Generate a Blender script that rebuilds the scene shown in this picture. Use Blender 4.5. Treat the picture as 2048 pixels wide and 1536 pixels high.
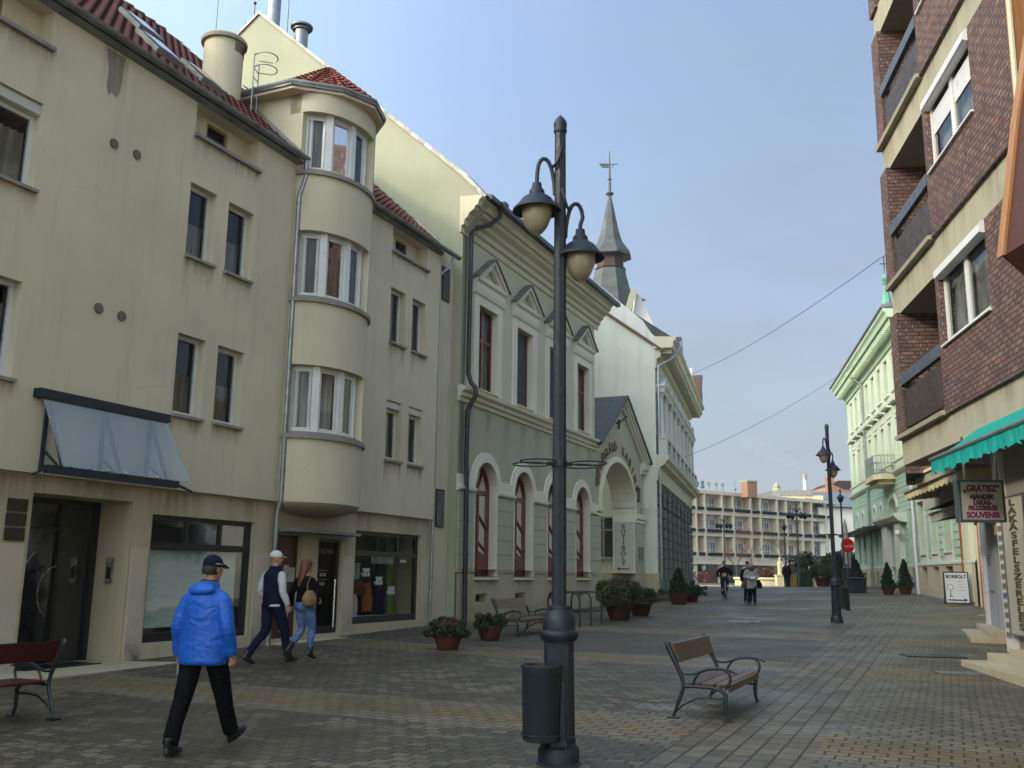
import bpy, bmesh, math, random
from mathutils import Vector, Matrix
R = math.radians
scene = bpy.context.scene
for o in list(bpy.data.objects): bpy.data.objects.remove(o)
COL = scene.collection

# ------------------------------------------------------------------ camera
cam = bpy.data.cameras.new('camera'); camo = bpy.data.objects.new('camera', cam); COL.objects.link(camo)
cam.sensor_width = 36; cam.lens = 1900/2048*36; cam.clip_start = .05; cam.clip_end = 3000
camo.matrix_world = Matrix.Translation((0, 0, 1.65)) @ Matrix.Rotation(math.pi/2+math.atan(382/1900), 4, 'X') @ Matrix.Rotation(math.atan(126/9768), 4, 'Z')
scene.camera = camo

# ------------------------------------------------------------------ light
SUN = Vector((-.85, -.42, .42)).normalized()      # towards the sun
sl = bpy.data.lights.new('sun', 'SUN'); sl.energy = 0.7; sl.angle = R(3); sl.color = (1, .91, .78)
so = bpy.data.objects.new('sun', sl); COL.objects.link(so)
so.rotation_euler = SUN.to_track_quat('Z', 'Y').to_euler(); so.location = (-30, -10, 40)
world = bpy.data.worlds.new('World'); scene.world = world; world.use_nodes = True
wt = world.node_tree; wt.nodes.clear()
w_out = wt.nodes.new('ShaderNodeOutputWorld'); w_bg = wt.nodes.new('ShaderNodeBackground')
sky = wt.nodes.new('ShaderNodeTexSky'); sky.sky_type = 'NISHITA'; sky.sun_disc = False
sky.sun_elevation = math.asin(SUN.z); sky.sun_rotation = math.atan2(SUN.x, SUN.y)
sky.air_density = 1.0; sky.dust_density = 1.2; sky.ozone_density = 1.6; sky.altitude = 100
# thin veil of high cloud
tc = wt.nodes.new('ShaderNodeTexCoord'); mp = wt.nodes.new('ShaderNodeMapping'); mp.inputs['Scale'].default_value = (1.2, 1.2, 3.4)
nz = wt.nodes.new('ShaderNodeTexNoise'); nz.inputs['Scale'].default_value = 2.2; nz.inputs['Detail'].default_value = 7; nz.inputs['Roughness'].default_value = .55
cr_ = wt.nodes.new('ShaderNodeMapRange'); cr_.inputs[1].default_value = .42; cr_.inputs[2].default_value = .75; cr_.inputs[3].default_value = .45; cr_.inputs[4].default_value = 1.0
mx = wt.nodes.new('ShaderNodeMix'); mx.data_type = 'RGBA'; mx.inputs['B'].default_value = (1.27, 1.62, 2.18, 1)
wt.links.new(tc.outputs['Generated'], mp.inputs[0]); wt.links.new(mp.outputs[0], nz.inputs[0])
wt.links.new(nz.outputs['Fac'], cr_.inputs[0]); wt.links.new(cr_.outputs[0], mx.inputs['Factor'])
wt.links.new(sky.outputs[0], mx.inputs['A'])
# milky air low over the horizon
sx = wt.nodes.new('ShaderNodeSeparateXYZ'); wt.links.new(tc.outputs['Generated'], sx.inputs[0])
hr_ = wt.nodes.new('ShaderNodeMapRange'); hr_.inputs[1].default_value = 0; hr_.inputs[2].default_value = .55; hr_.inputs[3].default_value = .9; hr_.inputs[4].default_value = 0
hr_.interpolation_type = 'SMOOTHSTEP'; wt.links.new(sx.outputs[2], hr_.inputs[0])
m2 = wt.nodes.new('ShaderNodeMix'); m2.data_type = 'RGBA'; m2.inputs['B'].default_value = (1.60, 1.78, 1.98, 1)
wt.links.new(hr_.outputs[0], m2.inputs['Factor']); wt.links.new(mx.outputs['Result'], m2.inputs['A'])
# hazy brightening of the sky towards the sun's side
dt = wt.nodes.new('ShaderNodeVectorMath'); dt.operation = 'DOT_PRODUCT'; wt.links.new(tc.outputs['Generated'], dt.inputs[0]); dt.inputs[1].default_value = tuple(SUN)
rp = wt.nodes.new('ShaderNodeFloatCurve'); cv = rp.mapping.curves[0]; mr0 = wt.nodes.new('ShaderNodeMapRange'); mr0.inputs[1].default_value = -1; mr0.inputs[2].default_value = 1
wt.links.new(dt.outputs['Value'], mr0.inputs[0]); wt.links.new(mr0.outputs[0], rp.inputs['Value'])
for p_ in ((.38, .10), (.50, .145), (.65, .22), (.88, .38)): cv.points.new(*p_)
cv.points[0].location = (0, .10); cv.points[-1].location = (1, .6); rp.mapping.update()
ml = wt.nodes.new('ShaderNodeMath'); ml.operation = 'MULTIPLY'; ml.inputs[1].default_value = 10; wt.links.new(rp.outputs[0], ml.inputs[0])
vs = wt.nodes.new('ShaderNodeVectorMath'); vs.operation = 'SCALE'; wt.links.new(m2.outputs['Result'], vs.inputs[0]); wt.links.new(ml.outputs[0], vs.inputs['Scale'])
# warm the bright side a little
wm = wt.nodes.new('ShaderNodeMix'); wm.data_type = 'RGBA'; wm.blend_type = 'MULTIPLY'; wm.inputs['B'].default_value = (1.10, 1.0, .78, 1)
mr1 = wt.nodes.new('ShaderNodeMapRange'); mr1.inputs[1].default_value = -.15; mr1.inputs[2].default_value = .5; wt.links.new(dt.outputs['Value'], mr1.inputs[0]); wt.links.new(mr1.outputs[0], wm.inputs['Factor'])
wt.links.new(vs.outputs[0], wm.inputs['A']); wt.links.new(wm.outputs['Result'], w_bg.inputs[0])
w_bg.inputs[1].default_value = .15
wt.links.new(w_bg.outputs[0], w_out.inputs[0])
scene.view_settings.view_transform = 'Standard'; scene.view_settings.look = 'None'
scene.view_settings.exposure = 1.10; scene.view_settings.gamma = 1
scene.render.engine = 'CYCLES'; scene.cycles.max_bounces = 6; scene.cycles.transparent_max_bounces = 12
scene.cycles.caustics_reflective = False; scene.cycles.caustics_refractive = False

# ------------------------------------------------------------------ mesh helpers
def clamp(v, a=0., b=1.): return min(max(v, a), b)
def gz(y, x=0):
    return .0175*min(max(0, y-8), 57)+.045*clamp(x-10, 0, 10)*clamp((y-22)/10)*clamp((68-y)/12)

class MB:
    def __init__(s): s.v = []; s.f = []
    def add(s, vs, fs):
        n = len(s.v); s.v += [tuple(v) for v in vs]; s.f += [tuple(i+n for i in f) for f in fs]; return s
    def poly(s, *p): return s.add(p, [tuple(range(len(p)))])
    def box(s, x0, x1, y0, y1, z0, z1):
        v = [(x, y, z) for z in (z0, z1) for y in (y0, y1) for x in (x0, x1)]
        return s.add(v, [(0, 1, 3, 2), (4, 6, 7, 5), (0, 4, 5, 1), (2, 3, 7, 6), (0, 2, 6, 4), (1, 5, 7, 3)])
    def bar(s, a, b, w, h=None, up=(0, 0, 1)):
        a, b = Vector(a), Vector(b); h = h or w; d = (b-a).normalized(); u = Vector(up)
        if abs(d.dot(u)) > .98: u = Vector((1, 0, 0))
        r = d.cross(u).normalized()*w/2; u = r.cross(d).normalized()*h/2
        v = [p+i*r+j*u for p in (a, b) for i, j in ((-1, -1), (1, -1), (1, 1), (-1, 1))]
        return s.add(v, [(0, 3, 2, 1), (4, 5, 6, 7), (0, 1, 5, 4), (1, 2, 6, 5), (2, 3, 7, 6), (3, 0, 4, 7)])
    def tube(s, pts, r, n=8, cap=True, flat=1.0, closed=False, up=None):
        pts = [Vector(p) for p in pts]; N = len(pts); rr = r if isinstance(r, (list, tuple)) else [r]*N
        base = len(s.v); prev = None
        for i, p in enumerate(pts):
            if closed: t = pts[(i+1) % N]-pts[i-1]
            else: t = pts[min(i+1, N-1)]-pts[max(i-1, 0)]
            t = t.normalized() if t.length > 1e-9 else Vector((0, 0, 1))
            if prev is None:
                u = Vector(up) if up else (Vector((0, 0, 1)) if abs(t.z) < .9 else Vector((1, 0, 0)))
            else: u = prev
            u = (u-t*u.dot(t)); u = u.normalized() if u.length > 1e-6 else t.orthogonal().normalized()
            prev = u; w = t.cross(u)
            for k in range(n):
                a = 2*math.pi*k/n; s.v.append(tuple(p+(u*math.cos(a)*flat+w*math.sin(a))*rr[i]))
        for i in range(N if closed else N-1):
            j = (i+1) % N
            for k in range(n):
                k2 = (k+1) % n; s.f.append((base+i*n+k, base+i*n+k2, base+j*n+k2, base+j*n+k))
        if cap and not closed:
            s.f.append(tuple(base+k for k in range(n))[::-1]); s.f.append(tuple(base+(N-1)*n+k for k in range(n)))
        return s
    def lathe(s, prof, c=(0, 0, 0), n=20, a0=0, cap=True, sx=1, sy=1):
        base = len(s.v)
        for r, z in prof:
            for k in range(n):
                a = a0+2*math.pi*k/n; s.v.append((c[0]+r*math.cos(a)*sx, c[1]+r*math.sin(a)*sy, c[2]+z))
        for i in range(len(prof)-1):
            for k in range(n):
                k2 = (k+1) % n; s.f.append((base+i*n+k, base+i*n+k2, base+(i+1)*n+k2, base+(i+1)*n+k))
        if cap:
            s.f.append(tuple(base+k for k in range(n))[::-1]); m = base+(len(prof)-1)*n; s.f.append(tuple(m+k for k in range(n)))
        return s
    def rings(s, rs, n=16):
        """closed horizontal loft: (cx,cy,z,rx,ry[,tilt])"""
        base = len(s.v)
        for q in rs:
            cx, cy, z, rx, ry = q[:5]; ti = q[5] if len(q) > 5 else 0
            for k in range(n):
                a = 2*math.pi*k/n; s.v.append((cx+rx*math.cos(a), cy+ry*math.sin(a), z+ti*math.sin(a)*ry))
        for i in range(len(rs)-1):
            for k in range(n):
                k2 = (k+1) % n; s.f.append((base+i*n+k, base+i*n+k2, base+(i+1)*n+k2, base+(i+1)*n+k))
        s.f.append(tuple(base+k for k in range(n))[::-1]); m = base+(len(rs)-1)*n; s.f.append(tuple(m+k for k in range(n)))
        return s
    def prism(s, pts, y0, y1):      # outline in x,z pushed along y
        n = len(pts); v = [(x, y0, z) for x, z in pts]+[(x, y1, z) for x, z in pts]
        return s.add(v, [tuple(range(n)), tuple(range(2*n-1, n-1, -1))]+[(i, i+n, (i+1) % n+n, (i+1) % n) for i in range(n)])
    def prof(s, pts, x0, x1):       # outline in y,z pushed along x
        n = len(pts); v = [(x0, y, z) for y, z in pts]+[(x1, y, z) for y, z in pts]
        return s.add(v, [tuple(range(n)), tuple(range(2*n-1, n-1, -1))]+[(i, i+n, (i+1) % n+n, (i+1) % n) for i in range(n)])
    def slab(s, pts, z0, z1):       # outline in x,y pushed along z
        n = len(pts); v = [(x, y, z0) for x, y in pts]+[(x, y, z1) for x, y in pts]
        return s.add(v, [tuple(range(n)), tuple(range(2*n-1, n-1, -1))]+[(i, i+n, (i+1) % n+n, (i+1) % n) for i in range(n)])
    def sphere(s, c, r, n=12, m=8, sz=1, sx=1, sy=1):
        return s.lathe([(max(1e-4, r*math.sin(math.pi*i/m)), -r*sz*math.cos(math.pi*i/m)) for i in range(m+1)], c, n, sx=sx, sy=sy)
    def xf(s, M):
        s.v = [tuple(M @ Vector(v)) for v in s.v]; return s
    def join(s, o): return s.add(o.v, o.f)
    def mesh(s, name, smooth=None, bevel=0):
        me = bpy.data.meshes.new(name); bm = bmesh.new()
        vs = [bm.verts.new(v) for v in s.v]
        for f in s.f:
            try: bm.faces.new([vs[i] for i in f])
            except ValueError: pass
        bmesh.ops.recalc_face_normals(bm, faces=bm.faces)
        if bevel: bmesh.ops.bevel(bm, geom=bm.edges, offset=bevel, segments=2, affect='EDGES', profile=.5, clamp_overlap=True)
        bm.to_mesh(me); bm.free()
        if smooth is not None:
            me.shade_smooth()
            try: me.set_sharp_from_angle(angle=R(smooth))
            except Exception: pass
        return me
    def build(s, name, mat, parent=None, smooth=None, bevel=0, loc=None, rotz=0):
        me = s.mesh(name, smooth, bevel); me.materials.append(mat)
        o = bpy.data.objects.new(name, me); COL.objects.link(o); o.parent = parent
        if loc: o.location = loc
        if rotz: o.rotation_euler = (0, 0, rotz)
        return o

def tag(o, label, cat=None, group=None, kind=None):
    if label: o['label'] = label
    if cat: o['category'] = cat
    if group: o['group'] = group
    if kind: o['kind'] = kind
    return o
def thing(name, label, cat, loc=(0, 0, 0), rz=0, group=None):
    o = bpy.data.objects.new(name, None); COL.objects.link(o); o.empty_display_size = .2
    o.location = loc; o.rotation_euler = (0, 0, rz); return tag(o, label, cat, group)
def facade(name, label, cat, ox, oy, th, right=False, z=0):
    return thing(name, label, cat, (ox, oy, z), R(-90-th) if right else R(90-th))
def dup(o, parent=None):
    kids = list(o.children); c = o.copy(); COL.objects.link(c); c.parent = parent
    for k in kids: dup(k, c)
    return c
def inst(src, loc, parent=None, rz=None, scale=None):
    c = src.copy(); COL.objects.link(c); c.parent = parent; c.location = loc
    if rz is not None: c.rotation_euler = (0, 0, rz)
    if scale: c.scale = scale
    return c

# ------------------------------------------------------------------ material helpers
class NT:
    def __init__(s, name):
        s.m = bpy.data.materials.new(name); s.m.use_nodes = True; s.t = s.m.node_tree; s.t.nodes.clear()
        s.out = s.n('ShaderNodeOutputMaterial'); s.tc = s.n('ShaderNodeTexCoord')
    def n(s, t, **k):
        x = s.t.nodes.new(t)
        for a, b in k.items(): setattr(x, a, b)
        return x
    def l(s, a, b): s.t.links.new(a, b)
    def put(s, sock, v):
        if hasattr(v, 'is_output') or hasattr(v, 'node'): s.l(v, sock)
        else: sock.default_value = v
    def math(s, op, a, b=0, c=0):
        x = s.n('ShaderNodeMath', operation=op); s.put(x.inputs[0], a); s.put(x.inputs[1], b); s.put(x.inputs[2], c); return x.outputs[0]
    def mix(s, f, a, b, mode='MIX'):
        x = s.n('ShaderNodeMix', data_type='RGBA', blend_type=mode); s.put(x.inputs['Factor'], f)
        s.put(x.inputs['A'], col(a) if isinstance(a, tuple) else a); s.put(x.inputs['B'], col(b) if isinstance(b, tuple) else b); return x.outputs['Result']
    def noise(s, vec, scale, detail=4, rough=.55, dist=0):
        x = s.n('ShaderNodeTexNoise'); s.put(x.inputs['Vector'], vec); x.inputs['Scale'].default_value = scale
        x.inputs['Detail'].default_value = detail; x.inputs['Roughness'].default_value = rough; x.inputs['Distortion'].default_value = dist; return x.outputs['Fac']
    def map(s, vec, scale=(1, 1, 1), loc=(0, 0, 0), rot=(0, 0, 0)):
        x = s.n('ShaderNodeMapping'); s.put(x.inputs[0], vec); x.inputs['Scale'].default_value = scale; x.inputs['Location'].default_value = loc; x.inputs['Rotation'].default_value = rot; return x.outputs[0]
    def rng(s, v, a, b, c=0, d=1):
        x = s.n('ShaderNodeMapRange'); s.put(x.inputs[0], v)
        for i, q in enumerate((a, b, c, d)): x.inputs[i+1].default_value = q
        return x.outputs[0]
    def xyz(s, v):
        x = s.n('ShaderNodeSeparateXYZ'); s.l(v, x.inputs[0]); return x.outputs
    def comb(s, a, b, c=0):
        x = s.n('ShaderNodeCombineXYZ'); s.put(x.inputs[0], a); s.put(x.inputs[1], b); s.put(x.inputs[2], c); return x.outputs[0]
    def bump(s, h, strength, dist=.02):
        x = s.n('ShaderNodeBump'); x.inputs['Strength'].default_value = strength; x.inputs['Distance'].default_value = dist; s.l(h, x.inputs['Height']); return x.outputs[0]
    def bsdf(s, color, rough=.7, metal=0, spec=.5, normal=None, **kw):
        b = s.n('ShaderNodeBsdfPrincipled'); s.put(b.inputs['Base Color'], col(color) if isinstance(color, tuple) else color)
        s.put(b.inputs['Roughness'], rough); b.inputs['Metallic'].default_value = metal; b.inputs['Specular IOR Level'].default_value = spec
        if normal: s.l(normal, b.inputs['Normal'])
        for k, v in kw.items(): s.put(b.inputs[k.replace('_', ' ')], v)
        s.l(b.outputs[0], s.out.inputs[0]); return b
def col(c): return (c[0], c[1], c[2], 1) if len(c) == 3 else c
def mul(c, k): return tuple(min(1, x*k) for x in c[:3])

def plain(name, c, rough=.6, metal=0, spec=.5, var=.15, scale=6, bump=0, bscale=60):
    t = NT(name); v = t.tc.outputs['Object']; n = t.noise(v, scale, 5, .6)
    cc = t.mix(t.rng(n, .3, .7), mul(c, 1-var), mul(c, 1+var))
    nr = t.bump(t.noise(v, bscale, 3), bump, .01) if bump else None
    r = t.rng(t.noise(v, scale*1.7, 3), .3, .7, max(.02, rough-.1), min(1, rough+.1))
    t.bsdf(cc, r, metal, spec, nr); return t.m
def plaster(name, c, stain=.35, scol=None, rough=.92, bump=.25, grime=.0, streak=1.0):
    """painted render: cloudy tone, vertical run-off streaks, dirt specks"""
    t = NT(name); v = t.tc.outputs['Object']
    a = t.noise(v, .55, 5, .6); b = t.noise(t.map(v, (2.2*streak, 2.2*streak, .16)), 1.6, 5, .65); s = t.noise(v, 7, 6, .7)
    cc = t.mix(t.rng(a, .3, .7), mul(c, .87), mul(c, 1.08))
    sc = scol or mul(c, .62)
    cc = t.mix(t.math('MULTIPLY', t.rng(b, .52, .78), stain), cc, sc)
    cc = t.mix(t.math('MULTIPLY', t.rng(s, .60, .8), stain*.5), cc, mul(sc, .8))
    vo = t.n('ShaderNodeTexVoronoi', feature='F1'); t.l(t.map(v, (.35, .35, .5)), vo.inputs['Vector']); vo.inputs['Scale'].default_value = 1.3
    cc = t.mix(t.math('MULTIPLY', t.xyz(vo.outputs['Color'])[0], .10), cc, mul(c, .72))
    ck = t.n('ShaderNodeTexVoronoi', feature='DISTANCE_TO_EDGE'); t.l(t.mix(.12, v, t.n('ShaderNodeTexNoise').outputs['Color']), ck.inputs['Vector']); ck.inputs['Scale'].default_value = .42
    crk = t.math('MULTIPLY', t.math('LESS_THAN', ck.outputs[0], .0022), t.rng(t.noise(v, .6, 2), .52, .6)); cc = t.mix(t.math('MULTIPLY', crk, .22*min(1, stain*2)), cc, mul(c, .35))
    f = t.noise(v, 90, 3, .6)
    cc = t.mix(.16, cc, t.mix(t.rng(f, .3, .7), mul(c, .7), mul(c, 1.2)))
    h = t.math('ADD', t.math('MULTIPLY', f, .5), t.noise(v, 25, 3))
    t.bsdf(cc, rough, 0, .25, t.bump(h, bump, .012)); return t.m
def brickmat(name, c1, c2, mortar, bw=.24, bh=.075, m=.010, var=None, bump=.6, offset=.5, rough=.75, hue=None):
    t = NT(name); o = t.xyz(t.tc.outputs['Object']); u = t.math('ADD', o[0], o[1]); vec = t.comb(u, o[2])
    b = t.n('ShaderNodeTexBrick'); t.l(vec, b.inputs[0]); b.offset = offset
    b.inputs['Color1'].default_value = (0, 0, 0, 1); b.inputs['Color2'].default_value = (1, 1, 1, 1); b.inputs['Mortar'].default_value = (.5, .5, .5, 1)
    b.inputs['Scale'].default_value = 1; b.inputs['Mortar Size'].default_value = m; b.inputs['Mortar Smooth'].default_value = .3; b.inputs['Bias'].default_value = 0
    b.inputs['Brick Width'].default_value = bw; b.inputs['Row Height'].default_value = bh
    r = t.n('ShaderNodeValToRGB'); t.l(b.outputs['Color'], r.inputs[0]); e = r.color_ramp.elements
    e[0].color = col(c1); e[1].color = col(c2)
    if var:
        for p, cc in var: x = e.new(p); x.color = col(cc)
    cc = t.mix(.5, r.outputs[0], t.mix(t.rng(t.noise(t.tc.outputs['Object'], 5, 5), .3, .7), mul(c1, .8), mul(c2, 1.0)), 'MIX')
    cc = t.mix(b.outputs['Fac'], cc, mortar)
    if hue:      # pale lime in the upright joints
        row = t.math('FLOOR', t.math('DIVIDE', o[2], bh)); fr = t.math('FRACT', t.math('ADD', t.math('DIVIDE', u, bw), t.math('MULTIPLY', t.math('MODULO', row, 2), -.5)))
        wn = t.n('ShaderNodeTexWhiteNoise', noise_dimensions='2D'); t.l(t.comb(t.math('FLOOR', t.math('DIVIDE', u, bw)), row), wn.inputs[0])
        j = t.math('MULTIPLY', t.math('LESS_THAN', t.math('ABSOLUTE', t.math('SUBTRACT', fr, .02)), .028), t.math('GREATER_THAN', wn.outputs[0], .35)); cc = t.mix(t.math('MULTIPLY', j, .7), cc, (.34, .30, .27))
    h = t.math('SUBTRACT', t.math('MULTIPLY', t.noise(t.tc.outputs['Object'], 40, 3), .25), b.outputs['Fac'])
    t.bsdf(cc, rough, 0, .35, t.bump(h, bump, .012)); return t.m
def glassmat(name, tint=(.75, .8, .8), refl=1.5, rough=.02, wav=.02):
    t = NT(name); fr = t.n('ShaderNodeFresnel'); fr.inputs[0].default_value = 1.52
    tr = t.n('ShaderNodeBsdfTransparent'); tr.inputs[0].default_value = col(tint)
    g = t.n('ShaderNodeBsdfGlossy'); g.inputs['Roughness'].default_value = rough; g.inputs['Color'].default_value = (.95, .97, 1, 1)
    nr = t.bump(t.noise(t.tc.outputs['Object'], 1.3, 2), wav, .3); t.l(nr, g.inputs['Normal'])
    m = t.n('ShaderNodeMixShader'); t.l(t.math('MINIMUM', t.math('MULTIPLY', fr.outputs[0], refl), .95), m.inputs[0])
    t.l(tr.outputs[0], m.inputs[1]); t.l(g.outputs[0], m.inputs[2]); t.l(m.outputs[0], t.out.inputs[0]); return t.m
def clothmat(name, c, wr=.4, scale=9, rough=.85, weave=0):
    t = NT(name); v = t.tc.outputs['Object']; n = t.noise(v, scale, 4, .55, 1.2); n2 = t.noise(v, 3, 2)
    cc = t.mix(t.rng(n2, .3, .7), mul(c, .85), mul(c, 1.12))
    t.bsdf(cc, rough, 0, .12, t.bump(n, wr, .03)); return t.m
def curtainmat(name, c):
    t = NT(name); o = t.xyz(t.tc.outputs['Object'])
    w = t.noise(t.comb(t.math('MULTIPLY', o[0], 14), t.math('MULTIPLY', o[2], .5)), 1.5, 4)
    t.bsdf(t.mix(t.rng(w, .35, .65), mul(c, .45), mul(c, 1.1)), .95, 0, .1); return t.m

M = {}
M['cream'] = plaster('cream_render', (.60, .54, .40), .55, (.42, .375, .29))
M['stone'] = plaster('travertine', (.48, .42, .30), .5, (.25, .20, .13), .7, .12)
M['stone_lt'] = plaster('polished_limestone', (.54, .47, .38), .3, (.33, .28, .24), .45, .04)
M['sillgrey'] = plaster('sill_stone', (.27, .25, .22), .4, None, .8, .15)
M['gable'] = plaster('yellow_green_render', (.35, .365, .27), .7, (.30, .31, .17))
M['green_up'] = plaster('pale_green_render', (.55, .545, .40), .35, (.45, .45, .30))
M['green_lo'] = plaster('grey_green_render', (.42, .41, .305), .25, (.2, .22, .15))
M['green_rust'] = plaster('rusticated_green', (.44, .445, .34), .25, (.2, .23, .16))
M['trim'] = plaster('white_trim', (.70, .67, .56), .3, (.40, .38, .30))
M['trim_cream'] = plaster('cream_trim', (.62, .58, .42), .35, (.33, .30, .20))
M['plinth'] = plaster('beige_plinth', (.46, .40, .29), .5, (.22, .18, .11))
M['wside'] = plaster('white_green_render', (.68, .70, .60), .5, (.36, .39, .31), streak=.7)
M['wgrey'] = plaster('grey_white_stone', (.55, .56, .52), .5, (.24, .25, .25))
M['wcream'] = plaster('cream_cornice', (.62, .58, .45), .4, (.28, .26, .18))
M['wdark'] = plaster('dark_rusticated_stone', (.17, .175, .165), .4, (.09, .09, .09))
M['roofwhite'] = plaster('weathered_white_parapet', (.66, .66, .64), .6, (.34, .33, .31))
M['mint'] = plaster('mint_render', (.46, .60, .43), .3, (.38, .5, .34))
M['mint_lt'] = plaster('pale_mint_render', (.50, .62, .46), .25, (.48, .56, .41))
M['mint_dk'] = plaster('mint_rusticated', (.40, .53, .41), .3, (.24, .34, .25))
M['mint_white'] = plaster('mint_white_trim', (.60, .62, .52), .3, (.42, .44, .36))
M['concrete'] = plaster('stained_concrete', (.35, .33, .25), .7, (.22, .20, .14), .9, .35)
M['hotel'] = plaster('hotel_render', (.72, .65, .52), .3, (.44, .38, .3), bump=.05)
M['hotel_in'] = plaster('hotel_back_wall', (.78, .75, .69), .2, None, bump=.02)
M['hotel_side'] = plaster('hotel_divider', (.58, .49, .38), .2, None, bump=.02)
M['yellowwall'] = plaster('yellow_wall', (.68, .60, .36), .3)
M['brick'] = brickmat('clinker_brick', (.075, .046, .043), (.175, .10, .082), (.03, .024, .022), .25, .080, .010,
    [(.3, (.12, .07, .06)), (.55, (.155, .085, .068)), (.8, (.15, .095, .078)), (.93, (.22, .15, .11)), (.975, (.28, .12, .07))], 1.0, hue=1)
M['brick_far'] = brickmat('orange_brick', (.24, .11, .06), (.34, .17, .10), (.3, .22, .16), .25, .08, .01)
M['slate'] = plain('dark_slate', (.045, .047, .055), .6, 0, .4, .3, 3, .3)
M['zinc'] = plain('galvanised_sheet', (.30, .32, .33), .42, .75, .5, .25, 5)
M['zinc_dk'] = plain('weathered_zinc', (.20, .205, .20), .55, .6, .5, .3, 3)
M['dark_pipe'] = plain('dark_painted_pipe', (.025, .028, .032), .45, .1, .5, .3, 5)
M['brown_flash'] = plain('brown_flashing', (.11, .06, .045), .6, .2, .4)
M['spire'] = plain('lead_grey_spire', (.075, .085, .085), .6, .3, .5, .35, 1.2)
M['copper'] = plain('brown_copper', (.055, .032, .027), .5, .5, .5, .4, 3)
M['verdigris'] = plain('green_copper', (.10, .30, .22), .7, .1, .4, .25, 1)
M['lamp'] = plain('blue_grey_cast_iron', (.011, .018, .027), .48, .05, .4, .4, 14, .25, 120)
M['iron'] = plain('black_iron', (.018, .02, .024), .4, .3, .5, .2, 10)
M['iron_blue'] = plain('bench_cast_iron', (.010, .017, .022), .42, .1, .5, .25, 20, .15, 150)
M['steel'] = plain('steel', (.5, .5, .5), .25, .9, .5)
M['white_pvc'] = plain('white_window_frame', (.62, .63, .62), .35, 0, .5, .05, 3)
M['white_dim'] = plain('off_white_frame', (.50, .49, .45), .45, 0, .5, .08, 3)
M['redframe'] = plain('red_brown_wood_frame', (.155, .032, .017), .4, 0, .5, .25, 8)
M['darkframe'] = plain('dark_window_frame', (.012, .014, .014), .4, 0, .5, .2, 8)
M['reddoor'] = plain('dark_red_door', (.05, .012, .012), .35, 0, .5, .2, 8)
M['reddoor2'] = plain('oxblood_door', (.14, .02, .015), .4, 0, .5, .2, 8)
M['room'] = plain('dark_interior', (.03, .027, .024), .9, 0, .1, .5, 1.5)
M['glass'] = glassmat('window_glass', (.78, .80, .79), .85)
M['shopglass'] = glassmat('shop_glass', (.9, .94, .92), .22)
M['frosted'] = None
M['curtain'] = curtainmat('lace_curtain', (.52, .52, .49))
M['curtain_red'] = curtainmat('reddish_curtain', (.22, .13, .11))
M['darkpane'] = plain('reflective_dark_pane', (.05, .06, .07), .08, 0, .9, .5, 2)
M['blueglass'] = plain('far_window_pane', (.10, .12, .14), .1, 0, .9, .5, 2)
M['mesh_grey'] = plain('grey_insect_screen', (.06, .06, .058), .8, 0, .3, .2, 4)
M['leaf'] = plain('leaf_green', (.028, .042, .014), .55, 0, .4, .45, 9)
M['leaf2'] = plain('leaf_yellow_green', (.07, .075, .02), .55, 0, .4, .45, 9)
M['leaf_dk'] = plain('conifer_green', (.016, .032, .014), .6, 0, .3, .45, 7)
M['leaf_red'] = plain('reddish_dry_shoots', (.10, .045, .03), .7, 0, .3, .4, 9)
M['twig'] = plain('grey_brown_twigs', (.09, .07, .06), .8, 0, .2, .3, 9)
M['soil'] = plain('dark_soil', (.03, .022, .016), .95, 0, .1)
M['terra'] = plain('terracotta', (.085, .030, .018), .7, 0, .35, .3, 7, .15, 60)
M['skin'] = plain('skin', (.40, .22, .155), .5, 0, .4, .08, 12)
M['black_cloth'] = clothmat('black_trousers', (.0035, .0035, .005), .6)
M['navy_cloth'] = clothmat('navy_cloth', (.008, .012, .028), .6)
M['white_cloth'] = clothmat('white_knit', (.52, .53, .58), .9, 14)
M['leather'] = plain('black_leather', (.01, .01, .011), .35, 0, .5, .2, 14, .2)
def bluemat():
    t = NT('bright_blue_shell_fabric'); v = t.tc.outputs['Object']
    n = t.noise(t.map(v, (1, 1, 2.2)), 4.2, 4, .5, 1.5); n2 = t.noise(v, 15, 3, .5, .5)
    h = t.math('ADD', n, t.math('MULTIPLY', n2, .25))
    t.bsdf(t.mix(t.rng(t.noise(v, 2.5, 2), .3, .7), (.004, .072, .38), (.005, .10, .50)), .5, 0, .4, t.bump(h, .45, .05)); return t.m
M['blue'] = bluemat()
def denim():
    t = NT('faded_denim'); v = t.tc.outputs['Object']; n = t.noise(v, 7, 4, .6)
    t.bsdf(t.mix(t.rng(n, .35, .65), (.05, .10, .24), (.14, .23, .42)), .85, 0, .2, t.bump(t.noise(v, 12, 3, .5, 1), .6, .03)); return t.m
M['denim'] = denim()
def woodmat(name, a, b, rough=.5, axis=0, bump=.1):
    t = NT(name); v = t.tc.outputs['Object']; sc = [14, 14, 14]; sc[axis] = .9
    n = t.noise(t.map(v, tuple(sc)), 1.6, 6, .65, .6)
    t.bsdf(t.mix(t.rng(n, .3, .7), a, b), rough, 0, .4, t.bump(n, bump, .004)); return t.m
M['bench_wood'] = woodmat('worn_red_brown_slats', (.05, .022, .013), (.115, .055, .034), .4)
M['bench_red'] = woodmat('dark_red_slats', (.035, .007, .006), (.075, .014, .010), .45)
M['pine'] = woodmat('orange_pine_board', (.27, .12, .045), (.40, .20, .08), .45, 2)
M['brownwood'] = woodmat('dark_brown_beam', (.05, .017, .01), (.09, .03, .018), .5, 0)
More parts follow.
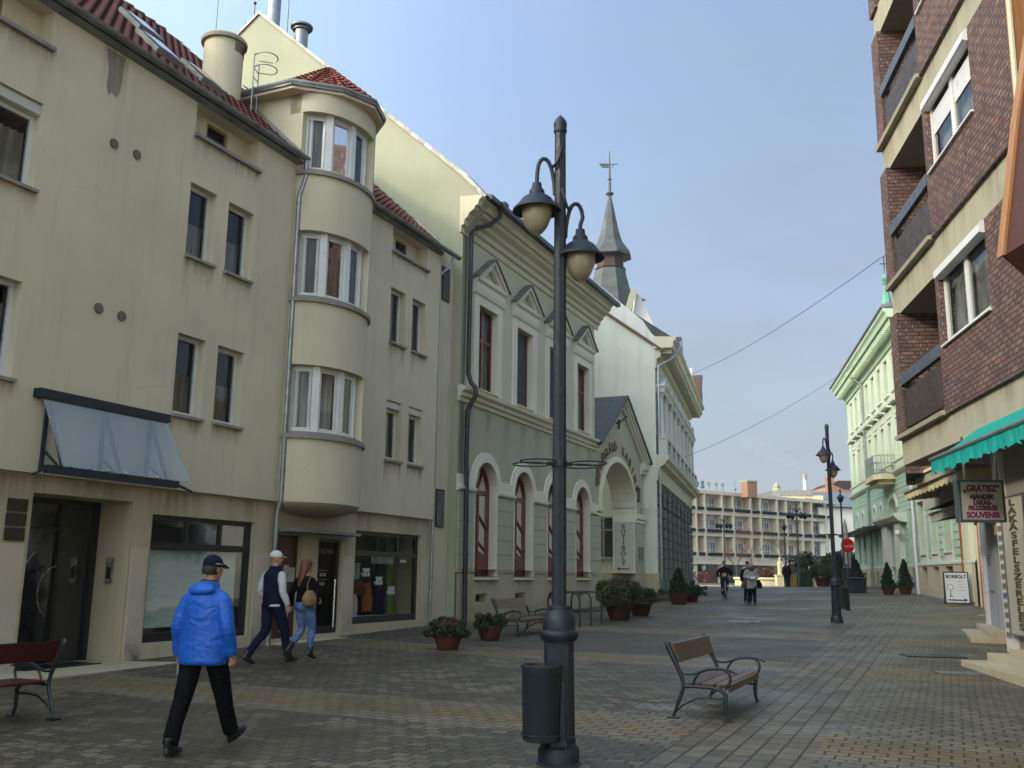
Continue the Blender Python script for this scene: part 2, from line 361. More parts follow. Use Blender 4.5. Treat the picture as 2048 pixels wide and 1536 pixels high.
def tilemat(nm='red_roof_tiles', k=1.0):
    t = NT(nm); v = t.tc.outputs['Object']; o = t.xyz(v)
    cell = t.n('ShaderNodeTexWhiteNoise', noise_dimensions='2D')
    t.l(t.comb(t.math('FLOOR', t.math('DIVIDE', o[0], .24)), t.math('FLOOR', t.math('DIVIDE', o[2], .22))), cell.inputs[0])
    c = t.mix(cell.outputs[0], mul((.21, .042, .024), k), mul((.42, .09, .042), k)); n = t.noise(v, 3, 5, .7)
    c = t.mix(t.math('MULTIPLY', t.rng(n, .5, .75), .7), c, (.06, .03, .022)); t.bsdf(c, .7, 0, .3, t.bump(t.noise(v, 30, 3), .3, .01)); return t.m
M['tiles'] = tilemat(); M['tiles_dk'] = tilemat('dark_weathered_tiles', .42)  # same tile twice: sunlight and shade of the two roofs put into colour
def awn(name, a, b, dirt):
    t = NT(name); v = t.tc.outputs['Object']; n = t.noise(t.map(v, (5, 5, 1)), 2.5, 5, .6)
    t.bsdf(t.mix(t.math('MULTIPLY', t.rng(n, .45, .75), dirt), a, b), .8, 0, .2, t.bump(t.noise(t.map(v, (9, 9, 1.5)), 1.5, 3), .6, .03)); return t.m
M['teal'] = awn('teal_canvas', (.004, .26, .23), (.05, .16, .12), .4)
M['yellow_canvas'] = awn('faded_yellow_canvas', (.55, .50, .30), (.20, .18, .12), .8)
M['grey_canvas'] = awn('grey_beige_canvas', (.36, .35, .30), (.18, .17, .14), .7)

def text(name, s, mat, size, parent, loc, rot=(math.pi/2, 0, 0), extrude=.004, align='CENTER', sx=1, bold=0, spacing=1, M2=None):
    cu = bpy.data.curves.new(name, 'FONT'); cu.body = s; cu.size = size; cu.extrude = extrude; cu.align_x = align; cu.align_y = 'CENTER'
    cu.offset = bold; cu.space_character = spacing; cu.resolution_u = 3
    tmp = bpy.data.objects.new('tmp', cu); COL.objects.link(tmp)
    dg = bpy.context.evaluated_depsgraph_get(); me = bpy.data.meshes.new_from_object(tmp.evaluated_get(dg))
    bpy.data.objects.remove(tmp); me.name = name
    me.materials.clear(); me.materials.append(mat)
    o = bpy.data.objects.new(name, me); COL.objects.link(o); o.parent = parent
    o.location = loc; o.rotation_euler = rot; o.scale = (sx, 1, 1); return o
# ------------------------------------------------------------------ facade helpers
def arch_pts(x0, x1, zs, zt, n=14):
    c = (x0+x1)/2; r = (x1-x0)/2
    return [(c-r*math.cos(math.pi*i/n), zs+(zt-zs)*math.sin(math.pi*i/n)) for i in range(n+1)]
def wall(mb, x0, x1, z0, z1, holes=(), y=0, dep=.2):
    """hole: (x0,x1,z0,z1[,depth[,spring]])"""
    xs = sorted({x0, x1}.union(*[{h[0], h[1]} for h in holes])) if holes else [x0, x1]
    zs = sorted({z0, z1}.union(*[{h[2], h[3]} for h in holes])) if holes else [z0, z1]
    xs = [x for x in xs if x0 <= x <= x1]; zs = [z for z in zs if z0 <= z <= z1]
    for i in range(len(xs)-1):
        for j in range(len(zs)-1):
            cx, cz = (xs[i]+xs[i+1])/2, (zs[j]+zs[j+1])/2
            if any(h[0] < cx < h[1] and h[2] < cz < h[3] for h in holes): continue
            mb.poly((xs[i], y, zs[j]), (xs[i+1], y, zs[j]), (xs[i+1], y, zs[j+1]), (xs[i], y, zs[j+1]))
    for h in holes:
        a, b, c, d = h[:4]; D = h[4] if len(h) > 4 and h[4] else dep; sp = h[5] if len(h) > 5 else None
        out = [(a, c), (b, c)]
        if sp is None: out += [(b, d), (a, d)]
        else:
            ap = arch_pts(a, b, sp, d); out += ap[::-1]; k = len(ap)//2
            for i in range(k): mb.poly((a, y, d), (ap[i][0], y, ap[i][1]), (ap[i+1][0], y, ap[i+1][1]))
            for i in range(k, len(ap)-1): mb.poly((b, y, d), (ap[i][0], y, ap[i][1]), (ap[i+1][0], y, ap[i+1][1]))
        for i in range(len(out)):
            p, q = out[i], out[(i+1) % len(out)]
            if abs(p[0]-q[0])+abs(p[1]-q[1]) > 1e-5: mb.poly((p[0], y, p[1]), (q[0], y, q[1]), (q[0], y+D, q[1]), (p[0], y+D, p[1]))
    return mb
CACHE = {}
def cached(key, make, parent, loc, name):
    if key not in CACHE: CACHE[key] = make()
    o = bpy.data.objects.new(name, CACHE[key]); COL.objects.link(o); o.parent = parent; o.location = loc; return o
def withmat(me, m): me.materials.append(m); return me
def frame_mesh(w, h, cols, rows, fw, mw, d):
    mb = MB(); mb.box(0, w, 0, d, 0, fw); mb.box(0, w, 0, d, h-fw, h); mb.box(0, fw, 0, d, fw, h-fw); mb.box(w-fw, w, 0, d, fw, h-fw)
    for c in cols: mb.box(w*c-mw/2, w*c+mw/2, .004, d, fw, h-fw)
    cs = [0]+list(cols)+[1]
    for r in rows:
        for i in range(len(cs)-1):
            a = w*cs[i]+(fw if i == 0 else mw/2); b = w*cs[i+1]-(fw if i == len(cs)-2 else mw/2)
            mb.box(a, b, .008, d, h*r-mw/2, h*r+mw/2)
    return mb
def window(parent, x0, x1, z0, z1, y=.16, fm='white_pvc', cols=(), rows=(), fw=.07, mw=.09, sill=None, sm='sillgrey', curtain='curtain', cut=1.0, box=0, glass='glass', label=None, sd=.08, name='window'):
    w, h = round(x1-x0, 3), round(z1-z0, 3); zz = h-box
    o = cached(('f', w, zz, cols, rows, fw, mw, fm), lambda: withmat(frame_mesh(w, zz, cols, rows, fw, mw, .07).mesh('window_frame'), M[fm]), parent, (x0, y, z0), name)
    if label: o['label'] = label
    cached(('g', w, zz, glass), lambda: withmat(MB().poly((.03, 0, .03), (w-.03, 0, .03), (w-.03, 0, zz-.03), (.03, 0, zz-.03)).mesh('pane'), M[glass]), o, (0, .035, 0), 'pane')
    if curtain:
        def mk():
            mb = MB(); n = int(w*26)+2
            pts = [(w*i/n, .03*math.sin(i*1.9)+.012*math.sin(i*4.3)) for i in range(n+1)]
            for i in range(n): mb.poly((pts[i][0], pts[i][1], .02), (pts[i+1][0], pts[i+1][1], .02), (pts[i+1][0], pts[i+1][1], zz*cut-.02), (pts[i][0], pts[i][1], zz*cut-.02))
            return withmat(mb.mesh('curtain'), M[curtain])
        cached(('c', w, zz, cut, curtain), mk, o, (0, .17, 0), 'curtain')
    if box:
        MB().prof([(-.13, h-box+.02), (-.13, h-.03), (-.10, h), (.06, h), (.06, h-box), (-.09, h-box)], .005, w-.005).build('shutter_box', M['white_dim'], o)
    if sill:
        cached(('s', w, sill, sm, y, sd), lambda: withmat(MB().prof([(-y-sd, -.075), (-y-sd, -.022), (-y-.002, -.006), (-.01, .004), (-.01, -.075)], -.02, w+.04).mesh('sill', bevel=0), M[sm]), o, (0, 0, 0), 'sill')
    return o
def tiled(mb, x0, x1, ya, za, yb, zb, tw=.22, rl=.33, amp=.035, seg=5):
    """pantile sheet rising from the eave (ya,za) to (yb,zb)"""
    L = math.hypot(yb-ya, zb-za); nr = max(1, round(L/rl)); nx = max(1, round((x1-x0)/tw)); ny, nz_ = -(zb-za)/L, (yb-ya)/L
    xs = [x0+(x1-x0)*i/(nx*seg) for i in range(nx*seg+1)]
    for r in range(nr):
        base = len(mb.v)
        for e, lift in ((r, .035), (r+1, .0)):
            for i, x in enumerate(xs):
                hh = lift+amp*(.5+.5*math.cos(2*math.pi*i/seg)); t = e/nr
                mb.v.append((x, ya+(yb-ya)*t+ny*hh, za+(zb-za)*t+nz_*hh))
        n = len(xs)
        for i in range(n-1): mb.f.append((base+i, base+i+1, base+n+i+1, base+n+i))
    return mb
def downpipe(parent, pts, r=.05, mat='zinc', rings=(), name='downpipe', label=None):
    mb = MB().tube(pts, r, 10)
    for p in rings: mb.lathe([(r+.012, -.02), (r+.014, .02)], p, 10)
    o = mb.build(name, M[mat], parent, 40)
    if label: o['label'] = label
    return o
def halfgutter(mb, x0, x1, y, z, r=.085, n=8):
    pts = [(y-r*math.cos(math.pi*i/n), z-r*math.sin(math.pi*i/n)) for i in range(n+1)]
    mb.prof(pts+[(y+r*.9*math.cos(math.pi*i/n)*1, z-r*.9*math.sin(math.pi*i/n)) for i in range(n+1)], x0, x1); return mb

# ================================================================== GROUND
def pavingmat():
    t = NT('street_pavers'); g = t.tc.outputs['Object']; o = t.xyz(g)
    th = R(24.5); s, c = math.sin(th), math.cos(th)
    u = t.math('ADD', t.math('MULTIPLY', o[0], s), t.math('MULTIPLY', o[1], c))          # along the street
    v = t.math('SUBTRACT', t.math('MULTIPLY', o[0], c), t.math('MULTIPLY', o[1], s))     # across
    wob = t.math('MULTIPLY', t.math('SUBTRACT', t.noise(g, .35, 2), .5), .25)
    uw = t.math('ADD', u, t.math('ADD', wob, t.math('MULTIPLY', t.math('SINE', t.math('MULTIPLY', v, .55)), .12)))
    # 0..1 inside a strip
    def band(x, c0, w): return t.math('LESS_THAN', t.math('ABSOLUTE', t.math('SUBTRACT', x, c0)), w)
    def bricks(a, b, bw, bh, m, off=.5):
        k = t.n('ShaderNodeTexBrick'); t.l(t.comb(a, b), k.inputs[0]); k.offset = off
        for q, val in (('Color1', (0, 0, 0, 1)), ('Color2', (1, 1, 1, 1)), ('Mortar', (.4, .4, .4, 1))): k.inputs[q].default_value = val
        for q, val in (('Scale', 1), ('Mortar Size', m), ('Mortar Smooth', .2), ('Brick Width', bw), ('Row Height', bh)): k.inputs[q].default_value = val
        return k
    zig = t.math('MULTIPLY', t.math('PINGPONG', t.math('ADD', v, 50), .1), .30)
    k1 = bricks(v, t.math('ADD', u, zig), .205, .165, .0085); k2 = bricks(u, v, .30, .20, .012); k3 = bricks(v, u, .22, .17, .012)
    strip = band(v, -1.95, .66)                      # drainage run of long blocks
    per = t.math('SUBTRACT', t.math('MODULO', t.math('ADD', uw, 700-10.35+3.5), 7), 3.5)  # cross bands every 7 m
    yel = band(per, 0, .36); pale = band(per, 0, .78); right = t.math('GREATER_THAN', v, -1.3)
    cell = t.math('ADD', t.math('MULTIPLY', k1.outputs['Color'], 1), 0)
    n1 = t.noise(g, .45, 5, .62); n2 = t.noise(g, 2.3, 6, .7); n3 = t.noise(g, 60, 3)
    pick = t.math('GREATER_THAN', t.math('ADD', t.math('MULTIPLY', cell, .55), t.math('MULTIPLY', n2, .6)), .62)
    dk = t.mix(t.rng(n2, .3, .7), (0.0504, 0.0401, 0.0260), (0.0672, 0.0544, 0.0354)); lt = t.mix(t.rng(n2, .3, .7), (0.1182, 0.0945, 0.0599), (0.1774, 0.1402, 0.0909))
    base = t.mix(t.math('MULTIPLY', pick, t.rng(n1, .36, .56)), dk, lt)
    rightc = t.mix(t.rng(cell, 0, 1, 0, 1), (0.0796, 0.0678, 0.0471), (0.1605, 0.1358, 0.0951))
    base = t.mix(right, base, rightc)
    # a greyer field between two bands
    fld = t.math('MULTIPLY', t.math('MULTIPLY', t.math('GREATER_THAN', u, 18.1), t.math('LESS_THAN', u, 23.4)), t.math('LESS_THAN', v, -1.3))
    base = t.mix(t.math('MULTIPLY', fld, .55), base, (0.0498, 0.0442, 0.0351))
    base = t.mix(t.math('MULTIPLY', pale, t.rng(cell, 0, 1, .55, .95)), base, (0.2026, 0.1623, 0.1027))
    base = t.mix(t.math('MULTIPLY', yel, t.rng(cell, 0, 1, .5, 1)), base, t.mix(t.rng(n2, .35, .65), (0.1344, 0.0816, 0.0263), (0.2280, 0.1476, 0.0558)))
    sc = t.mix(t.rng(k2.outputs['Color'], 0, 1), (0.0571, 0.0484, 0.0344), (0.1858, 0.1550, 0.1056)); base = t.mix(t.math('MULTIPLY', strip, .7), base, sc)
    pa = t.math('SQRT', t.math('ADD', t.math('POWER', t.math('DIVIDE', t.math('SUBTRACT', o[0], 1.95), .62), 2), t.math('POWER', t.math('DIVIDE', t.math('SUBTRACT', o[1], 12.3), .34), 2)))
    pm = t.rng(t.math('ADD', pa, t.math('MULTIPLY', t.math('SUBTRACT', t.noise(g, 4, 4), .5), .9)), .95, .55); base = t.mix(t.math('MULTIPLY', pm, .55), base, (0.2654, 0.2405, 0.2189))
    stain = t.rng(t.noise(g, .8, 6, .7, .6), .50, .72); base = t.mix(t.math('MULTIPLY', stain, .6), base, (0.0336, 0.0264, 0.0161))
    base = t.mix(.22, base, t.mix(t.rng(n3, .25, .75), (0.0252, 0.0227, 0.0167), (0.1520, 0.1255, 0.0909)))
    jf = t.math('ADD', t.math('MULTIPLY', t.math('SUBTRACT', 1, strip), t.math('ADD', t.math('MULTIPLY', k1.outputs['Fac'], t.math('SUBTRACT', 1, pale)), t.math('MULTIPLY', k3.outputs['Fac'], pale))), t.math('MULTIPLY', strip, k2.outputs['Fac']))
    # chamfer holes of the interlocking blocks
    du = t.math('ABSOLUTE', t.math('SUBTRACT', t.math('FRACT', t.math('DIVIDE', u, .165)), .5)); dv = t.math('ABSOLUTE', t.math('SUBTRACT', t.math('FRACT', t.math('ADD', t.math('DIVIDE', v, .205), t.math('MULTIPLY', t.math('FLOOR', t.math('DIVIDE', u, .165)), .5))), .5))
    dot = t.math('MULTIPLY', t.math('LESS_THAN', du, .13), t.math('LESS_THAN', dv, .10)); dot = t.math('MULTIPLY', dot, t.math('SUBTRACT', 1, t.math('MAXIMUM', strip, pale)))
    jf = t.math('MINIMUM', t.math('ADD', jf, dot), 1)
    base = t.mix(t.math('MULTIPLY', jf, .85), base, (0.0134, 0.0113, 0.0074))
    h = t.math('SUBTRACT', t.math('MULTIPLY', n3, .3), t.math('MULTIPLY', jf, 1)); h = t.math('ADD', h, t.math('MULTIPLY', cell, .35))
    rough = t.rng(n1, .35, .65, .42, .75)
    t.bsdf(base, rough, 0, .5, t.bump(h, .8, .014)); return t.m
M['paving'] = pavingmat()
gm = MB(); ys = [-60, -20, 0, 8]+[8+1.9*i for i in range(1, 31)]+[70, 90, 130, 200, 400, 1500]; xs = [-900, -60, -25, 0, 5, 10, 12, 14, 16, 18, 20, 25, 60, 900]
for y in ys:
    for x in xs: gm.v.append((x, y, gz(y, x)))
for i in range(len(ys)-1):
    for j in range(len(xs)-1): a = i*len(xs)+j; gm.f.append((a, a+1, a+1+len(xs), a+len(xs)))
g_o = gm.build('street_paving', M['paving'], None); tag(g_o, None, kind='structure')

def onstreet(name, mb, mat, label, cat, x, y, rz=0, group=None, smooth=None):
    """a flat thing lying on the sloping street"""
    o = mb.build(name, mat, None, smooth); o.location = (x, y, gz(y, x)+.004); o.rotation_euler = (math.atan(.0175) if 8 < y < 65 else 0, 0, 0)
    if rz: o.rotation_euler = (Matrix.Rotation(math.atan(.0175) if 8 < y < 65 else 0, 3, 'X') @ Matrix.Rotation(rz, 3, 'Z')).to_euler()
    return tag(o, label, cat, group)

# ================================================================== CREAM APARTMENT HOUSE (left)
L = facade('apartment_house', 'cream rendered apartment house with rounded bay and red tiled roof on the left', 'building', -2.4, 25, 24.6)
XL, XR = -46, .8
M['attic_wood'] = plain('brown_attic_frame', (.25, .17, .09), .6)
rowA = [(4.45, 5.93), (7.45, 8.87)]
holes = []
for z0, z1 in rowA:
    for a, b in ((-8.93, -8.21), (-7.87, -7.11), (-1.75, -1.02), (-.66, .06)): holes.append((a, b, z0, z1, .20))
    holes.append((-13.95, -12.2, z0, z1, .24))
for a, b in ((-8.93, -7.1), (-1.76, .06), (-14.2, -12.2)): holes.append((a, b, 9.87, 10.49, .30))
for k in range(4):          # the run of the house past the frame
    for z0, z1 in rowA: holes.append((-20-6*k, -18.4-6*k, z0, z1, .2))
mb = MB(); BX0, BX1 = -5.8, -3.3
wall(mb, XL, BX0, 3.08, 10.5, [h for h in holes if h[1] < BX0]); wall(mb, BX1, XR, 3.08, 10.5, [h for h in holes if h[0] > BX1])
mb.poly((XL, 0, 3.08), (XR, 0, 3.08), (XR, .14, 3.08), (XL, .14, 3.08)); mb.poly((XR, 0, 3.08), (XR, 1.5, 3.08), (XR, 1.5, 10.42), (XR, 0, 10.42))
mb.poly((XL, 0, 3), (XL, 9, 3), (XL, 9, 14), (XL, 0, 10.4)); mb.poly((XL, 9, -1), (XR, 9, -1), (XR, 9, 14), (XL, 9, 14)); mb.poly((XL, .12, -1), (XL, 9, -1), (XL, 9, 3.08), (XL, .12, 3.08))
for a, b in ((-8.93, -7.1), (-1.76, .06), (-14.2, -12.2)):    # backs of the deep attic slots
    wall(mb, a, b, 9.87, 10.49, [(a+(b-a)*.33, a+(b-a)*.66, 9.95, 10.42, .1)], y=.30)
mb.poly((.8, .16, -1), (1.95, .16, -1), (1.95, .16, 10.7), (.8, .16, 10.7))
mb.build('wall', M['cream'], L)
# ground storey in travertine
gh = [(-11.5, -9.52, -.2, 2.80, .8), (-9.05, -6.32, .42, 2.62, .16), (-5.6, -4.68, .3, 2.42, .18), (-4.12, -3.24, .33, 2.40, .14), (-2.68, .40, .48, 2.64, .18)]
gh += [(-18.5-4*k, -15.6-4*k, .45, 2.6, .2) for k in range(6)]
g2 = MB(); wall(g2, XL, XR, -.6, 3.08, gh, y=.12); g2.poly((XR, .12, -.6), (XR, 1.5, -.6), (XR, 1.5, 3.08), (XR, .12, 3.08)); g2.build('ground_floor_wall', M['stone'], L)
for a, b in ((-12.6, -11.56), (-9.46, -9.11), (-6.26, -5.66), (-3.18, -2.74), (.46, .8), (-15.5, -12.66)):
    MB().box(a, b, .098, .12, .80, 2.02).box(a, b, .104, .12, -.3, .80).build('stone_cladding', M['stone_lt'], L)
MB().box(-9.518, -9.50, .122, .9, -.3, .80).build('stone_cladding', M['stone_lt'], L)
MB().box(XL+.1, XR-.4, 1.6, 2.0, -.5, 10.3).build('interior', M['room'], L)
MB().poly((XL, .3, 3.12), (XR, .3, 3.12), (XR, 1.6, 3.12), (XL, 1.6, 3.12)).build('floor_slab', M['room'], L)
# windows
M['vent'] = plain('olive_brown_vent', (.10, .09, .06), .6)
for z0, z1 in rowA:
    top = z0 > 7
    for a, b in ((-8.93, -8.21), (-7.87, -7.11)):
        window(L, a, b, z0, z1, .17, sill=1, cut=.55, curtain='curtain')
    for a, b in ((-1.75, -1.02), (-.66, .06)):
        window(L, a, b, z0, z1, .17, sill=1, cut=1.0, box=0 if top else .2)
    window(L, -13.95, -12.2, z0, z1, .17, cols=(.5,), sill=1, box=.2 if top else 0, cut=.8, curtain='curtain')
for k in range(4):
    for z0, z1 in rowA: window(L, -20-6*k, -18.4-6*k, z0, z1, .15, cols=(.5,), sill=1)
for a, b in ((-8.93, -7.1), (-1.76, .06), (-14.2, -12.2)):
    x0, x1 = a+(b-a)*.33, a+(b-a)*.66
    window(L, x0, x1, 9.95, 10.42, .32, fm='attic_wood', fw=.05, curtain=None, name='attic_window')
    MB().prof([(-.09, 9.79), (-.09, 9.855), (.3, 9.875), (.3, 9.79)], a-.03, b+.05).build('attic_sill', M['sillgrey'], L)
for x, z in ((-10.79, 8.82), (-10.28, 8.84), (-10.76, 5.9), (-10.27, 5.89)):
    v = MB(); v.tube([(x, -.03, z), (x, .01, z)], .085, 16); 
    o = v.build('vent_cover', M['vent'], L, 40)
    s_ = MB()
    for i in range(-3, 4): s_.box(x-math.sqrt(.075**2-(.02*i)**2)+.004, x+math.sqrt(.075**2-(.02*i)**2)-.004, -.036, -.03, z+.02*i-.005, z+.02*i+.004)
    s_.build('vent_slats', M['sillgrey'], o)
# attic stain under the gutter
# ---- roof
rf = MB(); tiled(rf, XL, -5.75, -.14, 10.66, 4.0, 14.55); tiled(rf, -3.35, XR+.25, -.14, 10.66, 4.0, 14.55); tiled(rf, -5.75, -3.35, 2.2, 12.76, 4.0, 14.45)
rf.build('roof', M['tiles_dk'], L)
MB().prof([(-.02, 10.5), (-.14, 10.56), (4, 14.45), (4.6, 14.45), (9, 13.9), (9, 10.5)], XL, -5.75).prof([(-.02, 10.5), (-.14, 10.56), (4, 14.45), (4.6, 14.45), (9, 13.9), (9, 10.5)], -3.35, XR).prof([(2.4, 10.5), (2.3, 12.7), (4, 14.38), (9, 13.9), (9, 10.36)], -5.75, -3.35).build('roof_deck', M['zinc_dk'], L)
rc = MB()
for i in range(int((-5.9-XL)/.34)): rc.tube([(XL+.34*i, 4.0, 14.50), (XL+.34*i+.37, 4.0, 14.53)], [.09, .115], 8)
rc.build('ridge_tiles', M['tiles_dk'], L, 50)
gt = MB(); halfgutter(gt, XL, -5.72, -.20, 10.66); gt.build('gutter', M['zinc_dk'], L, 40)
gt = MB(); halfgutter(gt, -3.4, XR+.75, -.20, 10.66); gt.build('gutter', M['zinc_dk'], L, 40)
for i in range(22):
    pass
MB().prof([(-.1, 10.76), (-.1, 10.80), (.9, 11.76), (.9, 11.70)], XR+.02, XR+.30).build('eave_flashing', M['zinc'], L)
for (a, b, c) in ((-9.6, -8.9, 1.0), (-8.4, -7.7, 1.0), (-9.1, -8.4, 2.5)):
    y0, z0 = -.22+c*.728*1, 10.48+c*.685; w = .75
    sk = MB(); k1, k2 = (y0, z0+.24), (y0+.62, z0+.82)
    sk.prof([(k1[0], k1[1]-.1), (k1[0]-.06, k1[1]), (k2[0]-.06, k2[1]), (k2[0], k2[1]-.1)], a, b)
    o = sk.build('roof_window', M['zinc_dk'], L)
    MB().poly((a+.1, k1[0]-.02, k1[1]+.07), (b-.1, k1[0]-.02, k1[1]+.07), (b-.1, k2[0]-.13, k2[1]-.03), (a+.1, k2[0]-.13, k2[1]-.03)).build('pane', M['darkpane'], o)
# ---- rounded bay
BC, BW, BP = -4.55, 1.25, .85
def bayc(off=0, n=20, a0=180, a1=0): return [(BC+(BW+off)*math.cos(R(a0+(a1-a0)*i/n)), -(BP+off)*math.sin(R(a0+(a1-a0)*i/n))) for i in range(n+1)]
bands = [(3.08, 4.42), (5.98, 7.38), (8.98, 10.30), (11.78, 12.24)]
wins = [(4.55, 5.98), (7.51, 8.98), (10.42, 11.78)]
b = MB(); c0 = bayc()
for z0, z1 in bands: b.slab(c0+[(BX1, .3), (BX0, .3)], z0, z1)
inner = bayc(-.13, 20, 180, 0)
# piers at both ends of the bay, flat with the band
for z0, z1 in wins:
    b.slab(bayc(0, 3, 180, 176)+bayc(-.3, 2, 175, 180), z0-.14, z1)
    b.slab(bayc(0, 6, 60, 0)+bayc(-.3, 5, 0, 60), z0-.14, z1)
b.build('bay_wall', M['cream'], L, 35)
for k, (z0, z1) in enumerate(wins):
    s_ = MB(); s_.slab(bayc(.07)+[(BX1, .02), (BX0, .02)], z0-.15, z0-.06); s_.slab(bayc(-.02)+[(BX1, .02), (BX0, .02)], z0-.06, z0)
    s_.build('bay_sill', M['sillgrey'], L, 35)
    fr = MB(); gl = []; cu = MB()
    angs = [(168, 122), (116, 78), (72, 40)]
    def P(a, off): return (BC+(BW+off)*math.cos(R(a)), -(BP+off)*math.sin(R(a)))
    pv = [P(170, -.2)]
    def post(a, w): p = P(a, -.2); fr.lathe([(w, z0), (w, z1)], (p[0], p[1], 0), 4, R(45)+math.atan2(-math.sin(R(a)), math.cos(R(a))))
    for a, w in ((176, .06), (137, .11), (99, .10), (66, .08)): post(a, w)
    for a0, a1 in ((176, 137), (137, 99), (99, 66)):
        p, q = P(a0, -.2), P(a1, -.2); pv_, qv = Vector((*p, 0)), Vector((*q, 0)); d = (qv-pv_); Ln = d.length; d.normalize()
        ia, ib = pv_+d*.10, qv-d*.10
        for zz in (z0+.055, z1-.055): fr.bar((pv_.x, pv_.y, zz), (qv.x, qv.y, zz), .07, .11)
        for e in (ia, ib): fr.bar((e.x, e.y, z0+.1), (e.x, e.y, z1-.1), .06, .06)
        gl.append((ia, ib))
        nn = 24
        for i in range(nn):
            def cp(i): e = ia+(ib-ia)*(i/nn); r = Vector((BC, .1, 0)); k_ = (r-e).normalized()*(.14+.02*math.sin(i*1.7)); return e+k_
            u_, w_ = cp(i), cp(i+1); cu.poly((u_.x, u_.y, z0), (w_.x, w_.y, z0), (w_.x, w_.y, z1-.1), (u_.x, u_.y, z1-.1))
    fo = fr.build('bay_window', M['white_pvc'], L)
    for ia, ib in gl:
        MB().poly((ia.x, ia.y, z0+.1), (ib.x, ib.y, z0+.1), (ib.x, ib.y, z1-.1), (ia.x, ia.y, z1-.1)).build('pane', M['glass'], fo)
    cu.build('curtain', M['curtain' if k != 1 else 'curtain_red'], fo)
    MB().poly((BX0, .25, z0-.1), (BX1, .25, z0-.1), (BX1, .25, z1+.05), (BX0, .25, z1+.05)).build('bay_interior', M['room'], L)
bw_ = MB(); na, nb = 20, 7
for j in range(nb+1):
    t_ = j/nb; 
    for i in range(na+1):
        a = math.pi*(1-i/na); yo = -BP*math.sin(a)*math.cos(t_*math.pi/2)+.118*math.sin(t_*math.pi/2); bw_.v.append((BC+BW*math.cos(a), yo, 3.079-.26*math.sin(a)*math.sin(t_*math.pi/2)))
for j in range(nb):
    for i in range(na): q_ = j*(na+1)+i; bw_.f.append((q_, q_+1, q_+na+2, q_+na+1))
bw_.build('bay_underside', M['stone'], L, 60)
MB().add([(x, .117, z) for x, z in ((-8.02, 0), (-8.0, 0))], []).v
# dormer behind the top of the bay with its polygonal red roof
d = MB(); d.slab([(BX0, 0), (BX0+.12, 0), (BX0+.12, 2.6), (BX0, 2.6)], 10.38, 12.24); d.slab([(BX1-.12, 0), (BX1, 0), (BX1, 2.6), (BX1-.12, 2.6)], 10.38, 12.24)
d.build('dormer_cheek', M['cream'], L)
ev = [(BX0-.3, 2.7), (BX0-.3, .05), (-5.35, -.80), (-4.55, -1.12), (-3.75, -.85), (BX1+.32, .05), (BX1+.32, 2.7)]
so_ = MB().slab(ev, 12.24, 12.31); so_.build('dormer_soffit', M['cream'], L)
g_ = MB()
for i in range(len(ev)-1): g_.bar((ev[i][0], ev[i][1], 12.37), (ev[i+1][0], ev[i+1][1], 12.37), .10, .12)
g_.tube([(x, y, 12.39) for x, y in ev], .075, 8); g_.build('dormer_gutter', M['zinc_dk'], L, 40)
ap = (BC+.05, .25, 13.60); rd = MB(); apb = (BC, 3.6, 13.0)
def tri(mb, a, b2, tp, tp2=None, rows=9):
    a, b2, tp = Vector(a), Vector(b2), Vector(tp); tp2 = Vector(tp2) if tp2 else tp; nrm = (b2-a).cross(tp-a).normalized()
    if nrm.z < 0: nrm = -nrm
    for r in range(rows):
        t0, t1 = r/rows, (r+1)/rows; wd = (b2-a).length; sg = max(4, int(wd/.055))
        base = len(mb.v)
        for t_, lf in ((t0, .03), (t1, 0)):
            p, q = a.lerp(tp, t_), b2.lerp(tp2, t_)
            for i in range(sg+1): mb.v.append(tuple(p.lerp(q, i/sg)+nrm*(lf+.028*(.5+.5*math.cos(i*math.pi/2)))))
        for i in range(sg): mb.f.append((base+i, base+i+1, base+sg+2+i, base+sg+1+i))
for i in range(1, len(ev)-2): tri(rd, (*ev[i], 12.42), (*ev[i+1], 12.42), ap)
tri(rd, (*ev[0], 12.42), (*ev[1], 12.42), apb, ap); tri(rd, (*ev[-2], 12.42), (*ev[-1], 12.42), ap, apb)
rd.build('bay_roof', M['tiles'], L)
# zinc valley between dormer cheek and main roof
MB().poly((BX0-.32, -.12, 10.74), (BX0-.02, -.12, 10.80), (BX0-.02, 2.4, 13.2), (BX0-.32, 2.4, 13.12)).build('valley_flashing', M['zinc'], L)
# drum chimney with cap, louvre and ladder cage
dc = (-6.75, 1.5); dr = MB().lathe([(.43, 11.6), (.43, 13.24)], (*dc, 0), 32); dr.build('roof_drum', M['cream'], L, 40)
MB().lathe([(.50, 13.24), (.51, 13.31), (.47, 13.36), (.1, 13.40)], (*dc, 0), 32).build('drum_cap', M['concrete'], L, 40)
lv = MB()
for i in range(7):
    z = 13.0+.032*i
    lv.tube([(dc[0]+.43*math.cos(R(a)), dc[1]+.43*math.sin(R(a)), z) for a in range(-105, -20, 10)], .011, 4)
lv.build('drum_louvre', M['iron'], L)
lc = MB(); lx, ly = -6.22, 1.0
for s_ in (-.13, .13): lc.tube([(lx+s_, ly+s_*.3, 11.5), (lx+s_, ly+s_*.3, 13.0 if s_ > 0 else 13.15)], .014, 6)
for i in range(6): lc.tube([(lx-.13, ly-.04, 11.7+.22*i), (lx+.13, ly+.04, 11.7+.22*i)], .010, 6)
for z in (12.82, 13.12): lc.tube([(lx-.13, ly-.04, z)]+[(lx+.08+.24*math.cos(R(a)), ly-.22+.24*math.sin(R(a)), z) for a in range(165, 380, 20)]+[(lx+.13, ly+.04, z)], .013, 6)
lc.build('ladder_cage', M['zinc'], L, 40)
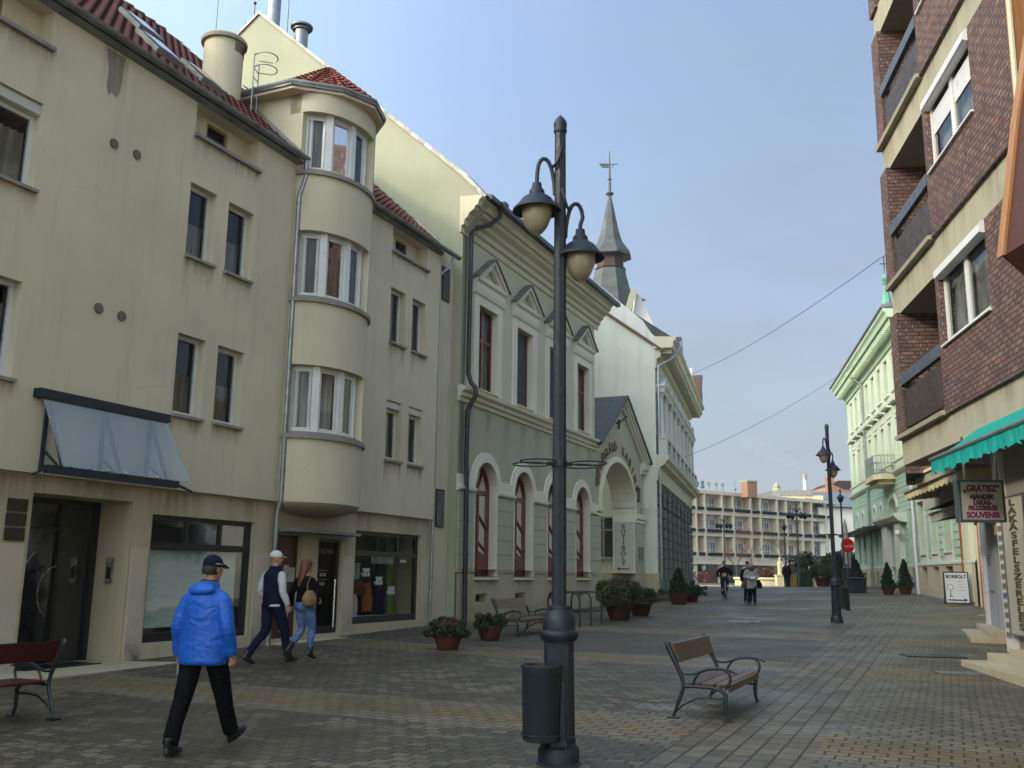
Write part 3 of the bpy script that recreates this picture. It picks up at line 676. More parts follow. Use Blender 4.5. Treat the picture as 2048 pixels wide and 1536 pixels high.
for x in (-7.05,): MB().tube([(x, 1.5, 13.2), (x, 1.5, 15.2)], .008, 5).build('lightning_rod', M['iron'], L)
# pipes
downpipe(L, [(-5.76, -.20, 10.60), (-5.74, -.20, 10.2), (-5.80, -.09, 9.75), (-5.80, -.09, 3.1), (-5.80, -.02, 2.9), (-5.80, .03, .2)], .055, rings=[(-5.8, -.09, z) for z in (9.6, 7.6, 5.6, 3.7)]+[(-5.8, .03, 1.6)])
downpipe(L, [(1.2, -.2, 10.6), (1.15, -.18, 10.35), (.86, .05, 9.95), (.86, .05, .3)], .04, rings=[(.86, .05, z) for z in (8, 5.2, 2.4)])
for z0, z1 in ((2.92, 3.95), (9.35, 10.35)):
    a = MB(); a.box(1.18, 1.62, .12, .159, z0, z1); o = a.build('louvre_vent', M['iron'], L)
    s_ = MB()
    for i in range(15): s_.prof([(.10, z0+.05+i*(z1-z0-.1)/15), (.119, z0+.085+i*(z1-z0-.1)/15), (.119, z0+.05+i*(z1-z0-.1)/15)], 1.2, 1.6)
    s_.build('louvre_blades', M['zinc_dk'], o)
st_m = plaster('sooty_render_patch', (.27, .24, .19), .6, (.36, .32, .25)); sp_ = MB(); random.seed(2)
pts = [(-11.12, 10.46), (-10.72, 10.46), (-10.75, 10.2), (-10.74, 9.95), (-10.79, 9.72), (-10.83, 9.66), (-10.95, 9.70), (-11.0, 9.62), (-11.06, 9.74), (-11.05, 10.1), (-11.1, 10.3)]
sp_.poly(*[(x, -.004, z) for x, z in pts]); sp_.build('weathered_patch', st_m, L)
# dark run-off stain lives in the wall material of one patch: a weathered patch of render under the gutter
# ---- shop front 1 : dark frame, transom lights, venetian blind
f = MB(); w0, w1, z0, z1 = -9.05, -6.32, .42, 2.62
def shopframe(x0, x1, z0, z1, tz, cols, y=.2, fw=.09):
    f = MB(); f.box(x0, x1, y, y+.08, z0, z0+.16); f.box(x0, x1, y, y+.08, z1-fw, z1); f.box(x0, x0+fw, y, y+.08, z0+.16, z1-fw); f.box(x1-fw*1.4, x1, y, y+.08, z0+.16, z1-fw)
    f.box(x0+fw, x1-fw*1.4, y+.003, y+.08, tz-.06, tz+.06)
    for c in cols: f.box(c-.035, c+.035, y+.005, y+.078, tz+.06, z1-fw)
    return f
o = shopframe(w0, w1, z0, z1, 2.08, (-8.1, -7.2)).build('shop_window', M['darkframe'], L); o['label'] = 'dark framed shop window with lowered venetian blind'
MB().poly((w0, .24, z0), (w1, .24, z0), (w1, .24, z1), (w0, .24, z1)).build('pane', M['shopglass'], o)
bl = MB()
for i in range(66): z = .66+i*.0205; bl.poly((w0+.12, .29, z), (w1-.28, .29, z), (w1-.28, .305, z+.017), (w0+.12, .305, z+.017))
M['blind'] = plain('pale_green_blind', (.62, .70, .64), .6, 0, .3, .06)
bl.build('venetian_blind', M['blind'], o)
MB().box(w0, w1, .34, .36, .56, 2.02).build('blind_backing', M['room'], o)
# ---- entrance niche
M['glassdoor'] = plain('smoked_glass_door', (.012, .013, .014), .06, 0, .8, .2)
n_ = MB(); n_.poly((-11.5, .92, -.2), (-10.2+.68, .92, -.2), (-9.52, .92, 2.8), (-11.5, .92, 2.8)); e_ = n_.build('entrance_door', M['glassdoor'], L); e_['label'] = 'dark glass entrance door with curved steel handles'
fr = MB(); fr.box(-11.5, -9.52, .86, .915, 2.70, 2.8); fr.box(-11.5, -11.43, .86, .915, -.2, 2.7); fr.box(-9.62, -9.52, .86, .915, -.2, 2.7); fr.box(-10.32, -10.24, .86, .915, 0, 2.7); fr.box(-11.43, -10.32, .87, .914, 2.28, 2.33); fr.build('door_frame', M['darkframe'], e_)
h_ = MB()
for cx, r, a0, a1, zc in ((-10.35, .42, 95, 250, 1.28), (-10.55, .62, 120, 190, 1.38), (-10.55, .85, 150, 235, 1.2), (-10.45, 1.15, 165, 235, 1.15)):
    h_.tube([(cx+r*math.cos(R(a))*.8, .80, zc+r*math.sin(R(a))) for a in range(a0, a1+1, 6)], .013, 6)
h_.build('handle', M['steel'], e_, 60)
ic = MB().box(-9.555, -9.521, .42, .58, 1.42, 1.86).build('intercom', M['steel'], L); MB().box(-9.563, -9.556, .45, .55, 1.5, 1.7).build('intercom_panel', M['darkframe'], ic)
for i in range(3): MB().box(-11.93+.02*i*0, -11.60, .085, .12, 2.06+.215*i, 2.25+.215*i).build('name_plate', plain('dark_bronze_plate%d' % i, (.04, .034, .028), .4, .3) if i == 0 else bpy.data.materials['dark_bronze_plate0'], L)
# frontage step (kerb slab) in front of the entrance
st = MB(); st.box(-16, -6.35, -.75, .12, -.3, .15); st.prof([(.12, -.3), (.12, .15), (.9, .15), (.9, -.3)], -11.5, -9.52)
st.box(-5.7, -3.0, -.22, .12, 0, .245); st.build('entrance_step', M['stone'], L, bevel=.01)
MB().box(-11.3, -9.9, .1, .7, .151, .165).build('doormat', M['iron'], L)
MB().box(-4.0, -3.1, -.8, -.28, .16, .205).build('doormat', M['reddoor'], L)
# ---- canopy of frosted glass on raking steel
cn = thing('glass_canopy', 'frosted glass canopy on dark steel struts over the entrance door', 'canopy'); cn.parent = L; del cn['category']
def cpt(x, t): return (x, -.08-.60*t, 4.22-1.12*t)
cb = MB(); cb.box(-11.80, -9.10, -.16, -.003, 4.22, 4.36); cb.bar((-12.0, -.70, 3.08), (-9.38, -.70, 3.08), .10, .12)
for x in (-11.55, -10.45, -9.45):
    cb.bar((x, -.04, 4.2), (x, -.04, 3.12), .05, .05); cb.bar((x, -.05, 4.2), (x-.12, -.66, 3.1), .045, .045); cb.bar((x, -.04, 3.45), (x-.12, -.62, 3.10), .03, .03); cb.bar((x, -.04, 3.15), (x-.12, -.66, 3.06), .03, .03)
cb.bar((-12.0, -.7, 3.08), (-12.2, -.68, 2.98), .03); cb.bar((-9.38, -.70, 3.08), (-9.1, -.78, 2.98), .035)
cb.build('canopy_frame', M['lamp'], cn)
def frost():
    t = NT('frosted_canopy_glass'); n = t.noise(t.tc.outputs['Object'], 3, 6, .7); f = t.rng(n, .5, .8)
    d = t.n('ShaderNodeBsdfDiffuse'); t.l(t.mix(f, (.50, .56, .56), (.14, .15, .14)), d.inputs[0]); tl = t.n('ShaderNodeBsdfTranslucent'); tl.inputs[0].default_value = (.6, .68, .7, 1)
    tr = t.n('ShaderNodeBsdfTransparent'); g = t.n('ShaderNodeBsdfGlossy'); g.inputs['Roughness'].default_value = .12
    a = t.n('ShaderNodeMixShader'); a.inputs[0].default_value = .5; t.l(d.outputs[0], a.inputs[1]); t.l(tl.outputs[0], a.inputs[2])
    b_ = t.n('ShaderNodeMixShader'); b_.inputs[0].default_value = .35; t.l(a.outputs[0], b_.inputs[1]); b_.inputs[0].default_value = .68; t.l(tr.outputs[0], b_.inputs[2])
    c_ = t.n('ShaderNodeMixShader'); c_.inputs[0].default_value = .12; t.l(b_.outputs[0], c_.inputs[1]); t.l(g.outputs[0], c_.inputs[2]); t.l(c_.outputs[0], t.out.inputs[0]); return t.m
M['frosted'] = frost()
gp = MB(); A, B_, C_, D_ = (-11.72, -.12, 4.22), (-9.14, -.12, 4.22), (-9.10, -.74, 3.14), (-11.75, -.74, 3.14)
gp.add([A, B_, C_, D_]+[(p[0], p[1]-.012, p[2]-.004) for p in (A, B_, C_, D_)], [(0, 1, 2, 3), (7, 6, 5, 4), (0, 4, 5, 1), (1, 5, 6, 2), (2, 6, 7, 3), (3, 7, 4, 0)]); gp.build('canopy_glass', M['frosted'], cn)
bt = MB()
for i in range(8): bt.sphere((-11.6+.34*i, -.765, 3.16), .022, 8, 6)
bt.build('bolts', M['steel'], cn, 60)
# ---- red door, boutique door, little canopy
o = MB().box(-5.6, -4.68, .27, .30, .3, 2.42).build('shop_door', M['reddoor'], L); o['label'] = 'dark red door with white notices'
nt = MB()
for a, b2, c, d_ in ((-4.98, -4.74, 1.45, 1.75), (-5.12, -4.95, 1.62, 1.8), (-5.15, -4.90, .42, .95)): nt.box(a, b2, .262, .27, c, d_)
M['paper'] = plain('white_paper', (.42, .42, .38), .7, 0, .2, .08); nt.build('notice', M['paper'], o)
o = shopframe(-4.12, -3.24, .33, 2.40, 2.39, (), .18, .07).build('shop_door', M['darkframe'], L); o['label'] = 'dark glass boutique door with a tall steel handle'
MB().poly((-4.12, .235, .33), (-3.24, .235, .33), (-3.24, .235, 2.4), (-4.12, .235, 2.4)).build('pane', M['shopglass'], o)
MB().tube([(-3.42, .13, .45), (-3.42, .13, 1.5)], .022, 8).build('handle', M['steel'], o)
M['signgreen'] = plain('pale_green_lettering', (.18, .24, .2), .6); M['lettering'] = plain('white_lettering', (.55, .56, .55), .6, 0, .3, .03)
text('door_lettering', 'Clip Mária', M['signgreen'], .13, o, (-3.68, .228, 2.12)); text('door_lettering', '— — —\n10-18\n— — —\n9-12', M['lettering'], .1, o, (-3.78, .228, 1.55))
cp_ = MB().slab([(-5.75, .1), (-5.75, -.3), (-5.4, -.42), (-3.6, -.42), (-3.1, -.3), (-2.95, -.05), (-2.95, .1)], 2.47, 2.535); cp_.build('door_canopy', M['zinc_dk'], L)
nt = MB().box(-4.35, -4.17, .1, .12, .45, 1.0); nt.build('notice', M['paper'], L)
# ---- boutique window with goods behind the glass
w0, w1, z0, z1 = -2.68, .40, .48, 2.64
o = shopframe(w0, w1, z0, z1, 2.12, (-1.55, -.6), .22).build('shop_window', M['darkframe'], L); o['label'] = 'boutique window with white sale figures and clothes on show'
MB().poly((w0, .26, z0), (w1, .26, z0), (w1, .26, z1), (w0, .26, z1)).build('pane', M['shopglass'], o)
for s_, x, z in (('-20%', -2.0, 1.66), ('-30%', -1.42, 1.46), ('-50%', -.82, 1.22)): text('sale_figures', s_, M['lettering'], .27, o, (x, .252, z), sx=.72, bold=.006)
M['faint'] = plain('grey_window_lettering', (.30, .32, .30), .5); text('window_lettering', 'PLATIN EWABE', M['faint'], .24, o, (-1.25, .252, 1.95), sx=.62, bold=.002)
MB().box(-.42, -.12, .25, .256, 1.93, 2.0).build('notice', M['paper'], o)
M['g1'] = plain('mustard_cloth', (.30, .20, .05), .9); M['g2'] = plain('oxblood_cloth', (.12, .02, .02), .9); M['g3'] = plain('orange_cloth', (.35, .10, .02), .9); M['g4'] = plain('lime_cloth', (.13, .20, .04), .9); M['g5'] = plain('white_box', (.45, .45, .4), .9); M['g6'] = M['navy_cloth']
def goods(nm, mk, rs): b_ = MB().rings(rs, 14); return b_.build(nm, M[mk], L, 50)
goods('curtain_panel', 'g1', [(-2.2, .9, .6, .16, .05), (-2.22, .9, 1.4, .12, .05), (-2.2, .9, 2.5, .13, .05)])
goods('handbag', 'g2', [(-1.6, .75, 1.12, .35, .12), (-1.6, .75, 1.3, .42, .14), (-1.65, .75, 1.45, .2, .1)]); goods('handbag', 'g3', [(-1.05, .8, .72, .2, .1), (-1.05, .8, 1.0, .22, .1), (-1.1, .8, 1.42, .12, .08)])
goods('scarf', 'g4', [(.1, .8, .6, .2, .08), (.05, .8, 1.2, .16, .06), (0, .8, 2.4, .1, .05)]); goods('display_coat', 'g6', [(-.45, .85, .62, .26, .14), (-.45, .85, 1.1, .24, .14), (-.45, .85, 1.5, .28, .14), (-.45, .85, 1.68, .12, .1), (-.45, .85, 1.9, .1, .1)])
goods('display_dress', 'g5', [(-2.0, .6, .62, .18, .1), (-1.95, .6, 1.0, .15, .09), (-2.0, .6, 1.15, .1, .07)]); goods('display_dress', 'curtain', [(-1.45, .95, 1.5, .2, .1), (-1.4, .95, 1.9, .18, .1)])
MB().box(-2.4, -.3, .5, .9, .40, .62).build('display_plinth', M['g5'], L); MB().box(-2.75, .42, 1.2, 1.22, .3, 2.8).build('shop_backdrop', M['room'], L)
MB().box(-2.75, .42, .3, 1.2, .3, .40).build('shop_floor', M['stone'], L)

# weather marks: run-off below the sills, splash dirt along the foot of the walls
def stainmat(name, c, strength, sx_, sz_):
    t = NT(name); v = t.tc.outputs['Object']; u = t.tc.outputs['UV']; n = t.noise(t.map(v, (sx_, sx_, sz_)), 1.0, 5, .65); uv = t.xyz(u)
    fade = t.math('POWER', uv[1], 1.3); side = t.math('MULTIPLY', t.math('MULTIPLY', uv[0], t.math('SUBTRACT', 1, uv[0])), 4)
    f = t.math('MULTIPLY', t.math('MULTIPLY', t.rng(n, .38, .68), fade), t.math('MULTIPLY', t.math('POWER', side, .4), strength))
    d = t.n('ShaderNodeBsdfDiffuse'); d.inputs[0].default_value = col(c); tr = t.n('ShaderNodeBsdfTransparent'); m = t.n('ShaderNodeMixShader'); t.l(f, m.inputs[0]); t.l(tr.outputs[0], m.inputs[1]); t.l(d.outputs[0], m.inputs[2]); t.l(m.outputs[0], t.out.inputs[0]); return t.m
M['runoff'] = stainmat('rain_run_off', (.10, .085, .06), .42, 8.5, .55); M['splash'] = stainmat('splash_dirt', (.09, .075, .05), .85, 2.2, 3)
def decals(name, rects, y, mat, parent):
    """rect: x0,x1,z0,z1 ; strongest at the v=1 edge (top, or bottom when z0>z1)"""
    me = bpy.data.meshes.new(name); vs, fs = [], []
    for x0, x1, z0, z1 in rects: n = len(vs); vs += [(x0, y, z0), (x1, y, z0), (x1, y, z1), (x0, y, z1)]; fs.append((n, n+1, n+2, n+3))
    me.from_pydata(vs, [], fs); uv = me.uv_layers.new(name='UVMap')
    for i in range(len(fs)):
        for j, q in enumerate(((0, 0), (1, 0), (1, 1), (0, 1))): uv.data[i*4+j].uv = q
    me.materials.append(mat); o = bpy.data.objects.new(name, me); COL.objects.link(o); o.parent = parent; o['kind'] = 'stuff'; return o
random.seed(4); rr = []
for a, b, zs in [(a, b, z) for z in (4.37, 7.37) for a, b in ((-8.93, -8.21), (-7.87, -7.11), (-1.75, -1.02), (-.66, .06), (-13.95, -12.2))]+[(a, b, 9.79) for a, b in ((-8.93, -7.1), (-1.76, .06), (-14.2, -12.2))]:
    rr += [(a-.06, a+.16, zs-random.uniform(.35, .9), zs), (b-.14, b+.07, zs-random.uniform(.35, .9), zs), (a, b, zs-random.uniform(.2, .5), zs)]
for i in range(9): x = -15+i*1.75+random.random(); w_ = random.uniform(.12, .4); (x+w_ < -5.9 or x > -3.2) and x+w_ < .7 and not any(a-.1 < x+w_ and x < b+.1 for a, b in ((-8.93, -7.1), (-1.76, .06), (-14.2, -12.2))) and rr.append((x, x+w_, 10.5-random.uniform(.5, 1.6), 10.5))
rr += [(-11.2, -10.62, 9.3, 10.5)]
decals('run_off_stains', rr, -.0045, M['runoff'], L)
decals('splash_dirt', [(a, b, .95, .12) for a, b in ((-16, -11.56), (-9.46, -9.08), (-6.28, -5.64), (-4.64, -4.15), (-3.2, -2.72), (.44, .79))], .090, M['splash'], L)
decals('run_off_stains', [(a, b, 2.3, 3.05) for a, b in ((-12.4, -11.2), (-10.9, -9.6), (-9.2, -7.8), (-7.2, -6.2), (-2.9, -1.9), (-.9, .3))], .117, M['runoff'], L)
# ================================================================== PALE GREEN TWO-STOREY HOUSE
G = facade('casino_house', 'pale green two storey house with gabled white window surrounds and red arched windows', 'building', -1.5, 26.7, 24.2)
GL = 11.75
aw = [(1.04+2.8*k, 2.58+2.8*k) for k in range(4)]; uw = [(1.09+2.85*k, 2.44+2.85*k) for k in range(4)]
mb = MB(); wall(mb, 0, GL, 6.6, 12.0, [(a, b, 7.08, 9.66, .22) for a, b in uw]); mb.build('upper_wall', M['green_up'], G)
mb = MB(); wall(mb, 0, GL, 1.74, 6.6, [(a, b, 1.57, 4.94, .30, 4.17) for a, b in aw]); mb.build('lower_wall', M['green_lo'], G)
bw_ = [(1.15+2.8*k, 1.98+2.8*k) for k in range(4)]
mb = MB(); wall(mb, -.05, GL, -.5, 1.72, [(a, b, .83, 1.11, .25) for a, b in bw_]+[(a, b, 1.57, 1.8, .3) for a, b in aw], y=-.07)
for p, q in zip([-.05]+[b for a, b in aw], [a for a, b in aw]+[GL]): mb.prof([(-.10, 1.72), (-.10, 1.76), (0, 1.78), (0, 1.72)], p, q)
mb.build('plinth', M['plinth'], G)
# rusticated blocks between the arches
rb = MB()
for p, q in zip([0]+[b+.02 for a, b in aw], [a-.02 for a, b in aw]+[GL]):
    p2, q2 = max(p, .02), q; rb = MB()
    for i in range(5):
        z0 = 1.79+.445*i; zt = z0+.43 if i < 4 else 3.96
        rb.box(p2, q2, -.045, -.002, z0, zt)
    rb.build('rusticated_pier', M['green_rust'], G)
# white archivolts joined by an impost band
at = MB()
for a, b in aw:
    c = (a+b)/2; n = 20
    for (ri, ro, yy) in ((.77, .90, -.075), (.90, 1.06, -.055)):
        for i in range(n):
            t0, t1 = math.pi*i/n, math.pi*(i+1)/n
            v = [(c-r*math.cos(t), y, 4.17+r*math.sin(t)) for y in (yy, 0) for t in (t0, t1) for r in (ri, ro)]
            at.add(v, [(0, 1, 3, 2), (4, 6, 7, 5), (0, 2, 6, 4), (1, 5, 7, 3), (0, 4, 5, 1), (2, 3, 7, 6)])
    for x0, x1 in ((a-.005, a+.03), (b-.03, b+.005)): pass
for p, q in zip([-.05]+[b for a, b in aw], [a for a, b in aw]+[GL]):
    at.prof([(-.05, 4.12), (-.05, 4.42), (0, 4.44), (0, 4.12)], p, q); at.prof([(-.12, 4.02), (-.13, 4.10), (-.06, 4.12), (0, 4.12), (0, 3.96), (-.07, 3.98)], p, q)
at.build('archivolt_band', M['trim'], G, 30)
jb = MB()
for a, b in aw:
    ap = arch_pts(a, b, 4.17, 4.94); ol = [(a, 1.60)]+ap+[(b, 1.60)]
    for (x0, z0), (x1, z1) in zip(ol, ol[1:]):
        cx, cz = (a+b)/2, 3.6; ins = .012
        def q(x, z): return (x+(ins if x < cx-.01 else -ins if x > cx+.01 else 0), z-(ins if z > 4.1 else 0))
        A, B2 = q(x0, z0), q(x1, z1); jb.poly((A[0], -.07, A[1]), (B2[0], -.07, B2[1]), (B2[0], .32, B2[1]), (A[0], .32, A[1]))
jb.build('white_reveals', M['trim'], G)
for a, b in aw:
    c = (a+b)/2; y = .22; f = MB(); W_, r0 = b-a, (b-a)/2
    f.box(a+.012, a+.09, y, y+.08, 1.6, 4.17); f.box(b-.09, b-.012, y, y+.08, 1.6, 4.17); f.box(c-.05, c+.05, y-.01, y+.08, 1.6, 4.0); f.box(a+.09, b-.09, y-.02, y+.08, 3.98, 4.12)
    f.box(a+.09, c-.05, y+.01, y+.07, 1.6, 2.16); f.box(c+.05, b-.09, y+.01, y+.07, 1.6, 2.16)
    for s_ in (-1, 1):
        x0, x1 = (c+.05, b-.09) if s_ > 0 else (c-.05, a+.09)
        for z0, z1 in ((3.42, 2.98), (2.62, 2.30)): f.bar((x0, y+.03, z0), (x1, y+.03, z1), .05, .05)
        f.prism([(x0, 2.16), (x1, 2.16), (x0, 2.36)], y+.012, y+.068)
        f.box(min(x1, x1-.05*s_), max(x1, x1-.05*s_), y+.005, y+.075, 2.16, 3.98)
    n = 16
    for i in range(n):
        t0, t1 = math.pi*i/n, math.pi*(i+1)/n
        v = [(c-r*math.cos(t), yy, 4.12+r*math.sin(t)) for yy in (y, y+.08) for t in (t0, t1) for r in (r0-.10, r0-.012)]
        f.add(v, [(0, 1, 3, 2), (4, 6, 7, 5), (0, 2, 6, 4), (1, 5, 7, 3)])
    for an in (60, 120): f.bar((c, y+.03, 4.12), (c+(r0-.09)*math.cos(R(an)), y+.03, 4.12+(r0-.09)*math.sin(R(an))), .04, .05)
    o = f.build('arched_window', M['redframe'], G)
    g_ = MB(); ap = arch_pts(a+.02, b-.02, 4.17, 4.93); g_.poly((a+.02, y+.05, 1.62), (b-.02, y+.05, 1.62), *[(x, y+.05, z) for x, z in ap[::-1]]); g_.build('pane', M['glass'], o)
    c_ = MB(); c_.box(a+.1, b-.1, y+.22, y+.23, 1.6, 4.0); c_.build('net_curtain', M['mesh_grey'], o)
    c_ = MB(); c_.prism([(c-.25, 2.2), (c+.25, 2.2), (c+.3, 2.55), (c, 2.75), (c-.3, 2.55)], y+.18, y+.19); c_.build('window_poster', M['lettering'], o)
    MB().prof([(-.13, 1.50), (-.13, 1.545), (.22, 1.60), (.22, 1.50)], a-.04, b+.04).build('sill', M['trim_cream'], o)
for a, b in bw_:
    o = window(G, a, b-.0, .83, 1.11, .14, fm='white_dim', fw=.05, curtain=None, name='basement_window')
    MB().prof([(-.2, -.06), (-.2, 0), (-.0, .01), (-.0, -.06)], -.05, b-a+.05).build('sill', M['trim_cream'], o)
# string course, main cornice
sc_ = MB().prof([(0, 6.50), (-.06, 6.52), (-.07, 6.62), (-.14, 6.66), (-.15, 6.76), (-.24, 6.82), (-.26, 6.92), (-.20, 6.94), (0, 6.99)], -.12, GL+.02); sc_.build('string_course', M['trim_cream'], G)
cor = [(0, 11.50), (-.05, 11.52), (-.06, 11.70), (-.14, 11.74), (-.16, 11.88), (-.26, 11.95), (-.30, 12.06), (-.46, 12.16), (-.50, 12.26), (-.58, 12.28), (-.62, 12.42), (-.72, 12.50), (-.72, 12.56), (0, 12.62)]
MB().prof(cor, -.25, GL+.35).build('cornice', M['trim_cream'], G)
# gable window surrounds
for a, b in uw:
    c = (a+b)/2; s_ = MB(); x0, x1 = a-.32, b+.32
    for p, q, z0, z1 in ((x0, a, 6.72, 9.95), (b, x1, 6.72, 9.95), (a, b, 6.72, 7.06), (a, b, 9.66, 9.95)): s_.box(p, q, -.055, -.001, z0, z1)
    s_.prof([(0, 9.95), (-.09, 9.95), (-.12, 10.03), (-.14, 10.12), (0, 10.12)], x0-.06, x1+.06)
    s_.prof([(0, 10.12), (-.12, 10.12), (-.12, 10.30), (-.2, 10.36), (-.21, 10.45), (0, 10.45)], x0-.04, x1+.04)
    # triangular pediment: sloping fascia + face with a sunk triangle
    pk = 11.22; hw = x1-c+.10
    s_.prism([(c-hw, 10.40), (c-hw+.12, 10.40), (c, pk-.13), (c, pk)], -.24, -.001); s_.prism([(c+hw, 10.40), (c, pk), (c, pk-.13), (c+hw-.12, 10.40)], -.24, -.001)
    tri_o = [(c-hw+.14, 10.45), (c+hw-.14, 10.45), (c, pk-.16)]; tri_i = [(c-.58, 10.52), (c+.58, 10.52), (c, 10.94)]
    for i in range(3):
        p, q, r_, t_ = tri_o[i], tri_o[(i+1) % 3], tri_i[(i+1) % 3], tri_i[i]
        s_.poly((p[0], -.15, p[1]), (q[0], -.15, q[1]), (r_[0], -.15, r_[1]), (t_[0], -.15, t_[1])); s_.poly((t_[0], -.15, t_[1]), (r_[0], -.15, r_[1]), (r_[0], -.01, r_[1]), (t_[0], -.01, t_[1]))
    o = s_.build('window_surround', M['trim'], G)
    MB().prism([(c-hw-.03, 10.42), (c, pk+.015), (c+hw+.03, 10.42), (c+hw+.03, 10.45), (c, pk+.05), (c-hw-.03, 10.45)], -.30, -.002).build('pediment_cover', M['zinc_dk'], o)
    r_ = MB()
    for p, q, u_, w_ in (((a, 7.08), (a, 9.66), .012, 0), ((b, 7.08), (b, 9.66), -.012, 0)): r_.poly((p[0]+u_, -.055, p[1]), (q[0]+u_, -.055, q[1]), (q[0]+u_, .22, q[1]), (p[0]+u_, .22, p[1]))
    r_.build('reveal', M['trim'], o)
    MB().prof([(-.13, 7.03), (-.13, 7.065), (.18, 7.10), (.18, 7.03)], a-.02, b+.02).build('sill', M['trim_cream'], o)
for k, (a, b) in enumerate(uw):
    o = window(G, a+.012, b-.012, 7.1, 9.66, .17, fm='redframe', cols=(.5,) if k in (0, 3) else (), rows=(.62,) if k in (0, 3) else (), fw=.07, curtain='curtain' if k in (0, 3) else None, label=None if k in (0, 3) else 'red framed window covered by a grey insect screen')
    if k in (1, 2): MB().box(.06, b-a-.08, .02, .03, .06, 2.5).build('insect_screen', M['mesh_grey'], o)
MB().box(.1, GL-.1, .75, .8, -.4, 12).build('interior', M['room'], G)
# gable end facing the camera, roof, parapet flashing
gab = MB(); prof_g = [(-.72, 12.55), (-.1, 13.25), (0, 13.32), (8.2, 20.75), (12.5, 17.6), (12.5, -.5), (0, -.5), (0, 11.5), (-.62, 12.35)]
gab.add([(x, y, z) for x in (0-.02, .32) for y, z in prof_g], [tuple(range(9)), tuple(range(17, 8, -1))]+[(i, i+9, (i+1) % 9+9, (i+1) % 9) for i in range(9)])
gab.build('gable_wall', M['gable'], G)
MB().prof([(-.78, 12.60), (-.1, 13.38), (8.2, 20.87), (12.6, 17.7), (12.6, 17.6), (8.2, 20.75), (0, 13.30), (-.7, 12.52)], -.09, .40).build('gable_flashing', M['zinc_dk'], G)
MB().prof([(-.70, 12.56), (0, 13.2), (8.2, 20.5), (12.5, 17.4), (12.5, 12), (0, 12)], .33, GL+.3).build('roof', M['slate'], G)
e = MB(); e.poly((GL, 0, -.5), (GL, 12.5, -.5), (GL, 12.5, 12.6), (GL, 0, 12.6)); e.poly((0, 12.5, -.5), (GL, 12.5, -.5), (GL, 12.5, 14), (0, 12.5, 14)); e.build('end_wall', M['green_up'], G)
ct = MB(); ct.prof([(-.74, 12.50), (-.90, 12.52), (-.90, 12.66), (-.70, 12.70)], .05, GL+.7); ct.build('gutter', M['iron'], G)
MB().box(-.05, .35, 2.6, 3.2, 14.5, 16.3).build('gable_fin', M['gable'], G) if 0 else None
# flues on the roof behind the gable
for (y, x, z0, z1, r, hat) in ((6.85, .62, 18.5, 20.15, .23, 1), (8.25, .78, 19.5, 24.5, .23, 0), (8.95, .62, 19, 20.75, .20, 1)):
    f = MB().lathe([(r, z0), (r, z1)], (x, y, 0), 20); o = f.build('flue', M['zinc'], G, 40)
    if hat:
        h = MB().lathe([(r*1.65, z1+.10), (r*1.7, z1+.16), (r*.9, z1+.27), (.02, z1+.30)], (x, y, 0), 20); h.lathe([(r*1.3, z1-.0), (r*1.3, z1+.05)], (x, y, 0), 20, cap=False)
        for a in range(3): h.tube([(x+r*.9*math.cos(a*2.1), y+r*.9*math.sin(a*2.1), z1-.1), (x+r*.9*math.cos(a*2.1), y+r*.9*math.sin(a*2.1), z1+.25)], .02, 5)
        h.build('flue_cap', M['zinc_dk'], o, 40)
MB().tube([(.4, 7.3, 19.6), (.4, 7.3, 24)], .015, 5).tube([(.16, 8.6, 20), (.16, 8.6, 21.4)], .02, 5).sphere((.16, 8.6, 21.4), .06, 8, 6).build('roof_rod', M['iron'], G)
# black downpipe with its swan necks
downpipe(G, [(.95, -.80, 12.55), (1.0, -.72, 12.3), (.75, -.5, 12.0), (.32, -.13, 11.75), (.30, -.12, 11.3), (.30, -.12, 7.35), (.33, -.2, 7.1), (.34, -.36, 6.9), (.34, -.36, 6.7), (.33, -.2, 6.45), (.30, -.12, 6.25), (.30, -.12, 4.7), (.30, -.14, 4.4), (.30, -.16, 1.8), (.30, -.17, .2)], .07, 'dark_pipe', rings=[(.3, -.12, z) for z in (9.2, 5.8)]+[(.3, -.16, 2.2)])
MB().box(.8, 1.1, -.98, -.66, 12.48, 12.72).build('rainwater_head', M['dark_pipe'], G, bevel=.02)

# ================================================================== ARCHED GATE
PG = facade('arched_gateway', 'green gabled gateway with a tall white arch and red lettering, beside the white building', 'gateway', -1.5, 26.7, 24.2)
PX0, PX1, PC = 11.78, 18.45, 15.2
gw = MB(); hole = (12.45, 17.12, -.5, 6.38, 1.0, 4.35)
wall(gw, PX0, PX1, 1.78, 6.7, [(hole[0], hole[1], 1.78, 6.38, 1.0, 4.35)], y=.03)
wall(gw, PX0, PX1, 1.78, 6.7, [(hole[0], hole[1], 1.78, 6.38, .001, 4.35)], y=1.03)
for y in (.03, 1.03): gw.poly((PX0, y, 6.7), (PX1, y, 6.7), (PC, y, 9.05))
gw.poly((PX1, .03, 1.78), (PX1, 1.03, 1.78), (PX1, 1.03, 6.7), (PX1, .03, 6.7))
gw.build('gate_wall', M['green_lo'], PG)
MB().box(PX0, 12.42, -.05, 1.06, -.4, 1.78).build('plinth', M['plinth'], PG); MB().box(17.15, PX1+.08, -.05, 1.06, -.4, 1.78).build('plinth', M['plinth'], PG)
for p, q in ((PX0, 12.40), (17.18, PX1)):
    rb = MB()
    for i in range(5): z0 = 1.80+.445*i; rb.box(p, q, -.02, .029, z0, z0+.43 if i < 4 else 3.96)
    rb.build('rusticated_pier', M['green_rust'], PG)
tr_ = MB(); c, rx = (hole[0]+hole[1])/2, (hole[1]-hole[0])/2; rz_ = 6.38-4.35
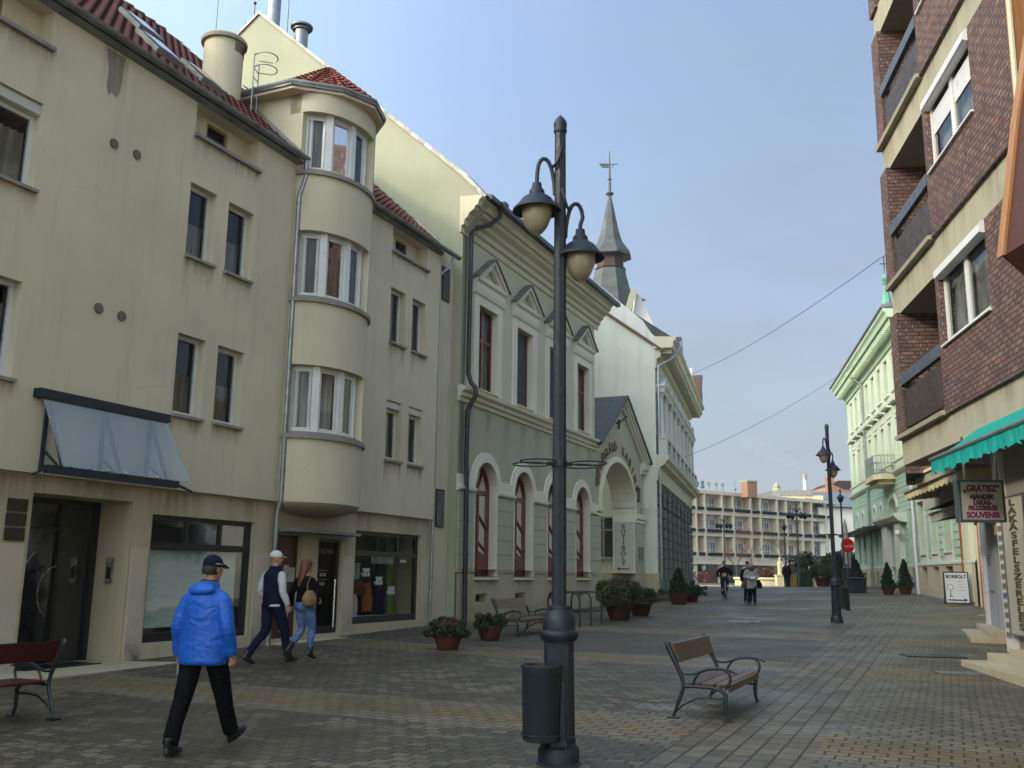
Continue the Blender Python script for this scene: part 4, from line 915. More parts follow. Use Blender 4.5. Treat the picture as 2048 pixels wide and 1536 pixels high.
for o0, o1, yy in ((0, .13, -.05), (.13, .24, -.02)):
    n = 26
    for i in range(n):
        t0, t1 = math.pi*i/n, math.pi*(i+1)/n
        v = [(c-(rx+o)*math.cos(t), y, 4.35+(rz_+o)*math.sin(t)) for y in (yy, .03) for t in (t0, t1) for o in (o0, o1)]
        tr_.add(v, [(0, 1, 3, 2), (4, 6, 7, 5), (0, 2, 6, 4), (1, 5, 7, 3)])
for p, q in ((PX0-.05, 12.45), (17.12, PX1+.2)): tr_.prof([(-.02, 4.12), (-.10, 4.16), (-.10, 4.36), (.03, 4.40), (.03, 4.0), (-.06, 4.0)], p, q)
# raking mouldings and kneelers
for s_ in (-1, 1):
    ex = PC+s_*3.42
    for d0, d1, yy in ((0, .10, -.30), (.10, .22, -.20), (.22, .34, -.10)):
        tr_.prism([(ex, 6.85-d0), (PC, 9.22-d0*1.1), (PC, 9.22-d1*1.1), (ex, 6.85-d1)], yy, .03)
tr_.prof([(.03, 6.22), (-.06, 6.24), (-.08, 6.38), (-.2, 6.44), (-.24, 6.62), (-.3, 6.7), (.03, 6.72)], PX1-.35, PX1+.45)
tr_.build('gate_mouldings', M['trim'], PG)
iv = MB()        # white lining of the passage
ap = arch_pts(hole[0], hole[1], 4.35, 6.38, 22); ol = [(hole[0], 1.8)]+ap+[(hole[1], 1.8)]
for (x0, z0), (x1, z1) in zip(ol, ol[1:]):
    def q(x, z): return (x+(.01 if x < c-.05 else -.01 if x > c+.05 else 0), z-(.01 if z > 4.4 else 0))
    A, B2 = q(x0, z0), q(x1, z1); iv.poly((A[0], .02, A[1]), (B2[0], .02, B2[1]), (B2[0], 1.04, B2[1]), (A[0], 1.04, A[1]))
iv.build('white_arch_lining', M['trim'], PG)
gr = MB()
for s_ in (-1, 1): gr.prism([(PC+s_*3.62, 6.72), (PC, 9.22), (PC, 9.34), (PC+s_*3.62, 6.84)], -.36, 1.5)
gr.build('gate_roof', M['slate'], PG)
M['redletters'] = plain('rusty_red_letters', (.16, .03, .02), .5, .2)
tx = bpy.data.objects.new('gate_lettering', None)
def arc_text(s, a0, a1, rad, zc, parent, y, size, mat, name):
    mb = None; vs, fs = [], []
    for i, ch in enumerate(s):
        if ch == ' ': continue
        a = R(a0+(a1-a0)*i/(len(s)-1)); cu = bpy.data.curves.new('t', 'FONT'); cu.body = ch; cu.size = size; cu.extrude = .012; cu.align_x = 'CENTER'; cu.offset = .008; cu.resolution_u = 2
        t_ = bpy.data.objects.new('t', cu); COL.objects.link(t_); dg = bpy.context.evaluated_depsgraph_get(); me = t_.evaluated_get(dg).to_mesh()
        X = Matrix.Translation((PCX+rad*1.12*math.cos(a), y, zc+rad*math.sin(a))) @ Matrix.Rotation(math.pi/2, 4, 'X') @ Matrix.Rotation(a-math.pi/2, 4, 'Z')
        n = len(vs); vs += [tuple(X @ v.co) for v in me.vertices]; fs += [tuple(k+n for k in p.vertices) for p in me.polygons]
        bpy.data.objects.remove(t_)
    return MB().add(vs, fs).build(name, mat, parent)
PCX = c
arc_text('VENDÉGLÁTÓ', 160, 98, 2.50, 4.35, PG, -.0, .50, M['redletters'], 'gate_lettering'); arc_text('KABINET', 76, 16, 2.50, 4.35, PG, -.0, .50, M['redletters'], 'gate_lettering')
MB().box(11.95, 12.28, -.02, .03, 5.25, 5.95).build('stone_relief', M['brown_flash'], PG, bevel=.02); MB().box(17.62, 17.95, -.02, .03, 4.95, 5.6).build('stone_relief', M['brown_flash'], PG, bevel=.02)
MB().box(17.45, 18.2, -.05, -.02, 2.36, 2.95).build('grey_plaque', M['zinc_dk'], PG)
fh = MB().tube([(14.6, .03, 8.05), (14.6, -.12, 8.05), (14.75, -.4, 8.35)], .035, 6).tube([(14.6, -.1, 7.8), (14.6, -.1, 8.2)], .05, 6); fh.build('flag_holder', M['iron'], PG)
dm = MB().lathe([(.10, .0), (.10, .10), (.02, .12)], (18.2, -.2, 4.68), 12).sphere((18.2, -.2, 4.66), .085, 10, 8); dm.bar((18.2, -.2, 4.78), (18.2, .03, 4.78), .05); dm.build('dome_camera', M['white_pvc'], PG, 40)
# sign on the jamb: board with letters one under the other
sg = MB().box(17.065, 17.105, .10, .96, 1.86, 4.02); so2 = sg.build('tall_sign', M['paper'], PG)
M['sign_red'] = plain('dark_red_print', (.10, .008, .012), .5)
for i, ch in enumerate('SÜTIBOLT'): text('sign_letter', ch, M['sign_red'], .25, so2, (17.06, .53, 3.82-.235*i), (math.pi/2, 0, -math.pi/2), bold=.004, sx=1.35)
MB().box(17.055, 17.064, .30, .78, 1.97, 2.01).prism([(0, 0)]*3, 0, 0).build('arrow', M['sign_red'], so2) if 0 else None
ar = MB(); ar.box(17.056, 17.064, .28, .72, 1.95, 2.0); ar.slab([(0, 0)], 0, 0) if 0 else None
ar.add([(17.056, .72, 1.90), (17.056, .72, 2.05), (17.056, .86, 1.975)], [(0, 1, 2)]); ar.build('arrow', M['sign_red'], so2)
M['granite'] = plain('dark_red_granite', (.07, .035, .028), .5, 0, .5, .4, 12)
sp = MB()
for i in range(4): sp.box(12.6, 19.9-.65*i, -1.15+.38*i, 2.2, .3, .80+.17*i)
sp.build('granite_steps', M['granite'], PG, bevel=.01)

# ================================================================== NEOCLASSICAL BUILDING WITH COLUMNS
Wb = facade('columned_building', 'tall grey and white neoclassical building with half columns, heavy cornice and a slate spire', 'building', 6.7, 43.7, 15.2)
WL = 18.6; NB = 8; bw = WL/NB
wl = MB()
wall(wl, 0, WL, 6.2, 12.0, [(bw*(k+.5)-.5, bw*(k+.5)+.5, 8.0, 9.9, .25) for k in range(NB)])
wl.build('upper_wall', M['wgrey'], Wb)
ga = [(bw*(k+.5)-.62, bw*(k+.5)+.62, 1.9, 5.5, .45, 4.9) for k in range(NB)]
lw = MB(); wall(lw, 0, WL, .0, 6.2, ga); lw.build('ground_floor_wall', M['wdark'], Wb)
rb = MB()
for k in range(NB+1):
    x0, x1 = (0 if k == 0 else bw*(k-.5)+.64), (WL if k == NB else bw*(k+.5)-.64)
    for i in range(7): rb.box(max(0, x0), min(WL, x1), -.14, -.001, 1.62+.46*i, 1.62+.46*i+.40)
    rb.box(max(0, x0)-.03, min(WL, x1)+.03, -.22, -.001, .2, 1.56)
for k in range(NB):   # fan of voussoirs with keystone
    c = bw*(k+.5)
    for i in range(7):
        t0, t1 = math.pi*(i+.08)/7, math.pi*(i+.92)/7
        v = [(c-r*math.cos(t), y, 4.9+r*math.sin(t)*.95) for y in (-.14 if i != 3 else -.22, 0) for t in (t0, t1) for r in (.63, 1.08)]
        rb.add(v, [(0, 1, 3, 2), (4, 6, 7, 5), (0, 2, 6, 4), (1, 5, 7, 3), (0, 4, 5, 1), (2, 3, 7, 6)])
rb.build('rusticated_blocks', M['wdark'], Wb)
for k in range(NB): window(Wb, ga[k][0], ga[k][1], 1.9, 5.5, .35, fm='darkframe', cols=(.5,), rows=(.3, .7), curtain=None, glass='darkpane')
wc = MB().prof([(0, 6.0), (-.08, 6.02), (-.10, 6.3), (-.14, 6.6), (-.4, 6.75), (-.44, 6.86), (-.58, 6.98), (-.62, 7.14), (-.5, 7.2), (0, 7.2)], -.05, WL+.5); wc.build('middle_cornice', M['wcream'], Wb)
bl_ = MB()
bl_.prof([(-.16, 7.2), (-.16, 7.28), (-.5, 7.28), (-.5, 7.2)], 0, WL); bl_.prof([(-.14, 7.94), (-.14, 8.04), (-.52, 8.04), (-.52, 7.94)], 0, WL+.1)
for k in range(NB+1):
    c = min(max(bw*k, .3), WL-.3); bl_.box(c-.28, c+.28, -.52, -.12, 7.28, 7.94)
for k in range(NB):
    for j in range(5): x = bw*k+.55+.3*j; bl_.lathe([(.05, 7.28), (.09, 7.42), (.05, 7.6), (.09, 7.78), (.06, 7.94)], (x, -.33, 0), 6)
bl_.build('balustrade', M['wgrey'], Wb)
for k in range(NB):
    c = bw*(k+.5)
    o = window(Wb, c-.5, c+.5, 8.0, 9.9, .18, fm='white_dim', cols=(.5,), rows=(.68,), curtain=None, glass='blueglass')
    for s_ in (-1, 1):
        MB().lathe([(.2, 8.04), (.2, 8.16), (.16, 8.22), (.15, 9.1), (.135, 9.92), (.17, 9.96), (.21, 10.1), (.21, 10.14)], (c+s_*.78, -.2, 0), 12).build('half_column', M['wgrey'], Wb, 40)
    pd = MB(); pd.prof([(0, 10.14), (-.4, 10.14), (-.44, 10.34), (-.52, 10.42), (0, 10.42)], c-1.05, c+1.05)
    pd.prism([(c-1.1, 10.42), (c+1.1, 10.42), (c+1.1, 10.50), (c, 11.08), (c-1.1, 10.50)], -.46, 0); pd.build('pediment', M['wgrey'], Wb)
fz = MB().prof([(0, 11.3), (-.08, 11.3), (-.1, 11.75), (-.28, 11.82), (-.30, 12.0), (0, 12.0)], 0, WL); fz.prof([(-.0, 12.22), (-.85, 12.22), (-.9, 12.34), (-.9, 12.5), (-1.02, 12.6), (-1.05, 12.72), (0, 12.8)], -.15, WL+1.0)
i = 0; x = .1
while x < WL+.6: fz.box(x, x+.22, -.80, -.25, 12.0, 12.22); x += .46
fz.box(0, WL+.4, -.3, 0, 12.0, 12.22); fz.build('main_cornice', M['wcream'], Wb)
mb = MB(); mb.poly((0, -.02, -.5), (0, 13, -.5), (0, 13, 12.6), (0, 5, 16.15), (0, -.02, 12.42)); mb.poly((WL, 0, -.5), (WL, 13, -.5), (WL, 13, 12.5), (WL, 0, 12.8)); mb.poly((0, 13, -.5), (WL, 13, -.5), (WL, 13, 12.5), (0, 13, 12.5)); mb.build('side_wall', M['wside'], Wb)
sp_ = MB().prof([(-.06, .1), (-.06, 1.80), (13, 1.80), (13, .1)], -.06, -.004); sp_.build('side_plinth', M['plinth'], Wb)
MB().prof([(1.5, 1.82), (1.5, 8)], 0, 0).v
o = window(Wb, 0, 1.26, 0, 1.93, 0, fm='white_dim', cols=(.5,), rows=(.68,), curtain=None, glass='darkpane', sill=1, name='barred_window'); o.location = (-.07, 3.10, 2.44); o.rotation_euler = (0, 0, -math.pi/2)
br = MB()
for i in range(9): br.bar((.07+.14*i, -.03, .03), (.07+.14*i, -.03, 1.9), .014)
for i in range(5): br.bar((.03, -.03, .2+.38*i), (1.23, -.03, .2+.38*i), .014)
br.build('window_bars', M['iron'], o)
mr = MB(); f_ = .9
mr.prof([(-.4, 12.05), (-.4, 12.17), (5.0, 16.2), (5.0, 16.08)], -.16, .0); mr.build('verge_flashing', M['brown_flash'], Wb)
mr = MB(); mr.prof([(-.5, 12.12), (-.25, 12.6), (.1, 12.95), (.5, 13.6), (1.4, 14.42), (2.7, 15.62), (4.4, 17.2), (5.2, 16.6), (5.0, 16.2)], -.1, .45); mr.build('parapet', M['roofwhite'], Wb)
rf = MB().prof([(-.9, 12.8), (4.4, 16.6), (12.8, 12.6), (12.8, 12), (0, 12)], .46, WL+.3); rf.build('roof', M['slate'], Wb)
# white parapet pieces and dormer gables over the street cornice
pp = MB(); pp.prof([(-.6, 12.8), (-.75, 13.2), (-.1, 13.35), (1.5, 14.2), (1.5, 12.8)], 9.2, 18.0); pp.prism([(13.5, 13.3), (14.2, 14.1), (15.0, 13.6), (15.6, 14.6), (16.5, 13.9), (16.6, 13.2)], -.6, -.3); pp.build('attic_parapet', M['roofwhite'], Wb)
dg_ = MB(); dg_.prism([(9.0, 12.8), (9.0, 14.6), (9.35, 15.1), (9.75, 14.9), (10.6, 13.2), (10.6, 12.8)], -.5, 1.2); dg_.build('dormer', M['slate'], Wb)
dg_ = MB(); dg_.prism([(17.6, 12.75), (17.9, 14.4), (19.2, 14.9), (19.3, 14.8), (18.4, 13.9), (18.6, 12.9)], -1.0, -.4); dg_.build('corner_ornament', M['brown_flash'], Wb)
downpipe(Wb, [(1.1, -1.15, 12.75), (.9, -1.2, 12.45), (.3, -.75, 11.75), (.12, -.15, 11.4), (.12, -.15, .6)], .07, 'zinc')
# gable dormer and slate spire behind the ridge
gd = MB().prism([(6.62, 15.2), (6.95, 17.35), (7.15, 17.2), (8.3, 14.6), (8.3, 14.2), (6.62, 14.2)], 51.6, 52.4).build('gable_dormer', M['roofwhite'], Wb); gd.matrix_parent_inverse = (Matrix.Translation(Wb.location) @ Wb.rotation_euler.to_matrix().to_4x4()).inverted()
gd = MB().prism([(6.15, 14.5), (6.15, 15.9), (6.62, 17.45), (6.98, 17.45), (6.6, 16.2), (6.6, 14.5)], 51.2, 51.59).build('dormer_side', M['green_lo'], Wb); gd.matrix_parent_inverse = (Matrix.Translation(Wb.location) @ Wb.rotation_euler.to_matrix().to_4x4()).inverted()
TW = thing('spire', 'slate grey octagonal spire with a brown copper collar and weather vane', 'spire', (8.0, 75, 0)); TW.scale = (1.18, 1.18, 1)
s1 = MB().lathe([(2.9, 12), (2.45, 20.5), (1.75, 23.4), (1.08, 26.35)], (0, 0, 0), 8, R(12)); s1.build('lower_roof', M['spire'], TW)
MB().lathe([(1.08, 26.3), (1.15, 26.42), (1.0, 26.5), (.94, 27.5)], (0, 0, 0), 8, R(12)).build('collar', M['copper'], TW)
MB().lathe([(.9, 27.4), (1.55, 27.48), (1.5, 27.75), (.92, 28.75), (.7, 29.6), (.10, 33.0)], (0, 0, 0), 8, R(12)).build('upper_roof', M['spire'], TW)
fi = MB().lathe([(.1, 32.9), (.30, 33.1), (.26, 33.18), (.1, 33.25), (.09, 34.3), (.16, 34.4), (.08, 34.5), (.06, 36.0), (.02, 37.0)], (0, 0, 0), 10)
fi.box(-.75, .0, -.02, .02, 35.75, 35.82); fi.prism([(-.72, 35.78), (-.55, 35.45), (0, 35.45), (0, 35.78)], -.02, .02); fi.bar((0, 0, 35.78), (.6, 0, 35.78), .05); fi.bar((.15, 0, 35.5), (.35, 0, 35.78), .04); fi.build('weather_vane', M['spire'], TW)
T2 = thing('small_spire', 'thin dark spire end with a ball finial beyond the white parapet', 'spire', (10.6, 75, 0)); MB().lathe([(.95, 19), (.55, 20.8), (.10, 22.6), (.06, 22.7), (.16, 22.9), (.06, 23.1), (.03, 24.1)], (0, 0, 0), 8).build('spire_roof', M['spire'], T2); MB().bar((-.2, 0, 23.85), (.22, 0, 23.85), .05).prism([(0, 23.85), (.25, 23.8), (.22, 24.0), (0, 23.95)], -.01, .01).build('vane', M['iron'], T2)

decals('splash_dirt', [(0, GL, 1.0, .1)], -.0745, M['splash'], G); decals('run_off_stains', [(a-.05, b+.05, 1.15, 1.50) for a, b in aw], -.0745, M['runoff'], G)
decals('run_off_stains', [(.4+1.3*i, .9+1.3*i, 5.3, 6.45) for i in range(9)], -.004, M['runoff'], G)
# ================================================================== BRICK APARTMENT BLOCK (right, close)
Bb = facade('brick_apartment_block', 'dark clinker brick apartment block with concrete bands, balconies and white windows on the right', 'building', 8.0, 19.5, 8.4, True)
BL = 17.0; ZB = [(3.91, 4.47), (6.95, 7.62), (10.10, 10.75), (13.25, 13.9)]; TOP = 17.5
brk = MB(); con = MB()
FZ = [(4.47, 6.95), (7.62, 10.10), (10.75, 13.25), (13.9, 16.4)]
WN = [(3.84, 6.16), (9.2, 11.5)]
for z0, z1 in FZ:
    hs = [(a, b, z0+1.12, z1-.02, .12) for a, b in WN]
    wall(brk, 3.6, BL, z0-.04, z1, hs, y=-.09)
    brk.poly((3.6, -.09, z0-.04), (BL, -.09, z0-.04), (BL, .05, z0-.04), (3.6, .05, z0-.04))
    brk.poly((3.6, -.09, z0-.04), (3.6, 1.4, z0-.04), (3.6, 1.4, z1), (3.6, -.09, z1))
    brk.box(.38, .92, -.09, 1.45, z0-.04, z1+.02)
    brk.box(.92, 3.6, 1.35, 1.45, z0, z1)
brk.box(.42, BL, 12, 12.2, 4, TOP); brk.box(.39, .42, 1.45, 12, 3.95, TOP)
brk.box(.42, BL, 1.46, 11.9, 16.45, TOP)
brk.build('brick_wall', M['brick'], Bb)
for z0, z1 in ZB: con.box(.42, BL, -.02, 1.44, z0, z1); con.box(.47, BL, 1.44, 11.9, z0, z1)
con.build('concrete_band', M['concrete'], Bb)
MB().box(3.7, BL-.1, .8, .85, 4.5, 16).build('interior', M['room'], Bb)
M['railpanel'] = plain('brown_balcony_panel', (.05, .038, .032), .5, .2, .4, .35, 5); M['railbox'] = plain('blue_grey_planter_rail', (.065, .08, .10), .5, .1, .5, .2, 5)
for k, (z0, z1) in enumerate(FZ[:3]):
    MB().prof([(-.14, z0-.05), (-.16, z0+.02), (.1, z0+.06), (.1, z0-.05)], .40, 3.6).build('balcony_lip', M['concrete'], Bb)
    p_ = MB(); p_.box(.93, 3.58, -.05, -.02, z0+.14, z0+.78 if k else z0+.86); o = p_.build('balcony_rail', M['railpanel'], Bb)
    q_ = MB(); q_.box(.93, 3.59, -.10, .0, z0+.98, z0+1.20); 
    for x in (1.0, 1.8, 2.6, 3.5): q_.box(x, x+.03, -.03, .0, z0+.1, z0+.98)
    q_.build('hand_rail', M['railbox'], o)
MB().lathe([(.10, 9.05), (.14, 9.38), (.16, 9.38), (.16, 9.42)], (1.5, .85, -.05), 14).build('white_wall_pot', M['white_pvc'], Bb, 40)
pt = MB().lathe([(.05, 4.5), (.08, 4.66)], (3.2, .06, 0), 10); pt.build('small_pot', M['g3'], Bb, 40)
for k, (z0, z1) in enumerate(FZ[:3]):
    for a, b in WN:
        o = window(Bb, a, b, z0+1.12, z1-.02, -.02, fm='white_pvc', cols=(.5,), fw=.085, mw=.15, box=0, curtain='curtain', cut=.98)
        h = z1-.02-(z0+1.12)
        MB().prof([(-.15, h-.17), (-.15, h-.05), (-.10, h+.01), (.0, h+.01), (.0, h-.19), (-.11, h-.19)], -.02, b-a+.02).build('shutter_box', M['white_pvc'], o)
        MB().prof([(-.12, -.05), (-.12, -.02), (0, .005), (0, -.05)], -.02, b-a+.02).build('sill', M['white_pvc'], o)
        ca = MB()
        for c0_, c1_ in ((.1, (b-a)/2-.11), ((b-a)/2+.11, b-a-.1)):
            if k == 1: 
                for i in range(9): ca.box(c0_, c1_, .015, .03, h-.30-.045*i-.04, h-.30-.045*i)
        if k == 1: ca.build('roller_shutter', M['white_pvc'], o)
# ground storey, set back under the overhang
gw = MB(); gw.box(2.3, BL, 1.1, 12, .45, 3.91); gw.build('shop_wall', plaster('shop_wall_grey', (.30, .28, .24), .3), Bb)
wp = MB(); wp.box(2.28, 2.66, 1.02, 1.099, .45, 3.9); wp.build('white_pillar', M['white_pvc'], Bb)
st = MB()
for i, (y0, z) in enumerate(((.35, .27), (.72, .42), (1.0, .52))): st.box(1.9+.25*i, BL, y0, 1.25, -.3, z)
st.build('shop_steps', M['stone'], Bb, bevel=.012)
MB().box(0.1, BL, 1.2, 12, -.3, .02).v
# tall vertical letter board
M['boardface'] = plain('cream_board_face', (.40, .39, .33), .5, 0, .4, .08); M['boardletter'] = plain('brown_gold_letters', (.085, .065, .022), .5); M['boardframe'] = plain('grey_board_frame', (.18, .18, .17), .4, .3)
lb = thing('vertical_shop_sign', 'tall white board with brown letters LAKÁSFELSZERELÉS on the pillar under the teal awning', 'sign', (0, 0, 0)); lb.matrix_world = Bb.matrix_basis
lb.location = Bb.location; lb.rotation_euler = Bb.rotation_euler
MB().box(2.70, 3.72, .98, 1.098, .78, 3.06).build('board', M['boardface'], lb); fr = MB()
fr.box(2.67, 2.70, .96, 1.098, .75, 3.09); fr.box(3.72, 3.75, .96, 1.098, .75, 3.09); fr.box(2.70, 3.72, .96, 1.098, .75, .78); fr.box(2.70, 3.72, .96, 1.098, 3.06, 3.09); fr.build('board_frame', M['boardframe'], lb)
for i, ch in enumerate('LAKÁSFELSZERELÉS'): text('board_letter', ch, M['boardletter'], .155, lb, (3.2, .975, 2.96-.137*i), sx=3.4, bold=.006)
cs = thing('price_cards', 'column of white printed cards with prices fixed to the white pillar', 'notice'); cs.location = Bb.location; cs.rotation_euler = Bb.rotation_euler
M['cardprint'] = plain('faded_card_print', (.16, .15, .13), .6, 0, .3, .6, 30); M['cardblue'] = plain('blue_card_print', (.08, .08, .25), .6)
for i in range(12):
    z = 2.62-.165*i; c_ = MB().box(2.33, 2.63, 1.012, 1.019, z-.125, z).build('card', M['paper'], cs); MB().box(2.36, 2.58, 1.006, 1.0115, z-.10, z-.02).build('card_print', M['cardblue' if i == 7 else 'cardprint'], c_)
# teal awning, hung from the concrete band
ta = thing('teal_awning', 'teal canvas awning with a scalloped valance over the souvenir shop', 'awning'); ta.location = Bb.location; ta.rotation_euler = Bb.rotation_euler
ax0, ax1 = 4.93, 13.5
a_ = MB(); n = 46; xs_ = [ax0+(ax1-ax0)*i/n for i in range(n+1)]
for i in range(n):
    f0 = [(xs_[i], -.03, 3.97), (xs_[i+1], -.03, 3.97), (xs_[i+1], -.72, 3.50), (xs_[i], -.72, 3.50)]; sg = .015*math.sin(i*2.1)
    a_.poly(f0[0], f0[1], (xs_[i+1], -.38, 3.70), (xs_[i], -.38, 3.70)); a_.poly((xs_[i], -.38, 3.70), (xs_[i+1], -.38, 3.70), f0[2], f0[3])
a_.poly((ax0, -.03, 3.97), (ax0, -.38, 3.70), (ax0, -.72, 3.50), (ax0, -.72, 3.42), (ax0, -.03, 3.86)); a_.build('canvas', M['teal'], ta)
v_ = MB(); m = 330
def vy(i): return -.755+.022*math.sin(i*.33)+.014*math.sin(i*.9+1)
for i in range(m):
    x0, x1 = ax0+(ax1-ax0)*i/m, ax0+(ax1-ax0)*(i+1)/m
    zb0, zb1 = 3.235+.045*abs(math.sin(math.pi*i/10)), 3.235+.045*abs(math.sin(math.pi*(i+1)/10))
    v_.poly((x0, -.75, 3.47), (x1, -.75, 3.47), (x1, vy(i+1), zb1), (x0, vy(i), zb0))
v_.build('valance', M['teal'], ta)
MB().tube([(ax0-.02, -.745, 3.49), (ax1, -.745, 3.49)], .035, 8).build('front_bar', M['zinc_dk'], ta)
am = MB()
for x in (5.3, 8.5, 11.5): am.bar((x, -.02, 3.4), (x, -.73, 3.47), .04)
am.build('awning_arm', M['zinc_dk'], ta)
# hanging souvenir sign
sn = thing('souvenir_sign', 'double sided box sign with purple lettering GRÁTISZ and SOUVENIR hanging under the teal awning', 'sign', (7.38, 15.0, 0), 0)
sn.rotation_euler = (0, 0, R(-3)); MB().box(-.36, .36, -.09, .09, 2.55, 3.21).build('sign_case', plain('teal_grey_sign_case', (.06, .09, .10), .4), sn, bevel=.012)
MB().box(-.31, .31, -.096, -.091, 2.59, 3.17).build('sign_face', M['boardface'], sn)
M['purple'] = plain('purple_print', (.14, .005, .09), .5); M['plum'] = plain('plum_print', (.08, .008, .05), .5)
for s_, z, sz, m_ in (('„GRÁTISZ”', 3.07, .135, 'plum'), ('AJÁNDÉK', 2.94, .10, 'plum'), ('LAKÁS-', 2.85, .10, 'plum'), ('FELSZERELÉS', 2.765, .092, 'purple'), ('SOUVENIR', 2.655, .125, 'purple')):
    text('sign_text', s_, M[m_], sz, sn, (0, -.099, z), sx=.86, bold=.0055, extrude=.002)
MB().bar((.30, 0, 3.2), (.30, 0, 3.9), .03).bar((-.2, 0, 3.2), (-.2, 0, 3.9), .03).build('hanger', M['zinc_dk'], sn)
# wooden structure at the right edge
wd = thing('timber_oriel', 'orange pine and dark brown timber bay jutting over the street at the right edge', 'timber bay', (0, 0, 0))
MB().prism([(5.76, 6.9), (5.79, 9.2), (6.0, 12.5), (8.5, 12.5), (8.5, 5.6), (5.85, 5.6)], 10.0, 10.12).build('pine_panel', M['pine'], wd)
MB().prism([(5.735, 6.9), (5.765, 9.2), (5.975, 12.5), (6.0, 12.5), (5.79, 9.2), (5.76, 6.9)], 9.99, 10.06).build('edge_strip', M['trim_cream'], wd)
b_ = MB().prism([(4.84, 4.80), (5.12, 6.3), (5.42, 7.6), (6.2, 11), (7.6, 11), (7.6, 4.2), (5.6, 4.2), (5.08, 4.56)], 8.2, 8.96); b_.build('brown_cladding', M['brownwood'], wd)
MB().prism([(4.81, 4.80), (5.09, 6.3), (5.39, 7.6), (6.17, 11), (6.2, 11), (5.42, 7.6), (5.12, 6.3), (4.84, 4.80)], 8.9, 9.02).prism([(5.05, 4.62), (5.32, 5.9), (5.6, 7.1), (5.66, 7.1), (5.37, 5.9), (5.10, 4.58)], 8.16, 8.199).build('pine_edge', M['pine'], wd)

# ================================================================== SHOP HOUSE BETWEEN (no. 54)
N = facade('shop_house', 'low shop house with red doors and white pilasters', 'building', 16.9, 34.6, 22.4, True)
NL = 15.4
w_ = MB(); wall(w_, 0, NL, -.3, 3.7, [(1.0, 1.75, .45, 3.3, .2), (3.0, 3.8, .45, 3.3, .2)]); w_.build('wall', M['trim'], N)
for a, b, m_ in ((1.0, 1.75, 'reddoor2'), (3.0, 3.8, 'reddoor2')):
    o = MB().box(a, b, .12, .17, .45, 3.3).build('door', M[m_], N); MB().box(a+.12, b-.12, .10, .119, 1.2, 3.1).build('pane', M['darkpane'], o)
pz = MB()
for a, b in ((.1, .5), (1.9, 2.25), (2.55, 2.9), (3.95, 4.3)): pz.box(a, b, -.14, 0, 0, 3.6)
pz.build('pilaster', M['trim_cream'], N); MB().box(.52, .8, -.10, 0, 0, 3.6).build('brown_strip', M['g3'], N)
MB().box(.8, 4.4, -.5, 0, -.2, .60).build('door_step', M['stone'], N, bevel=.01)
MB().box(8.6, 9.05, -.55, 0, .35, 3.5).build('white_pier', M['white_pvc'], N); MB().box(9.05, 12.0, -.45, 0, .35, 3.5).build('grey_wall', plaster('grey_blue_render', (.36, .37, .42), .2), N)
MB().box(8.5, 13.5, -.8, .0, -.2, .50).build('door_step', M['stone'], N, bevel=.01); MB().box(9.3, 13.5, -1.2, -.8, -.2, .38).build('door_step', M['stone'], N, bevel=.01)
text('house_number', '5\n4', M['darkframe'], .16, N, (8.84, -.553, 2.45), sx=1.2); MB().box(9.5, 10.4, -.46, -.45, 2.05, 2.35).build('dark_plaque', M['darkframe'], N); MB().box(8.72, 8.98, -.556, -.551, 1.55, 1.9).build('notice', M['paper'], N)
MB().box(8.7, 8.95, -.556, -.551, 1.33, 1.36).box(9.5, 10.9, -.46, -.45, 1.36, 1.41).build('arrow', M['sign_red'], N)
MB().box(-.0, NL, .01, 10, 3.7, 4.0).build('upper_slab', M['concrete'], N)
br_ = MB().slab([(12.4, -2.35), (15.3, -2.35), (15.3, 9), (0.2, 9), (.2, .05), (12.4, .05)], 4.0, 8.5); br_.build('brick_upper', M['brick'], N)
cn_ = facade('shop_canopy', 'beige concrete canopy slab over the shop awnings next to the brick block', 'canopy', 9.46, 22.2, 10.6, True); MB().slab([(0, 0), (3.4, 0), (3.4, 2.2), (0, 2.2)], 3.80, 4.04).build('canopy_slab', M['concrete'], cn_)
MB().slab([(-.02, -.05), (3.4, -.05), (3.4, .1), (-.02, .1)], 4.0, 4.06).build('canopy_edge', M['trim_cream'], cn_)
